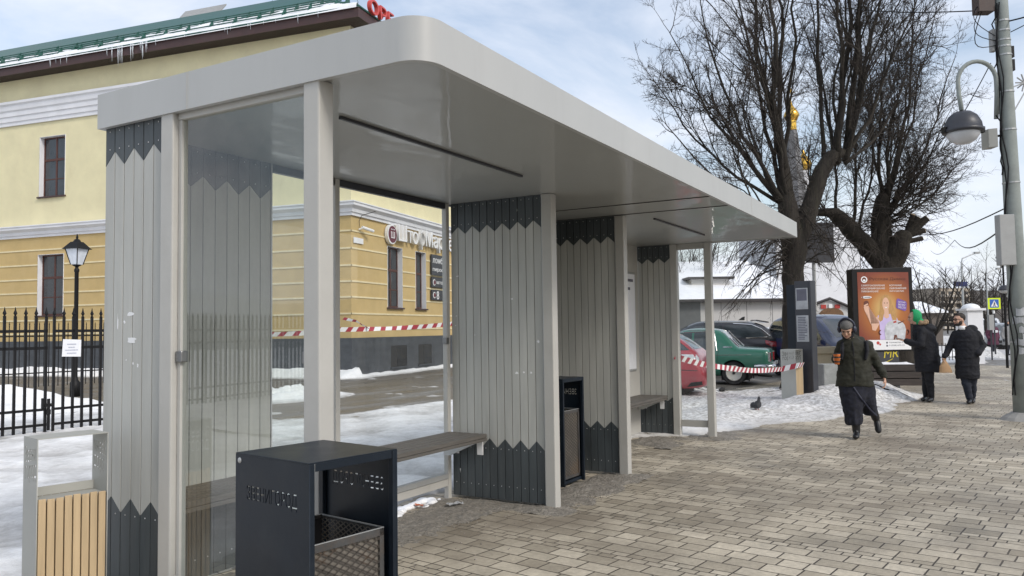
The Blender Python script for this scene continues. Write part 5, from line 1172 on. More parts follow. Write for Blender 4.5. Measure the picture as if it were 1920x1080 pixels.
# cables running down the shaft
for k in range(3):
    pts = []; n = 26
    for i in range(n+1):
        s = zs(10)*(1-i/n)+0.4*(i/n) if k else zs(10)*(1-i/n)+zs(330)*(i/n)
        r = prad(s)+0.015+0.012*k+(0.05 if i % 7 == 3 else 0)*(k == 0); q = 0.25*math.sin(i*1.1+k); pts.append(pt(s)-pr*r*math.cos(q+0.3*k)-pf*r*math.sin(q+0.3*k))
    g = MB(); g.tube(pts, 0.011, 5); g.build('cable', 'black', t)
for k in range(3):
    pts = [pt(zs(5+k*9))-pr*(0.32)+pr*0]; 
    for q in range(1, 9): a = q/8*math.pi; pts.append(pt(zs(5+k*9))-pr*(0.32+0.22*math.sin(a)-0.2*q/8)-Vector((0, 0, 0.55*q/8+0.12*k*math.sin(a))))
    g = MB(); g.tube(pts, 0.007, 4); g.build('cable', 'black', t)
for v, a_ in ((585, 0.1), (600, -0.3), (618, 0.3), (640, -0.1), (632, 0.6), (655, 0.2)):
    s = zs(v); r = prad(s)+0.012; q = a_+math.pi; g = MB(); n_ = 5; vs_p = []
    for i in range(n_+1):
        for z in (-0.06, 0.05): qq = -0.9+a_+0.22*i; vs_p.append(pt(s+z+random.uniform(-0.02, 0.02))-pf*r*math.cos(qq)-pr*r*math.sin(qq)*-1)
    g.add(vs_p, [(2*i, 2*i+2, 2*i+3, 2*i+1) for i in range(n_)]); g.build('torn_sticker', 'notice_grey', t)
# hooked street lamp, its own thing
lc = at(1805, 225, 12.6)
t2 = thing('street_lamp', 'dark dome street lamp hanging from a hooked grey arm on the concrete pole', 'street lamp', tuple(lc))
arm = [at(1868, 223, 12.75), at(1869, 175, 12.73)]+[at(1832+36*math.cos(q), 152-37*math.sin(q), 12.7) for q in [k*math.pi/12 for k in range(13)]]+[at(1798, 178, 12.65), at(1803, 207, 12.6)]
g = MB(); g.tube(arm, [0.034]*2+[0.033]*(len(arm)-2), 10); g.build('hooked_arm', 'concrete', t2, smooth=True, world=True)
for v in (155, 212):
    g = MB(); g.tube([at(1867, v, 12.74), at(1888, v, 12.78)], 0.015, 6); g.build('arm_clamp', 'steel', t2, world=True)
px = 12.6/FPX
dz = at(1805, 243, 12.6)-lc
g = MB(); r_ = 33*px; g.lathe([(0.0+0.02, 36*px*0.0+33*px), (r_*0.45, 30*px), (r_*0.75, 22*px), (r_*0.95, 9*px), (r_, -2*px), (r_+0.02, -3*px), (r_+0.02, -8*px), (r_*0.97, -9*px)], (0, 0, dz.z+0.02), 20); g.build('dome', 'dark_grey', t2, smooth=True)
M['lampglass'] = mat('lamp_bowl', (0.55, 0.56, 0.58), 0.15, var=0.1)
g = MB(); g.lathe([(r_*0.88, -8*px), (r_*0.84, -14*px), (r_*0.66, -23*px), (r_*0.36, -29*px), (0.01, -31*px)], (0, 0, dz.z+0.02), 20); g.build('glass_bowl', 'lampglass', t2, smooth=True)
g = MB(); g.box((-r_-0.05, -0.04, dz.z+0.02-9*px), (-r_+0.02, 0.04, dz.z+0.02+2*px)); g.box((r_-0.02, -0.04, dz.z+0.02-9*px), (r_+0.05, 0.04, dz.z+0.02+2*px)); b_ = g.build('hinge', 'black', t2); b_.rotation_euler = (0, 0, math.atan2(pr.y, pr.x))
g = MB(); g.tube([(0, 0, dz.z+0.02+32*px), (0, 0, 0.02)], 0.02, 8); g.build('stem', 'black', t2)
# overhead wires
def wire(label, pts, r=0.008):
    P0 = pts[0]; t = thing('overhead_wire', label, 'wire', tuple(P0), 0, 'overhead wires')
    g = MB(); out = []
    for a, b in zip(pts, pts[1:]):
        for i in range(9): out.append(a.lerp(b, i/9)-Vector((0, 0, 0.02*(b-a).length*math.sin(math.pi*i/9)*0.6)))
    out.append(pts[-1]); g.tube(out, r, 4); g.build('strand', 'black', t, world=True)
wire('overhead wire crossing from the pole top to the left above the tree crown', [at(1878, 18, 12.7), at(1560, 12, 20), at(1290, -40, 30)], 0.010)
wire('slack overhead wire from the grey cabinet on the pole towards the lightbox', [at(1890, 388, 12.7), at(1720, 440, 25), at(1600, 470, 40)], 0.012)
wire('lower overhead wire running from the pole into the distance', [at(1885, 425, 12.7), at(1790, 450, 40), at(1745, 470, 80)], 0.018)
wire('thin wire from the lamp arm down across the bare branches', [at(1858, 118, 12.7), at(1808, 210, 13), at(1700, 330, 20)], 0.008)
wire('short wire leaving the frame right of the pole top', [at(1890, 40, 12.7), at(1960, 20, 12)], 0.012)
wire('dark wire right of the pole below the lamp arm', [at(1895, 60, 12.7), at(1960, 25, 12)], 0.008)
# star decoration on the far side of the pole
st_ = at(1921, 155, 13.2); t = thing('star_decoration', 'thin metal star decoration fixed to the right of the pole', 'decoration', tuple(st_))
g = MB()
for k in range(5):
    q = k*math.pi/5; v_ = pr*math.cos(q)+Vector((0, 0, math.sin(q))); g.tube([-v_*0.15, v_*0.15], 0.012, 5)
g.build('rays', 'grey_sheet', t)
g = MB(); g.tube([Vector((0, 0, 0)), at(1895, 165, 12.8)-st_], 0.012, 5); g.tube([Vector((0, 0, -0.15)), at(1903, 205, 12.8)-st_], 0.012, 5); g.build('bracket', 'grey_sheet', t)
# ------------------------------------------------------------------ background buildings
random.seed(5)
M['plaster_pale'] = mat('pale_plaster', (0.56, 0.55, 0.54), 0.9, var=0.06, vs_=0.8, dirt=0.35, ds=0.8, dcol=(0.36, 0.35, 0.34))
M['dark_eave'] = mat('dark_eave', (0.05, 0.045, 0.045), 0.7)
M['brickred'] = mat('red_emblem', (0.4, 0.04, 0.03), 0.6); M['oldwood'] = mat('old_gate_wood', (0.16, 0.085, 0.04), 0.7, var=0.3, stretch=(8, 8, 1))
def frame_at(u, d, z=0.0): p = at(u, 620, d); return Vector((p.x, p.y, z))
CRh = Vector((CR.x, CR.y, 0)).normalized(); CFh = Vector((CF.x, CF.y, 0)).normalized(); RZC = math.atan2(CRh.y, CRh.x)
# long low warehouse with snow-laden roof
P = frame_at(1475, 34); t = thing('low_warehouse', 'long low pale building with dark eaves and a snow-covered roof behind the parked cars', 'building', tuple(P), RZC+R(2))
zE = at(1400, 566, 34).z; zR = at(1400, 489, 41).z
g = MB(); g.box((-5.6, 0, -0.2), (0.55, 9, zE)); g.build('wall', 'plaster_pale', t)
g = MB()
for k in range(5): g.box((-5.0+k*1.1, -0.006, 0.0), (-4.985+k*1.1, 0, zE))
tag(g.build('panel_joint', 'dark_eave', t), kind='stuff')
g = MB(); g.box((-5.9, -0.35, zE), (0.75, 0.02, zE+0.12)); g.build('eave', 'dark_eave', t)
g = MB(); g.prism([(-5.9, -0.34, zE+0.125), (-5.9, 7, zR), (-5.9, 14, zE+0.125)], (6.65, 0, 0)); rf_ = g.build('roof', 'roofsnow', t)
g = MB(); g.box((-4.0, 1.6, zE+0.3), (-3.1, 4.5, zR-0.3)); 
# grey kiosk with snowy hipped roof
P = frame_at(1292, 30); t = thing('kiosk', 'dark grey kiosk with a snow mound on its hipped roof beside the low building', 'kiosk', tuple(P), RZC)
zk = at(1292, 566, 30).z; za = at(1275, 529, 31).z
g = MB(); g.box((-1.4, 0, -0.1), (0.45, 2.2, zk)); g.build('wall', 'grey_dk', t) if False else g.build('wall', mat('kiosk_grey', (0.12, 0.125, 0.125), 0.6, dirt=0.3), t)
g = MB(); g.box((-1.7, -0.3, zk), (0.72, 2.5, zk+0.09)); g.build('eave', 'dark_eave', t)
g = MB(); g.add([(-1.7, -0.3, zk+0.09), (0.72, -0.3, zk+0.09), (0.72, 2.5, zk+0.09), (-1.7, 2.5, zk+0.09), (-0.5, 0.9, za), (-0.1, 1.2, za)], [(0, 1, 5, 4), (1, 2, 5), (2, 3, 4, 5), (3, 0, 4)])
o = g.build('roof_snow', 'roofsnow', t, smooth=True)
P = frame_at(1320, 36); t = thing('flat_roof_shed', 'pale shed with thin dark flat roof above the snowy kiosk', 'shed', tuple(P), RZC)
z1 = at(1320, 519, 36).z; g = MB(); g.box((-0.5, 0, 0), (1.2, 3, z1-0.1)); g.build('wall', 'plaster_pale', t); g = MB(); g.box((-0.7, -0.2, z1-0.1), (1.4, 3.2, z1)); g.build('roof', 'dark_eave', t)
# old gatehouse with arched wooden gate
P = frame_at(1562, 37); t = thing('gatehouse', 'pale gatehouse with arched wooden gate and red emblem above it', 'gatehouse', tuple(P), RZC)
zt = at(1562, 562, 37).z; ze = at(1590, 577, 37).z
g = MB(); g.prism([(-1.3, 0, -0.1), (0.85, 0, -0.1), (0.85, 0, ze), (-0.15, 0, zt), (-1.3, 0, ze)], (0, 3, 0)); g.build('wall', 'plaster_pale', t)
ar = [(-0.62, -0.02, 0)]+[(-0.06-0.56*math.cos(q), -0.02, at(1560, 590, 37).z+0.32*math.sin(q)) for q in [k*math.pi/10 for k in range(11)]]+[(0.5, -0.02, 0)]
g = MB(); g.prism(ar, (0, -0.03, 0)); g.build('arched_gate', 'oldwood', t)
g = MB(); g.tube([(-1.45, -0.1, ze-0.02), (-0.15, -0.1, zt+0.06), (1.0, -0.1, ze-0.06)], 0.07, 5); g.build('roof_edge', 'dark_eave', t)
za_ = at(1555, 572, 37).z
for x in (-0.42, 0.22):
    g = MB(); g.box((x-0.12, -0.05, za_-0.16), (x+0.12, -0.02, za_+0.02)); g.build('emblem', 'brickred', t)
g = MB(); g.box((-0.18, -0.06, za_-0.14), (-0.02, -0.02, za_+0.05)); g.build('emblem', 'white', t)
# church with grey tent roof and gilded domes
P = frame_at(1497, 85); t = thing('church', 'church with grey tent roof and gilded onion domes seen through the bare branches', 'church', tuple(P), RZC)
zz = lambda v: at(1497, v, 85).z
def onion(m, x, y, z, r):
    m.lathe([(r*0.62, z), (r*0.8, z+r*0.25), (r, z+r*0.75), (r*0.93, z+r*1.15), (r*0.6, z+r*1.65), (r*0.25, z+r*2.1), (r*0.07, z+r*2.6), (0.02, z+r*2.8)], (x, y, 0), 14)
g = MB(); g.box((-3.2, -3.2, 0), (5.5, 10, zz(425))); g.build('nave', 'wallwhite', t)
g = MB(); g.lathe([(1.35, zz(425)), (1.35, zz(390)), (1.5, zz(388)), (0.62, zz(245)), (0.55, zz(240))], n=8); g.build('tent_roof', mat('tent_grey', (0.14, 0.14, 0.145), 0.6, var=0.15), t)
g = MB(); g.lathe([(0.58, zz(240)), (0.50, zz(238)), (0.50, zz(222)), (0.62, zz(220))], n=14); g.build('drum', 'gold', t)
g = MB(); onion(g, 0, 0, zz(222), 0.80); dm = g.build('onion_dome', 'gold', t, smooth=True)
g = MB(); z = zz(222)+2.2; g.tube([(0, 0, z-0.3), (0, 0, z+1.5)], 0.05, 5); g.tube([(-0.45, 0, z+0.95), (0.45, 0, z+0.95)], 0.045, 5); g.tube([(-0.22, 0, z+1.2), (0.22, 0, z+1.2)], 0.04, 5); g.build('cross', 'gold', dm)
g = MB(); g.lathe([(0.5, zz(425)), (0.5, zz(312)), (0.6, zz(310))], (1.7, 1.5, 0), 12); g.build('small_drum', 'wallwhite', t)
g = MB(); onion(g, 1.7, 1.5, zz(312), 0.85); dm = g.build('onion_dome', 'gold', t, smooth=True)
# dark rear of a hanging sign on a tall mast
P = frame_at(1532, 26); t = thing('sign_mast', 'dark rectangular sign back on a tall slim mast behind the lime trunk', 'sign', tuple(P), RZC)
z0, z1 = at(1540, 492, 26).z, at(1540, 416, 26).z
g = MB(); g.tube([(0, 0.1, 0), (0, 0.1, z1+0.6)], 0.06, 8); g.build('mast', 'grey_sheet', t)
g = MB(); g.box((-0.28, -0.02, z0), (0.64, 0.04, z1)); g.build('board', 'dark_grey', t)
# white gate pier with domed cap
P = frame_at(1830, 30); t = thing('gate_pier', 'white plastered gate pier with domed snow-capped top', 'gate pier', tuple(P), RZC)
zc = at(1830, 582, 30).z
g = MB(); g.box((-0.29, 0, -0.1), (0.29, 0.58, zc)); g.build('shaft', 'wallwhite', t)
g = MB(); g.box((-0.37, -0.08, zc), (0.37, 0.66, zc+0.08)); g.build('cornice', 'wallwhite', t)
g = MB(); g.ell((0, 0.29, zc+0.07), (0.33, 0.33, 0.20), 14); g.build('domed_cap', 'roofsnow', t, smooth=True)
P = frame_at(1797, 31); t = thing('wicket_gate', 'open black wicket gate frame left of the white pier', 'gate', tuple(P), RZC)
g = MB(); zt = at(1797, 587, 31).z
for x in (-0.13, 0.30): g.box((x-0.02, 0, 0), (x+0.02, 0.04, zt))
g.box((-0.11, 0, zt-0.04), (0.28, 0.04, zt)); g.box((-0.7, 0, zt-0.3), (-0.15, 0.03, zt-0.26)); g.build('frame', 'black', t)
g = MB(); g.box((-0.09, 0.01, 0.9), (0.1, 0.03, zt-0.15)); g.build('notice', 'paper', t)
P = frame_at(1765, 29); t = thing('low_fence', 'low dark railing in snow between the lightbox and the white pier', 'fence', tuple(P), RZC)
for k in range(13):
    g = MB(); x = -0.75+k*0.125; g.box((x-0.01, 0, 0.2), (x+0.01, 0.02, 0.82)); g.build('bar', 'black', t)
for z in (0.3, 0.72): g = MB(); g.box((-0.8, -0.005, z), (0.8, 0.025, z+0.03)); g.build('rail', 'black', t)
g = MB(); vs = []; n = 16
for i in range(n+1):
    for j in range(6): vs.append((-1.3+2.6*i/n, -1.2+2.4*j/5, 0.55*math.sin(math.pi*i/n)*math.sin(math.pi*j/5)*(0.8+0.3*fb(i*0.4, j*0.6, 1))-0.02))
g.add(vs, [(i*6+j, (i+1)*6+j, (i+1)*6+j+1, i*6+j+1) for i in range(n) for j in range(5)]); o = g.build('snow', 'snow', smooth=True); o.location = frame_at(1770, 32); o.rotation_euler = (0, 0, RZC); tag(o, 'mound of shovelled snow behind the low railing', kind='structure')
# apartment block far away
M['flat_tan'] = mat('tan_panel', (0.42, 0.36, 0.29), 0.9, var=0.15, vs_=0.3); M['flat_light'] = mat('balcony_panel', (0.55, 0.50, 0.44), 0.9, var=0.12, vs_=0.5)
P = frame_at(1792, 170); t = thing('apartment_block', 'far tan apartment block with rows of pale balconies above the bare trees', 'building', tuple(P), RZC+R(20))
z0 = 0; zt = at(1790, 540, 170).z
g = MB(); g.box((-4.2, 0, 0), (4.6, 12, zt)); g.box((4.6, 2, 0), (7, 14, zt-1.0)); g.build('wall', 'flat_tan', t)
for k in range(7):
    z = zt-1.4-k*1.35
    for j in range(4):
        x = -4.0+j*2.15; g = MB(); g.box((x, -0.8, z-0.5), (x+1.7, 0, z)); g.build('balcony', 'flat_light', t)
        g = MB(); g.box((x+0.2, -0.05, z+0.05), (x+1.5, -0.01, z+0.7)); g.build('window', 'winglass', t)
# house with snowy roof behind the lightbox edge
P = frame_at(1737, 48); t = thing('snowy_house', 'small house with snow-covered roof behind the green-hooded person', 'house', tuple(P), RZC)
za_, zb2 = at(1737, 566, 48).z, at(1737, 587, 48).z
g = MB(); g.box((-0.9, 0, 0), (1.0, 5, zb2)); g.build('wall', mat('house_brown', (0.12, 0.1, 0.085), 0.8), t); g = MB(); g.prism([(-1.1, -0.3, zb2), (1.2, -0.3, zb2), (1.0, 2.5, za_), (-0.9, 2.5, za_)], (0, 0, 0.1)); g.build('roof', 'roofsnow', t)
# far wood on the hill: one brown mass of bare trunks and twigs
M['hill'] = mat('bare_hill', (0.085, 0.07, 0.055), 1.0, var=0.4, vs_=0.05, dirt=0.5, ds=0.02, dcol=(0.3, 0.29, 0.29))
g = MB(); vs = []; n = 70
for i in range(n+1):
    a = R(75)-R(130)*i/n
    for r_, z in ((190, -0.5), (240, 5+2.5*fb(i*0.3, 1, 1)), (330, 13+5*fb(i*0.22, 4, 1)), (480, 15)):
        vs.append((CAMP.x+r_*math.cos(a), CAMP.y+r_*math.sin(a), z*(1 if a < R(10) else 0.7)))
g.add(vs, [(i*4+j, (i+1)*4+j, (i+1)*4+j+1, i*4+j+1) for i in range(n) for j in range(3)]); tag(g.build('hill', 'hill', smooth=True), 'brown wooded hill on the horizon', kind='structure')
g = MB()
for _ in range(420):
    a = R(random.uniform(-16, 30)); r_ = random.uniform(120, 260); x, y = CAMP.x+r_*math.cos(a), CAMP.y+r_*math.sin(a); z = max(0, (r_-200)/130*9); h = random.uniform(6, 11)*(0.75 if a > R(5) else 1)
    g.tube([(x, y, z-0.5), (x+random.gauss(0, .3), y+random.gauss(0, .3), z+h)], [0.14, 0.03], 3, cap=False)
    for k in range(13):
        zz0 = z+h*random.uniform(0.3, 0.95); q = random.uniform(0, 6.28); l = random.uniform(1.0, 3.0)*(1.1-0.6*(zz0-z)/h)
        p1 = Vector((x+l*0.7*math.cos(q), y+l*0.7*math.sin(q), zz0+l*0.8)); g.tube([(x, y, zz0), p1], [0.06, 0.015], 3, cap=False)
        for m_ in range(2):
            q2 = q+random.gauss(0, 0.8); p0_ = Vector((x, y, zz0)).lerp(p1, random.uniform(0.3, 0.9)); g.tube([p0_, p0_+Vector((math.cos(q2)*0.9, math.sin(q2)*0.9, random.uniform(0.2, 1.0)))], [0.035, 0.01], 3, cap=False)
tag(g.build('far_wood', 'twig'), 'far brown wood of bare trees on the hillside', 'wood', kind='stuff')
# street lights and signs far down the pavement
def tall_light(u, v0, vt, d, ue, ve, label, group='tall grey street lights along the road', r=0.07):
    P = frame_at(u, d); t = thing('street_light', label, 'street light', tuple(P), RZC, group); z = at(u, vt, d).z; xe = (ue-u)/FPX*d; ze = at(ue, ve, d).z
    g = MB(); g.tube([(0, 0, 0), (0, 0, z*0.6), (0, 0, z-0.3), (xe*0.06, 0, z), (xe*0.8, 0, ze-0.02)], [r*1.4, r, r*0.7, r*0.6, r*0.5], 8); g.build('column', 'steel', t)
    g = MB(); g.box((xe*0.74, -0.1, ze-0.07), (xe, 0.1, ze+0.05)); g.build('lamp_head', 'grey_sheet', t); return t
t = tall_light(1808, 600, 484, 52, 1842, 473, 'tall grey street light carrying a dark blue board')
z0, z1 = at(1800, 537, 52).z, at(1800, 528, 52).z
g = MB(); g.box((-0.62, -0.1, z0), (0.28, -0.06, z1)); g.build('blue_board', mat('blue_board', (0.01, 0.02, 0.10), 0.5), t)
tall_light(1854, 600, 512, 50, 1880, 503, 'thin dark street light with curved arm above the crossing sign', r=0.045)
P = frame_at(1886, 27); t = thing('street_lamp', 'slim dark lamp post with two bowl lamps near the right edge', 'street lamp', tuple(P), RZC)
g = MB(); g.tube([(0, 0, 0), (0.0, 0, at(1886, 497, 27).z)], [0.045, 0.03], 8); g.build('post', 'black', t)
for u, v in ((1884, 543), (1882, 482)):
    z = at(u, v, 27).z; x = (u-1886)/FPX*27; g = MB(); g.lathe([(0.03, z+0.16), (0.12, z+0.12), (0.19, z+0.0), (0.2, z-0.02)], (x, -0.08, 0), 12); h_ = g.build('lamp_hood', 'dark_grey', t, smooth=True)
    g = MB(); g.lathe([(0.18, z-0.02), (0.14, z-0.09), (0.03, z-0.13)], (x, -0.08, 0), 12); g.build('lamp_bowl', 'lampglass', h_, smooth=True)
# pedestrian crossing sign
P = frame_at(1866, 36); t = thing('crossing_sign', 'blue pedestrian crossing sign with bright yellow border on a dark post', 'road sign', tuple(P), RZC)
M['sign_yel'] = mat('fluorescent_yellow', (0.62, 0.75, 0.02), 0.5, var=0.03); M['sign_blue'] = mat('sign_blue', (0.02, 0.10, 0.42), 0.5, var=0.03)
zc = at(1866, 569, 36).z
g = MB(); g.tube([(0, 0.05, 0), (0, 0.05, zc)], 0.035, 8); g.build('post', 'dark_grey', t)
g = MB(); g.lathe([(0.05, zc-0.45), (0.05, zc-0.33), (0.02, zc-0.3)], (0, 0.05, 0), 8); g.build('post_top', 'white', t)
g = MB(); g.box((-0.285, -0.02, zc-0.25), (0.285, 0.0, zc+0.25)); sb = g.build('sign_plate', 'sign_yel', t)
g = MB(); g.box((-0.2, -0.025, zc-0.185), (0.2, -0.021, zc+0.185)); g.build('blue_field', 'sign_blue', sb)
g = MB(); g.prism([(-0.16, -0.026, zc-0.14), (0.16, -0.026, zc-0.14), (0, -0.026, zc+0.15)], (0, -0.003, 0)); g.build('white_triangle', 'white', sb)
g = MB(); y = -0.031
g.tube([(0, y, zc+0.03), (-0.01, y, zc-0.04)], 0.018, 5); g.tube([(-0.01, y, zc-0.04), (-0.06, y, zc-0.13)], 0.012, 5); g.tube([(-0.01, y, zc-0.04), (0.05, y, zc-0.13)], 0.012, 5); g.tube([(0, y, zc+0.02), (0.05, y, zc-0.03)], 0.01, 5); g.ell((0, y, zc+0.065), (0.02, 0.01, 0.02), 8); g.build('walking_figure', 'black', sb)
P = frame_at(1858, 33); t = thing('traffic_light', 'small dark traffic light on a slim post left of the crossing sign', 'traffic light', tuple(P), RZC)
g = MB(); g.tube([(0, 0, 0), (0, 0, at(1858, 595, 33).z)], 0.03, 6); g.build('post', 'dark_grey', t); z = at(1858, 603, 33).z; g = MB(); g.box((-0.1, -0.08, z-0.35), (0.1, 0.08, z+0.28)); g.build('signal_head', 'grey_sheet', t)
P = frame_at(1897, 22); t = thing('road_sign', 'grey rear of a pointed road sign beside the concrete pole', 'road sign', tuple(P), RZC)
za_, zb2 = at(1897, 540, 22).z, at(1897, 583, 22).z; zm = (za_+zb2)/2
g = MB(); g.prism([(-0.02, 0, za_), (0.14, 0, za_-0.04), (0.14, 0, zb2), (-0.02, 0, zb2+0.02), (-0.08, 0, zb2+0.06), (0.0, 0, zm+0.02), (-0.1, 0, zm+0.08)], (0, 0.02, 0)); g.build('plate', 'grey_sheet', t)
g = MB(); g.tube([(0.12, 0.04, 0), (0.12, 0.04, za_+0.1)], 0.03, 6); g.build('post', 'grey_sheet', t)
# ------------------------------------------------------------------ parked cars
from mathutils.bvhtree import BVHTree
def carpaint(name, col, coat=0.8, dirt=0.25):
    return mat(name, col, 0.35, var=0.06, vs_=1.5, coat=coat, dirt=dirt, ds=1.6, dcol=tuple(0.45*c+0.06 for c in col))
M['car_glass'] = mat('car_glass', (0.035, 0.045, 0.05), 0.05, var=0.5, vs_=2.0, spec=0.9)
M['lampred'] = mat('tail_lamp', (0.30, 0.012, 0.018), 0.15, var=0.3, vs_=9, coat=0.7); M['lampclear'] = mat('headlamp', (0.50, 0.52, 0.53), 0.08, var=0.35, vs_=8, coat=0.9)
M['plastic'] = mat('black_plastic', (0.022, 0.022, 0.023), 0.6, var=0.2, dirt=0.3, dcol=(0.1, 0.095, 0.09)); M['rim_white'] = mat('rim_cream', (0.50, 0.49, 0.44), 0.45, var=0.1, dirt=0.3, ds=5)
def car_body(st, paint, parent, arches, ra, sub=2):
    m = MB(); vs = []; N_ = None
    for (x, zl, zb, zt, hl, hb, ht) in st:
        zm = zl+(zb-zl)*0.55; half = [(0, zl), (hl*0.86, zl), (hl, zl+0.05), (hb, zm), (hb*0.985, zb), (ht, zt-0.045 if zt-zb > 0.2 else zt-0.012), (ht*0.8, zt), (0, zt+0.012)]
        ring = [(x, y, z) for y, z in half]+[(x, -y, z) for y, z in half[-2:0:-1]]; N_ = len(ring); vs += ring
    fs = []; k = len(st)
    for i in range(k-1):
        for j in range(N_): fs.append((i*N_+j, i*N_+(j+1) % N_, (i+1)*N_+(j+1) % N_, (i+1)*N_+j))
    fs += [tuple(range(N_))[::-1], tuple(range((k-1)*N_, k*N_))]
    m.add(vs, fs); o = m.build('body', paint, parent, smooth=True)
    bm = bmesh.new(); bm.from_mesh(o.data); bmesh.ops.recalc_face_normals(bm, faces=bm.faces); bm.to_mesh(o.data); bm.free()
    s = o.modifiers.new('s', 'SUBSURF'); s.levels = s.render_levels = sub; bake(o)
    cs = []
    for ax in arches:
        g = MB(); n = 28; g.prism([(ax+ra*math.cos(2*math.pi*i/n), -1.2, 0.32+ra*math.sin(2*math.pi*i/n)) for i in range(n)], (0, 2.4, 0)); c = g.build('cut', 'plastic'); c.parent = parent; cs.append(c)
    cut(o, cs); smooth(o); e = o.modifiers.new('e', 'EDGE_SPLIT'); e.split_angle = R(38)
    return o
def decal(name, body, pts, axis, m, off=0.006, cuts=3, thick=0.0):
    """panel laid on the body: pts are (a, b) in the plane seen along axis ('+y', '-y', '+x', '-x')"""
    bvh = BVHTree.FromPolygons([v.co for v in body.data.vertices], [p.vertices for p in body.data.polygons])
    bm = bmesh.new()
    mk = {'y': lambda a, b: Vector((a, 0, b)), 'x': lambda a, b: Vector((0, a, b))}[axis[1]]
    f = bm.faces.new([bm.verts.new(mk(a, b)) for a, b in pts]); 
    for _ in range(cuts):
        bmesh.ops.triangulate(bm, faces=bm.faces); bmesh.ops.subdivide_edges(bm, edges=[e for e in bm.edges if e.calc_length() > 0.10], cuts=1, use_grid_fill=True)
    sg = 1 if axis[0] == '+' else -1; d = Vector((0, -sg, 0)) if axis[1] == 'y' else Vector((-sg, 0, 0))
    for v in bm.verts:
        o = v.co-d*5; h, n, i, di = bvh.ray_cast(o, d)
        if h is not None: v.co = h-d*off
        else: v.co = v.co-d*0.3
    me = bpy.data.meshes.new(name); bmesh.ops.recalc_face_normals(bm, faces=bm.faces); bm.to_mesh(me); bm.free(); me.materials.append(M[m] if isinstance(m, str) else m)
    for p in me.polygons: p.use_smooth = True
    o = bpy.data.objects.new(name, me); C.objects.link(o); o.parent = body.parent; return o
def strip_on(name, body, line, axis, m, r=0.012, off=0.004):
    bvh = BVHTree.FromPolygons([v.co for v in body.data.vertices], [p.vertices for p in body.data.polygons]); sg = 1 if axis[0] == '+' else -1; d = Vector((0, -sg, 0)); pts = []
    for (a, b), (c, e) in zip(line, line[1:]):
        for k in range(8):
            q = Vector((a+(c-a)*k/8, 0, b+(e-b)*k/8)); h, n, i, di = bvh.ray_cast(q-d*5, d); 
            if h is not None: pts.append(h-d*off)
    g = MB(); g.tube(pts, r, 5); return g.build(name, m, body.parent)
def wheel(parent, x, y, r, wd, rim, sgn, hub='chrome'):
    g = MB(); a = y; prof = [(0.02, -wd/2+0.07), (r*0.60, -wd/2+0.06), (r*0.62, -wd/2), (r*0.92, -wd/2), (r, -wd/2+0.03), (r, wd/2-0.03), (r*0.92, wd/2), (r*0.62, wd/2), (r*0.60, wd/2-0.06), (0.02, wd/2-0.07)]
    g.lathe([(rr, yy) for rr, yy in prof], (x, a, r), 28, 'y'); w_ = g.build('wheel', 'rubber', parent, smooth=False)
    for p in w_.data.polygons: p.use_smooth = True
    e = w_.modifiers.new('e', 'EDGE_SPLIT'); e.split_angle = R(35)
    s = sgn; k = wd/2
    g = MB(); g.lathe([(r*0.64, s*(k-0.005)), (r*0.66, s*(k+0.008)), (r*0.58, s*(k+0.006)), (r*0.52, s*(k-0.045)), (r*0.40, s*(k-0.04)), (r*0.30, s*(k-0.01)), (r*0.16, s*(k-0.005)), (0.01, s*(k-0.005))], (x, a, r), 28, 'y'); rm = g.build('rim', rim, w_, smooth=True)
    g = MB()
    for q in range(6): b = q*math.pi/3; g.ell((x+r*0.36*math.cos(b), a+s*(k-0.026), r+r*0.36*math.sin(b)), (0.024, 0.008, 0.024), 8)
    g.ell((x, a+s*(k-0.002), r), (0.035, 0.012, 0.035), 10); tag(g.build('rim_holes', 'plastic', rm), kind='stuff')
def car(name, label, P, hd, st, paint, arches, ra, r, track, rim, group='parked cars'):
    t = thing('parked_car', label, 'car', tuple(P), hd, group); b = car_body(st, paint, t, arches, ra)
    for ax in arches:
        for s in (1, -1): wheel(t, ax, s*track, r, 0.18, rim, s)
        g = MB(); g.box((ax-ra, -track+0.1, 0.12), (ax+ra, track-0.1, 0.32+ra*0.9)); g.build('wheel_well', 'plastic', t)
    return t, b
def origin_for(Pw, local, hd):
    c, s = math.cos(hd), math.sin(hd); return Vector((Pw.x-(c*local[0]-s*local[1]), Pw.y-(s*local[0]+c*local[1]), 0))
# --- green classic saloon
hd = R(98)
stg = [(-2.04, .42, .82, .90, .62, .70, .62), (-1.98, .34, .86, .945, .70, .77, .68), (-1.5, .27, .885, .97, .74, .80, .70), (-1.26, .24, .89, .985, .75, .805, .69), (-1.18, .24, .89, 1.01, .75, .805, .68), (-0.88, .22, .89, 1.39, .76, .81, .61), (-0.72, .22, .89, 1.48, .76, .81, .58),
       (-0.25, .22, .885, 1.51, .76, .81, .58), (0.22, .22, .88, 1.48, .76, .81, .58), (0.40, .22, .88, 1.36, .76, .81, .60), (0.80, .22, .88, .985, .76, .81, .68), (0.92, .24, .88, .95, .75, .80, .69), (1.5, .28, .85, .91, .74, .79, .68), (1.95, .34, .80, .86, .70, .76, .66), (2.03, .42, .72, .78, .62, .70, .62)]
paint = carpaint('paint_green', (0.026, 0.15, 0.10), dirt=0.25)
Pg = gnd(1377, 722)
t, b = car('green', 'green classic saloon car with cream wheels and chrome bumper behind the striped tape', origin_for(Pg, (-1.12, .70), hd), hd, stg, paint, (-1.12, 1.30), .345, .315, .66, 'rim_white')
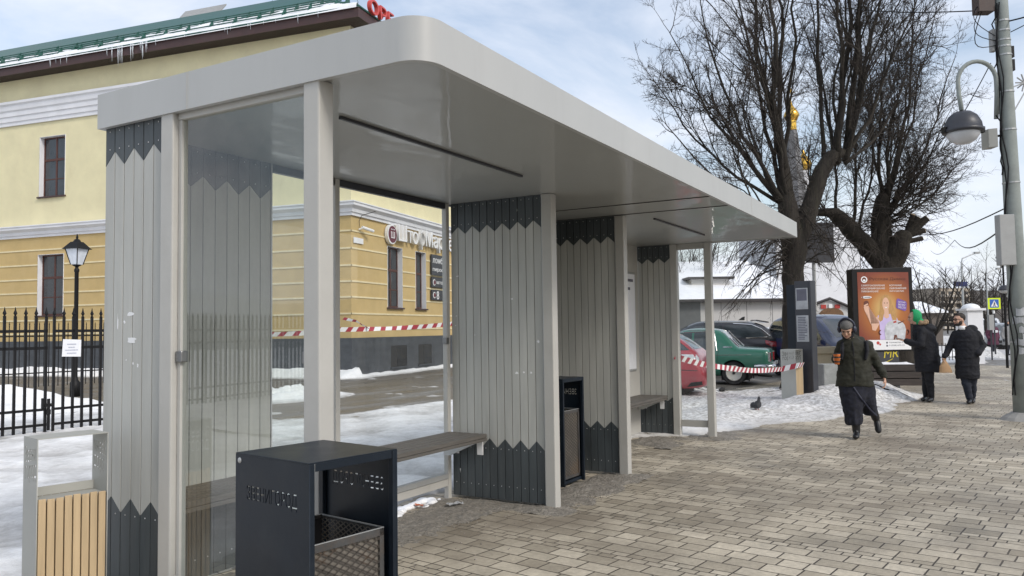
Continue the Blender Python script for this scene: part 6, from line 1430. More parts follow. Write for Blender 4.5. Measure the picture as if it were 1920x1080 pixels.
for s in ('+y', '-y'):
    decal('side_window', b, [(-0.66, .92), (-0.10, .92), (-0.10, 1.40), (-0.60, 1.40)] , s, 'car_glass'); decal('side_window', b, [(-0.04, .92), (0.62, .92), (0.30, 1.37), (-0.04, 1.40)], s, 'car_glass')
    strip_on('window_trim', b, [(-0.70, .905), (-0.62, 1.415), (0.30, 1.39), (0.70, .905), (-0.70, .905)], s, 'chrome', 0.011)
    strip_on('drip_rail', b, [(-0.95, 1.32), (-0.72, 1.45), (0.22, 1.45)], s, 'chrome', 0.012)
    strip_on('waist_trim', b, [(-1.95, .80), (1.9, .76)], s, 'chrome', 0.006, 0.001)
    strip_on('door_seam', b, [(-0.74, .90), (-0.70, .62), (-0.82, .55)], s, 'plastic', 0.005, 0.0); strip_on('door_seam', b, [(-0.07, .90), (-0.07, .30)], s, 'plastic', 0.005, 0.0); strip_on('door_handle', b, [(-0.66, .79), (-0.46, .785)], s, 'chrome', 0.016, 0.02)
    decal('vent_grille', b, [(-1.10, .985), (-0.86, .985), (-0.86, 1.01), (-1.08, 1.01)], s, 'chrome', 0.008, 1)
decal('rear_window', b, [(-0.52, 1.03), (0.52, 1.03), (0.46, 1.38), (-0.46, 1.38)], '-x', 'car_glass'); decal('windscreen', b, [(-0.54, 1.0), (0.54, 1.0), (0.48, 1.38), (-0.48, 1.38)], '+x', 'car_glass')
for s in (1, -1):
    g = MB(); g.tube([(-1.26, s*.60, 1.0), (-1.02, s*.585, 1.24), (-0.86, s*.55, 1.42)], 0.016, 5); g.build('window_trim', 'chrome', t)
    g = MB(); g.box((-2.055, s*.60-0.07, .62), (-2.0, s*.60+0.09, .84)); tl = g.build('tail_lamp', 'lampred', t, bevel=0.01); g = MB(); g.box((-2.06, s*.60-0.08, .84), (-2.0, s*.60+0.10, .86)); g.box((-2.04, s*.70, .62), (-1.98, s*.715, .84)); g.build('lamp_trim', 'chrome', tl)
    g = MB(); g.lathe([(0.10, -0.01), (0.095, 0.02), (0.05, 0.035), (0.005, 0.04)], (2.03, s*.52, .66), 16, 'x'); g.build('headlight', 'lampclear', t, smooth=True)
for x, sg in ((-2.0, -1), (2.0, 1)):
    g = MB(); g.tube([(x-sg*0.35, .80, .50), (x+sg*0.02, .80, .495), (x+sg*0.12, .70, .49), (x+sg*0.13, 0, .49), (x+sg*0.12, -.70, .49), (x+sg*0.02, -.80, .495), (x-sg*0.35, -.80, .50)], 0.055, 8); bp_ = g.build('bumper', 'chrome', t, smooth=True)
    for y in (.38, -.38): g = MB(); g.box((x+sg*0.13-0.035, y-0.03, .40), (x+sg*0.13+0.055, y+0.03, .60)); g.build('overrider', 'chrome', bp_, bevel=0.015)
g = MB(); g.tube([(-1.7, .45, .24), (-2.06, .46, .22)], 0.025, 6); g.build('exhaust', 'rubber', t)
for s in (1, -1): g = MB(); g.box((-1.50, s*.62-0.10, .10), (-1.485, s*.62+0.10, .30)); g.build('mud_flap', 'rubber', t)
# --- red hatchback, rear towards the pavement
sth = [(-1.95, .40, .85, .98, .60, .72, .58), (-1.85, .30, .92, 1.15, .72, .82, .60), (-1.5, .24, .95, 1.42, .78, .86, .58), (-0.8, .22, .95, 1.50, .80, .87, .60), (0.0, .22, .94, 1.50, .80, .87, .61), (0.35, .22, .94, 1.44, .80, .87, .62), (1.05, .22, .93, 1.03, .80, .87, .70), (1.25, .24, .90, .98, .80, .86, .70), (1.7, .26, .82, .88, .77, .82, .66), (1.95, .30, .68, .76, .68, .74, .58), (2.03, .38, .58, .62, .55, .62, .48)]
hd = R(97)
str_ = [(-2.14, .36, .58, .62, .52, .62, .46), (-2.09, .29, .66, .72, .66, .76, .58), (-1.98, .26, .88, 1.00, .74, .84, .64), (-1.88, .25, .96, 1.08, .76, .86, .64), (-1.62, .24, .98, 1.30, .78, .87, .62), (-1.30, .23, .98, 1.46, .80, .87, .60), (-0.9, .22, .97, 1.52, .80, .87, .60), (0.0, .22, .95, 1.53, .80, .87, .61), (0.35, .22, .94, 1.46, .80, .87, .62), (1.05, .22, .93, 1.03, .80, .87, .70), (1.25, .24, .90, .98, .80, .86, .70), (1.7, .26, .82, .88, .77, .82, .66), (1.95, .30, .68, .76, .68, .74, .58), (2.03, .38, .58, .62, .55, .62, .48)]
tr_, br_ = car('red', 'dirty red hatchback with pale rear lamp seen through the end glass of the shelter', origin_for(at(1324, 690, 16.6), (-2.12, .55), hd), hd, str_, carpaint('paint_red', (0.34, 0.022, 0.035), dirt=0.75), (-1.30, 1.28), .35, .31, .70, 'steel')
for s in ('+y', '-y'):
    decal('side_window', br_, [(-1.45, 1.03), (-0.5, 1.03), (-0.5, 1.43), (-1.25, 1.42)], s, 'car_glass'); decal('side_window', br_, [(-0.43, 1.03), (0.85, 1.0), (0.32, 1.40), (-0.43, 1.43)], s, 'car_glass')
    decal('rear_lamp', br_, [(-1.66, .98), (-1.78, .80), (-2.02, .76), (-2.03, .86), (-1.95, .97)], s, 'lampclear', 0.012, 3); strip_on('door_seam', br_, [(-0.47, 1.0), (-0.47, .35)], s, 'plastic', 0.006, 0)
    strip_on('bumper_seam', br_, [(-1.55, .66), (-2.05, .64)], s, 'plastic', 0.008, 0)
    decal('scuffed_corner', br_, [(-1.75, .30), (-2.06, .34), (-2.06, .42), (-1.85, .40)], s, 'plastic', 0.006, 2)
decal('rear_window', br_, [(-0.62, 1.08), (0.62, 1.08), (0.52, 1.42), (-0.52, 1.42)], '-x', 'car_glass'); decal('windscreen', br_, [(-0.62, 1.06), (0.62, 1.06), (0.52, 1.42), (-0.52, 1.42)], '+x', 'car_glass')
decal('side_glass_edge', br_, [(-1.82, 1.06), (-1.52, 1.06), (-1.30, 1.40), (-1.36, 1.42)], '+y', 'car_glass', 0.008)
for s in (1, -1): g = MB(); g.ell((0.72, s*.95, 1.05), (0.07, 0.11, 0.075), 10); g.build('mirror', carpaint('mirror_red', (0.34, 0.022, 0.035)), tr_, smooth=True)
# --- black SUV behind
def suv(label, P, hd, paint, scale=1.0):
    k = scale
    st = [(x*k, zl, zb*k, zt*k, hl*k, hb*k, ht*k) for x, zl, zb, zt, hl, hb, ht in [(-2.36, .55, .95, 1.05, .62, .74, .60), (-2.28, .38, 1.05, 1.18, .78, .88, .68), (-2.05, .30, 1.12, 1.42, .84, .93, .68), (-1.75, .28, 1.13, 1.66, .86, .94, .66), (-1.0, .27, 1.11, 1.72, .87, .95, .68), (0.0, .27, 1.09, 1.72, .87, .95, .69), (0.4, .27, 1.08, 1.66, .87, .95, .70), (1.15, .28, 1.06, 1.15, .87, .94, .74), (1.4, .30, 1.03, 1.10, .86, .93, .74), (1.95, .32, .95, 1.01, .82, .90, .70), (2.25, .36, .82, .90, .72, .80, .62), (2.36, .45, .70, .75, .60, .68, .55)]]
    t, b = car('suv', label, P, hd, st, paint, (-1.38*k, 1.40*k), .42, .37, .78*k, 'steel')
    for s in ('+y', '-y'):
        decal('side_window', b, [(-1.85*k, 1.20*k), (-0.62*k, 1.17*k), (-0.62*k, 1.58*k), (-1.5*k, 1.56*k), (-1.7*k, 1.46*k)], s, 'car_glass'); decal('side_window', b, [(-0.55*k, 1.17*k), (0.85*k, 1.14*k), (0.42*k, 1.55*k), (-0.55*k, 1.58*k)], s, 'car_glass')
        strip_on('window_trim', b, [(-0.9*k, 1.625*k), (-1.45*k, 1.585*k), (-1.74*k, 1.45*k), (-2.0*k, 1.21*k), (-1.6*k, 1.175*k), (-1.2*k, 1.17*k)], s, 'chrome', 0.02)
        decal('tail_lamp', b, [(-2.30*k, 1.02*k), (-1.82*k, 1.10*k), (-1.84*k, .98*k), (-2.0*k, .90*k), (-2.30*k, .89*k)], s, 'lampred', 0.012, 3)
        strip_on('roof_rail', b, [(-1.55*k, 1.665*k), (0.2*k, 1.675*k)], s, 'steel', 0.025, 0.0); strip_on('door_seam', b, [(-0.58*k, 1.12*k), (-0.58*k, .45*k)], s, 'plastic', 0.006, 0); strip_on('sill_cladding', b, [(-0.95*k, .36), (0.95*k, .36)], s, 'plastic', 0.05, 0)
    decal('rear_window', b, [(-0.55*k, 1.24*k), (0.55*k, 1.24*k), (0.5*k, 1.56*k), (-0.5*k, 1.56*k)], '-x', 'car_glass'); decal('windscreen', b, [(-0.66*k, 1.18*k), (0.66*k, 1.18*k), (0.58*k, 1.60*k), (-0.58*k, 1.60*k)], '+x', 'car_glass')
    decal('rear_bumper', b, [(-0.7*k, .48), (0.7*k, .48), (0.72*k, .74*k), (-0.72*k, .74*k)], '-x', 'plastic'); decal('number_plate', b, [(-0.26, .82*k), (0.26, .82*k), (0.26, .93*k), (-0.26, .93*k)], '-x', 'white', 0.012, 1)
    g = MB(); g.prism([(-1.62*k, -.58*k, 1.70*k), (-1.62*k, .58*k, 1.70*k), (-2.02*k, .52*k, 1.63*k), (-2.02*k, -.52*k, 1.63*k)], (0, 0, 0.045)); g.build('roof_spoiler', paint, t, bevel=0.015)
    g = MB(); g.prism([(-1.15*k, -0.02, 1.73*k), (-1.35*k, -0.02, 1.73*k), (-1.36*k, -0.02, 1.85*k), (-1.28*k, -0.02, 1.83*k)], (0, 0.04, 0)); g.build('shark_fin', 'plastic', t)
    for s in (1, -1): g = MB(); g.ell((0.75*k, s*1.03*k, 1.16*k), (0.1, 0.13, 0.1), 10); g.build('mirror', paint, t, smooth=True)
    for s in (1, -1): 
        pass
    return t, b
hd = R(112)
suv('black sport utility car with red tail lamp parked behind the green saloon', origin_for(at(1458, 640, 25.0), (-2.25, .6), hd), hd, carpaint('paint_black', (0.010, 0.011, 0.017), dirt=0.15))
# --- white saloon beyond, blue van-like car by the pillar, more cars far off
def saloon(label, P, hd, paint):
    t, b = car('saloon', label, P, hd, sth, paint, (-1.25, 1.28), .35, .31, .70, 'steel')
    for s in ('+y', '-y'):
        decal('side_window', b, [(-1.4, 1.0), (-0.25, 1.0), (-0.25, 1.41), (-1.1, 1.40)], s, 'car_glass'); decal('side_window', b, [(-0.18, 1.0), (0.85, .985), (0.32, 1.38), (-0.18, 1.41)], s, 'car_glass')
        decal('headlight', b, [(1.42, .78), (1.60, .68), (1.88, .62), (1.86, .70), (1.68, .78), (1.5, .83)], s, 'lampclear', 0.01, 3)
    decal('windscreen', b, [(-0.62, 1.06), (0.62, 1.06), (0.52, 1.42), (-0.52, 1.42)], '+x', 'car_glass'); decal('rear_window', b, [(-0.5, 1.05), (0.5, 1.05), (0.45, 1.38), (-0.45, 1.38)], '-x', 'car_glass')
    decal('grille', b, [(-0.5, .36), (0.5, .36), (0.45, .52), (-0.45, .52)], '+x', 'plastic')
    for s in (1, -1): g = MB(); g.ell((0.72, s*.95, 1.02), (0.07, 0.11, 0.075), 10); g.build('mirror', paint, t, smooth=True)
    return t
saloon('white car with sloping bonnet half hidden behind the lime trunk', origin_for(at(1500, 650, 29), (1.9, -.6), R(-85)), R(-85), carpaint('paint_white', (0.72, 0.73, 0.75), dirt=0.2))
saloon('white car behind the blue car near the gatehouse', origin_for(at(1592, 650, 27.5), (1.9, -.6), R(-85)), R(-85), carpaint('paint_white2', (0.66, 0.67, 0.7), dirt=0.3))
stv = [(-2.2, .40, 1.0, 1.3, .70, .84, .62), (-2.1, .30, 1.1, 1.75, .80, .90, .66), (-1.2, .26, 1.1, 1.86, .84, .92, .68), (0.2, .26, 1.08, 1.86, .84, .92, .68), (0.6, .26, 1.08, 1.76, .84, .92, .68), (1.5, .28, 1.06, 1.18, .84, .92, .72), (1.7, .30, 1.02, 1.10, .82, .90, .72), (2.1, .32, .86, .95, .76, .84, .66), (2.25, .40, .70, .75, .62, .70, .52)]
hd = R(-140); pv = carpaint('paint_navy', (0.012, 0.022, 0.075), dirt=0.1)
t, b = car('van', 'dark blue people carrier facing the pavement beside the info pillar', origin_for(at(1584, 655, 21.5), (2.1, -.7), hd), hd, stv, pv, (-1.35, 1.45), .37, .33, .74, 'steel')
for s in ('+y', '-y'):
    decal('side_window', b, [(-1.9, 1.16), (-0.5, 1.15), (-0.5, 1.68), (-1.8, 1.68)], s, 'car_glass'); decal('side_window', b, [(-0.42, 1.15), (1.22, 1.13), (0.58, 1.66), (-0.42, 1.70)], s, 'car_glass')
    decal('headlight', b, [(1.75, .88), (1.95, .74), (2.12, .70), (2.1, .82), (1.9, .92)], s, 'lampclear', 0.01, 3); strip_on('door_seam', b, [(-0.46, 1.1), (-0.46, .4)], s, 'plastic', 0.006, 0); strip_on('door_handle', b, [(-0.30, .98), (-0.10, .98)], s, 'chrome', 0.014, 0.012)
decal('windscreen', b, [(-0.68, 1.2), (0.68, 1.2), (0.58, 1.72), (-0.58, 1.72)], '+x', 'car_glass')
for s in (1, -1): g = MB(); g.ell((1.12, s*1.02, 1.16), (0.09, 0.12, 0.11), 10); g.build('mirror', 'plastic', t, smooth=True)
saloon('silver grey car parked far along the kerb beside the grey-coated walker', frame_at(1880, 47), R(175), carpaint('paint_silver', (0.30, 0.32, 0.34), dirt=0.2))
suv('dark car parked far along the kerb at the right edge', frame_at(1910, 50), R(168), carpaint('paint_dark', (0.05, 0.055, 0.06), dirt=0.2))
suv('white van far along the road beyond the crossing sign', frame_at(1853, 66), R(178), carpaint('paint_van', (0.65, 0.66, 0.68), dirt=0.2), 1.1)
# ------------------------------------------------------------------ people
random.seed(11)
M['skin'] = mat('skin', (0.52, 0.31, 0.22), 0.55, var=0.05); M['olive'] = mat('olive_cloth', (0.022, 0.022, 0.014), 0.85, var=0.3, vs_=5, bump=0.9, bs=9)
M['skirt'] = mat('dark_skirt', (0.012, 0.013, 0.022), 0.9, var=0.7, vs_=26, bump=0.5, bs=8); M['black_cloth'] = mat('black_cloth', (0.0055, 0.006, 0.010), 0.85, var=0.4, vs_=5, bump=0.9, bs=10)
M['boot'] = mat('black_leather', (0.010, 0.010, 0.012), 0.4, var=0.3); M['knit_grey'] = mat('grey_knit', (0.13, 0.125, 0.12), 0.95, var=0.2, vs_=30, bump=0.4, bs=60)
M['green_knit'] = mat('green_knit', (0.015, 0.30, 0.11), 0.9, var=0.15, bump=0.4, bs=40); M['fur'] = mat('tan_fur', (0.33, 0.23, 0.14), 1.0, var=0.4, vs_=25, bump=1.0, bs=60); M['hair'] = mat('dark_hair', (0.018, 0.012, 0.009), 0.7, var=0.3, vs_=20)
M['denim'] = mat('dark_denim', (0.013, 0.017, 0.028), 0.9, var=0.2); M['cup'] = mat('orange_cup', (0.62, 0.16, 0.03), 0.5); M['kraft'] = mat('kraft_paper', (0.38, 0.24, 0.13), 0.85, var=0.15, bump=0.5, bs=8); M['eye'] = mat('eye_dark', (0.02, 0.014, 0.01), 0.3); M['lip'] = mat('lip', (0.40, 0.17, 0.14), 0.5); M['headset'] = mat('headset', (0.025, 0.028, 0.05), 0.35, var=0.1)
M['plum'] = mat('plum_coat', (0.09, 0.025, 0.05), 0.85, var=0.2); M['greycoat'] = mat('grey_coat', (0.25, 0.25, 0.25), 0.9, var=0.15)
def remesh(o, vox, it=4, fac=0.5):
    r = o.modifiers.new('r', 'REMESH'); r.mode = 'VOXEL'; r.voxel_size = vox
    s = o.modifiers.new('s', 'SMOOTH'); s.iterations = it; s.factor = fac; bake(o); return smooth(o)
def chain(m, pts, n=12):              # tapering limb with round ends
    P = [Vector(p[:3]) for p in pts]; Rr = [p[3] for p in pts]; m.tube(P, Rr, n); m.ell(P[0], (Rr[0],)*3, 10); m.ell(P[-1], (Rr[-1],)*3, 10)
    for p, r in zip(P[1:-1], Rr[1:-1]): m.ell(p, (r*1.0,)*3, 10)
def hand(m, w, d, nrm, thumb, s=1.0, curl=0.5):
    """palm, four unequal bent fingers and a thumb from the side of the palm; d = finger direction, nrm = out of the palm, thumb = towards the thumb"""
    w, d, nrm, th = Vector(w), Vector(d).normalized(), Vector(nrm).normalized(), Vector(thumb).normalized()
    rot = Matrix((th, d, nrm)).transposed()
    m.ell(w+d*0.05*s, (0.042*s, 0.055*s, 0.017*s), 12, rot)
    for k, (o, l) in enumerate(((0.030, 0.072), (0.010, 0.080), (-0.011, 0.075), (-0.031, 0.058))):
        b = w+d*0.092*s+th*o*s; a1 = (d*math.cos(curl*0.5)+nrm*math.sin(curl*0.5)); a2 = (d*math.cos(curl*1.4)+nrm*math.sin(curl*1.4)); a3 = (d*math.cos(curl*2.1)+nrm*math.sin(curl*2.1))
        p1 = b+a1*l*0.45*s; p2 = p1+a2*l*0.32*s; p3 = p2+a3*l*0.25*s; m.tube([b-d*0.015*s, b, p1, p2, p3], [0.010*s, 0.0105*s, 0.0095*s, 0.009*s, 0.007*s], 8); m.ell(p3, (0.0075*s,)*3, 8)
    b = w+d*0.03*s+th*0.034*s; p1 = b+(th*0.7+d*0.6+nrm*0.3).normalized()*0.035*s; p2 = p1+(th*0.25+d*0.8+nrm*0.55).normalized()*0.032*s
    m.tube([b, p1, p2], [0.013*s, 0.011*s, 0.008*s], 8); m.ell(p2, (0.0085*s,)*3, 8)
def head(m, c, fwd, up, s=1.0):
    """skull, jaw, nose, ears joined into the body mesh; returns the local axes"""
    f = Vector(fwd).normalized(); r = f.cross(Vector(up)).normalized(); u = r.cross(f); c = Vector(c); rot = Matrix((r, f, u)).transposed()
    m.ell(c+u*0.02*s-f*0.005*s, (0.076*s, 0.094*s, 0.098*s), 16, rot); m.ell(c-u*0.052*s+f*0.026*s, (0.057*s, 0.062*s, 0.062*s), 14, rot); m.ell(c-u*0.095*s+f*0.060*s, (0.024*s, 0.022*s, 0.018*s), 10, rot)
    m.ell(c-u*0.018*s+f*0.096*s, (0.012*s, 0.022*s, 0.026*s), 10, rot); m.ell(c-u*0.033*s+f*0.104*s, (0.016*s, 0.014*s, 0.012*s), 10, rot); m.ell(c+u*0.028*s+f*0.078*s, (0.055*s, 0.02*s, 0.014*s), 10, rot)
    for q in (-1, 1): m.ell(c+r*q*0.040*s-u*0.025*s+f*0.066*s, (0.024*s, 0.022*s, 0.024*s), 10, rot); m.ell(c+r*q*0.077*s-f*0.008*s-u*0.008*s, (0.010*s, 0.020*s, 0.032*s), 10, rot)
    return c, r, f, u, rot
def face(par, c, r, f, u, rot, s=1.0, lip='lip'):
    g = MB()
    for q in (-1, 1): g.ell(c+r*q*0.032*s+u*0.004*s+f*0.083*s, (0.012*s, 0.008*s, 0.006*s), 10, rot)
    g.build('eyes', 'eye', par, smooth=True); g = MB()
    for q in (-1, 1): g.tube([c+r*q*0.016*s+u*0.022*s+f*0.096*s, c+r*q*0.034*s+u*0.028*s+f*0.092*s, c+r*q*0.050*s+u*0.020*s+f*0.080*s], 0.0045*s, 5)
    g.build('eyebrows', 'hair', par); g = MB(); g.ell(c-u*0.066*s+f*0.086*s, (0.024*s, 0.008*s, 0.007*s), 10, rot); g.build('lips', lip, par, smooth=True)
def shell(name, m, matn, par, vox=0.014, it=6):
    o = m.build(name, matn, par); remesh(o, vox, it)
    amp = {'jacket': 0.016, 'skirt': 0.010, 'parka': 0.012, 'coat': 0.010, 'trousers': 0.010, 'jeans': 0.010}.get(name, 0)
    if amp:                            # creases in the cloth
        N_ = [v.normal.copy() for v in o.data.vertices]
        for v, n_ in zip(o.data.vertices, N_):
            c = v.co; v.co = c+n_*amp*(mnoise.fractal(Vector((c.x*7+c.z*5, c.y*7, c.z*11-c.x*4)), 1.0, 2.0, 3))
    return o
def person_at(u, v, label, group=None):
    P = gnd(u, v); d = Vector((P.x-CAMP.x, P.y-CAMP.y, 0)).normalized(); rz = math.atan2(d.y, d.x)-math.pi/2
    return thing('person', label, 'person', (P.x, P.y, 0.006), rz, group)
# --- woman in an olive jacket walking towards the viewer (local: x to the right, -y towards the viewer)
t = person_at(1610, 822, 'person in olive jacket, grey beanie and big headphones walking with an orange cup')
HC = Vector((-0.10, -0.10, 1.475)); fw, upv = (-0.12, -0.86, -0.50), (-0.06, -0.45, 0.89)
b = MB(); hd_ = head(b, HC, fw, upv, 0.98)
chain(b, [(-0.05, 0.02, 1.30, .06), (-0.085, -0.05, 1.40, .055)])
b.loft([((0.0, 0.0, 0.72), (0.16, 0, 0), (0, 0.11, 0)), ((-0.01, 0.0, 0.95), (0.15, 0, 0), (0, 0.10, 0)), ((-0.02, 0.01, 1.18), (0.16, 0, 0), (0, 0.10, 0)), ((-0.03, 0.02, 1.27), (0.12, 0, 0), (0, 0.08, 0)), ((-0.04, 0.02, 1.34), (0.06, 0, 0), (0, 0.06, 0))])
chain(b, [(-0.165, 0.01, 1.25, .045), (-0.245, 0.03, 1.06, .04), (-0.262, -0.12, 1.06, .036), (-0.262, -0.20, 1.075, .030)])
chain(b, [(0.135, 0.02, 1.25, .045), (0.245, 0.06, 1.04, .04), (0.328, 0.03, 0.87, .034), (0.347, 0.01, 0.82, .028)])
chain(b, [(-0.08, 0.0, 0.78, .08), (-0.06, -0.06, 0.46, .055), (-0.02, -0.02, 0.12, .035)]); chain(b, [(0.08, 0.02, 0.78, .08), (0.13, 0.04, 0.50, .055), (0.205, 0.22, 0.32, .035)])
hand(b, (-0.262, -0.215, 1.075), (0.15, -1, 0.05), (1, 0.2, 0), (0, 0.1, 1), 0.95, 1.0); hand(b, (0.350, 0.008, 0.815), (0.05, -0.15, -1), (-1, -0.2, 0), (-0.1, -1, -0.1), 0.95, 0.7)
o = b.build('body', 'skin', t); remesh(o, 0.008, 3); face(o, *hd_, 0.98)
c, r, f, u, rot = hd_
g = MB(); g.ell(c+u*0.055-f*0.012, (0.086, 0.104, 0.085), 16, rot); o_ = g.build('beanie', 'knit_grey', t)
bm = bmesh.new(); bm.from_mesh(o_.data); bmesh.ops.bisect_plane(bm, geom=bm.verts[:]+bm.edges[:]+bm.faces[:], plane_co=c+u*0.040+f*0.0, plane_no=(u-f*0.05), clear_inner=True); bm.to_mesh(o_.data); bm.free(); smooth(o_); sm = o_.modifiers.new('s', 'SOLIDIFY'); sm.thickness = 0.012
g = MB(); g.ell(c-u*0.03-f*0.055, (0.088, 0.075, 0.10), 14, rot); g.ell(c-u*0.10-f*0.03, (0.085, 0.085, 0.07), 14, rot); shell('snood', g, 'black_cloth', t, 0.012, 3)
g = MB(); pts = [c+r*0.100*math.cos(q)+u*(0.02+0.142*math.sin(q))-f*0.02 for q in [k*math.pi/14 for k in range(15)]]; g.tube(pts, 0.016, 8); hp = g.build('headphones', 'headset', t, smooth=True)
for q in (-1, 1): g = MB(); g.ell(c+r*q*0.096+u*0.0-f*0.005, (0.028, 0.042, 0.052), 14, rot); g.build('ear_cup', 'headset', hp, smooth=True)
j = MB()
j.loft([((-0.02, 0.0, 0.70), (0.245, 0, 0), (0, 0.165, 0)), ((-0.02, 0.0, 0.80), (0.238, 0, 0), (0, 0.165, 0)), ((-0.02, 0.0, 1.0), (0.208, 0, 0), (0, 0.15, 0)), ((-0.02, 0.01, 1.18), (0.205, 0, 0), (0, 0.14, 0)), ((-0.03, 0.02, 1.27), (0.185, 0, 0), (0, 0.12, 0)), ((-0.04, 0.02, 1.335), (0.115, 0, 0), (0, 0.09, 0)), ((-0.06, 0.0, 1.37), (0.095, 0, 0), (0, 0.085, 0))])
chain(j, [(-0.175, 0.01, 1.255, .075), (-0.245, 0.03, 1.06, .064), (-0.255, -0.10, 1.06, .054), (-0.262, -0.17, 1.075, .047)]); chain(j, [(0.145, 0.02, 1.255, .077), (0.248, 0.06, 1.04, .068), (0.322, 0.03, 0.88, .056), (0.343, 0.015, 0.835, .049)])
j.ell((-0.02, 0.11, 1.32), (0.15, 0.09, 0.085), 14)
shell('jacket', j, 'olive', t, 0.013, 5)
g = MB(); g.tube([(-0.02, -0.163, 0.74), (-0.02, -0.150, 1.0), (-0.025, -0.130, 1.2), (-0.04, -0.09, 1.31)], 0.007, 5); g.build('zip', 'black_cloth', t)
for x0, x1 in ((-0.19, -0.14), (0.12, 0.17)):
    g = MB(); g.loft([((x0*0.95, -0.06, 1.06), (0.026, 0, 0), (0, 0.09, 0)), (((x0+x1)/2, -0.04, 1.20), (0.030, 0, 0), (0, 0.12, 0)), (((x0+x1)/2*0.95, 0.02, 1.315), (0.030, 0, 0), (0, 0.09, 0))]); shell('backpack_strap', g, 'black_cloth', t, 0.012, 3)
s_ = MB()
s_.loft([((-0.01, 0.0, 0.76), (0.225, 0, 0), (0, 0.15, 0)), ((-0.03, -0.02, 0.60), (0.20, 0, 0), (0, 0.15, 0)), ((-0.06, -0.05, 0.42), (0.135, 0, 0), (0, 0.14, 0)), ((-0.06, -0.05, 0.28), (0.105, 0, 0), (0, 0.125, 0)), ((-0.055, -0.04, 0.18), (0.10, 0, 0), (0, 0.12, 0))])
s_.loft([((0.09, 0.02, 0.72), (0.14, 0, 0), (0, 0.14, 0)), ((0.12, 0.05, 0.52), (0.115, 0, 0), (0, 0.13, 0)), ((0.155, 0.12, 0.39), (0.10, 0, 0), (0, 0.13, 0)), ((0.155, 0.18, 0.30), (0.09, 0, 0), (0, 0.12, 0))])
for q in range(9): a_ = q*0.7; s_.tube([(-0.05+0.16*math.cos(a_), -0.03+0.12*math.sin(a_), 0.62), (-0.06+0.115*math.cos(a_), -0.05+0.125*math.sin(a_), 0.40), (-0.055+0.10*math.cos(a_), -0.04+0.12*math.sin(a_), 0.19)], [0.008, 0.017, 0.022], 6)
shell('skirt', s_, 'skirt', t, 0.013, 5)
g = MB(); g.tube([(-0.04, -0.158, 0.70), (0.05, -0.17, 0.55), (0.15, -0.06, 0.40), (0.235, 0.03, 0.30)], 0.010, 6); g.build('skirt_edge', 'headset', t)
def boot(m, ank, toe, sole_n, r=0.052):
    ank, toe = Vector(ank), Vector(toe); d = (toe-ank).normalized(); n = Vector(sole_n).normalized(); side = d.cross(n).normalized(); rot = Matrix((side, d, n)).transposed()
    m.ell(ank.lerp(toe, 0.45), (0.046, 0.13, 0.045), 14, rot); m.ell(ank.lerp(toe, 0.78), (0.047, 0.07, 0.038), 12, rot); m.ell(ank-d*0.015, (0.042, 0.055, 0.052), 12, rot)
g = MB(); chain(g, [(-0.03, -0.03, 0.30, .062), (-0.025, -0.02, 0.09, .052)]); boot(g, (-0.025, -0.02, 0.055), (-0.035, -0.22, 0.04), (0, 0, 1)); shell('boot', g, 'boot', t, 0.010, 3)
g = MB(); chain(g, [(0.185, 0.17, 0.39, .062), (0.225, 0.26, 0.25, .055)]); boot(g, (0.235, 0.27, 0.24), (0.255, 0.22, 0.07), (0, -1, -0.2)); shell('boot', g, 'boot', t, 0.010, 3)
cup = thing('paper_cup', 'orange paper cup in the hand of the person in the olive jacket', 'cup', tuple(t.matrix_basis @ Vector((-0.232, -0.315, 1.01))), t.rotation_euler[2])
g = MB(); g.lathe([(0.031, 0.0), (0.043, 0.125), (0.045, 0.128), (0.045, 0.136)], n=18); g.build('cup_body', 'cup', cup, smooth=True); g = MB(); g.lathe([(0.046, 0.137), (0.046, 0.147), (0.038, 0.150)], n=18); g.build('lid', 'plastic', cup)
for k in range(2): g = MB(); g.lathe([(0.0345+0.006*k, 0.025+0.06*k), (0.0365+0.006*k, 0.045+0.06*k)], n=18); g.build('printed_band', 'plastic', cup)
# --- person with green hood, body turned left, looking at a phone
t = person_at(1741, 753, 'person in long black parka with bright green hood holding a phone beside the lightbox')
HC = Vector((-0.20, -0.02, 1.66)); fw, upv = (-0.95, -0.25, -0.12), (0, 0, 1)
b = MB(); hd_ = head(b, HC, fw, upv, 1.05)
chain(b, [(-0.13, 0.0, 1.46, .065), (-0.175, -0.01, 1.57, .06)])
b.loft([((0.0, 0, 0.80), (0.15, 0, 0), (0, 0.15, 0)), ((-0.03, 0, 1.1), (0.14, 0, 0), (0, 0.16, 0)), ((-0.07, 0, 1.38), (0.14, 0, 0), (0, 0.19, 0)), ((-0.11, 0, 1.49), (0.07, 0, 0), (0, 0.08, 0))])
chain(b, [(-0.07, -0.19, 1.40, .055), (-0.10, -0.26, 1.12, .045), (-0.33, -0.22, 1.18, .036), (-0.38, -0.20, 1.20, .03)]); chain(b, [(-0.05, 0.19, 1.40, .055), (0.05, 0.24, 1.12, .045), (-0.05, 0.22, 0.95, .036)])
hand(b, (-0.385, -0.20, 1.205), (-1, 0.1, 0.25), (0, 0.2, 1), (0, 1, 0), 1.0, 0.5); hand(b, (-0.06, 0.22, 0.94), (-0.3, 0, -1), (0, -1, 0), (-1, 0, 0.3), 1.0, 0.6)
chain(b, [(0.02, -0.08, 0.85, .09), (0.02, -0.10, 0.48, .065), (0.05, -0.10, 0.08, .04)]); chain(b, [(0.02, 0.08, 0.85, .09), (-0.03, 0.08, 0.48, .065), (-0.05, 0.10, 0.08, .04)])
o = b.build('body', 'skin', t); remesh(o, 0.009, 3); face(o, *hd_, 1.05); c, r, f, u, rot = hd_
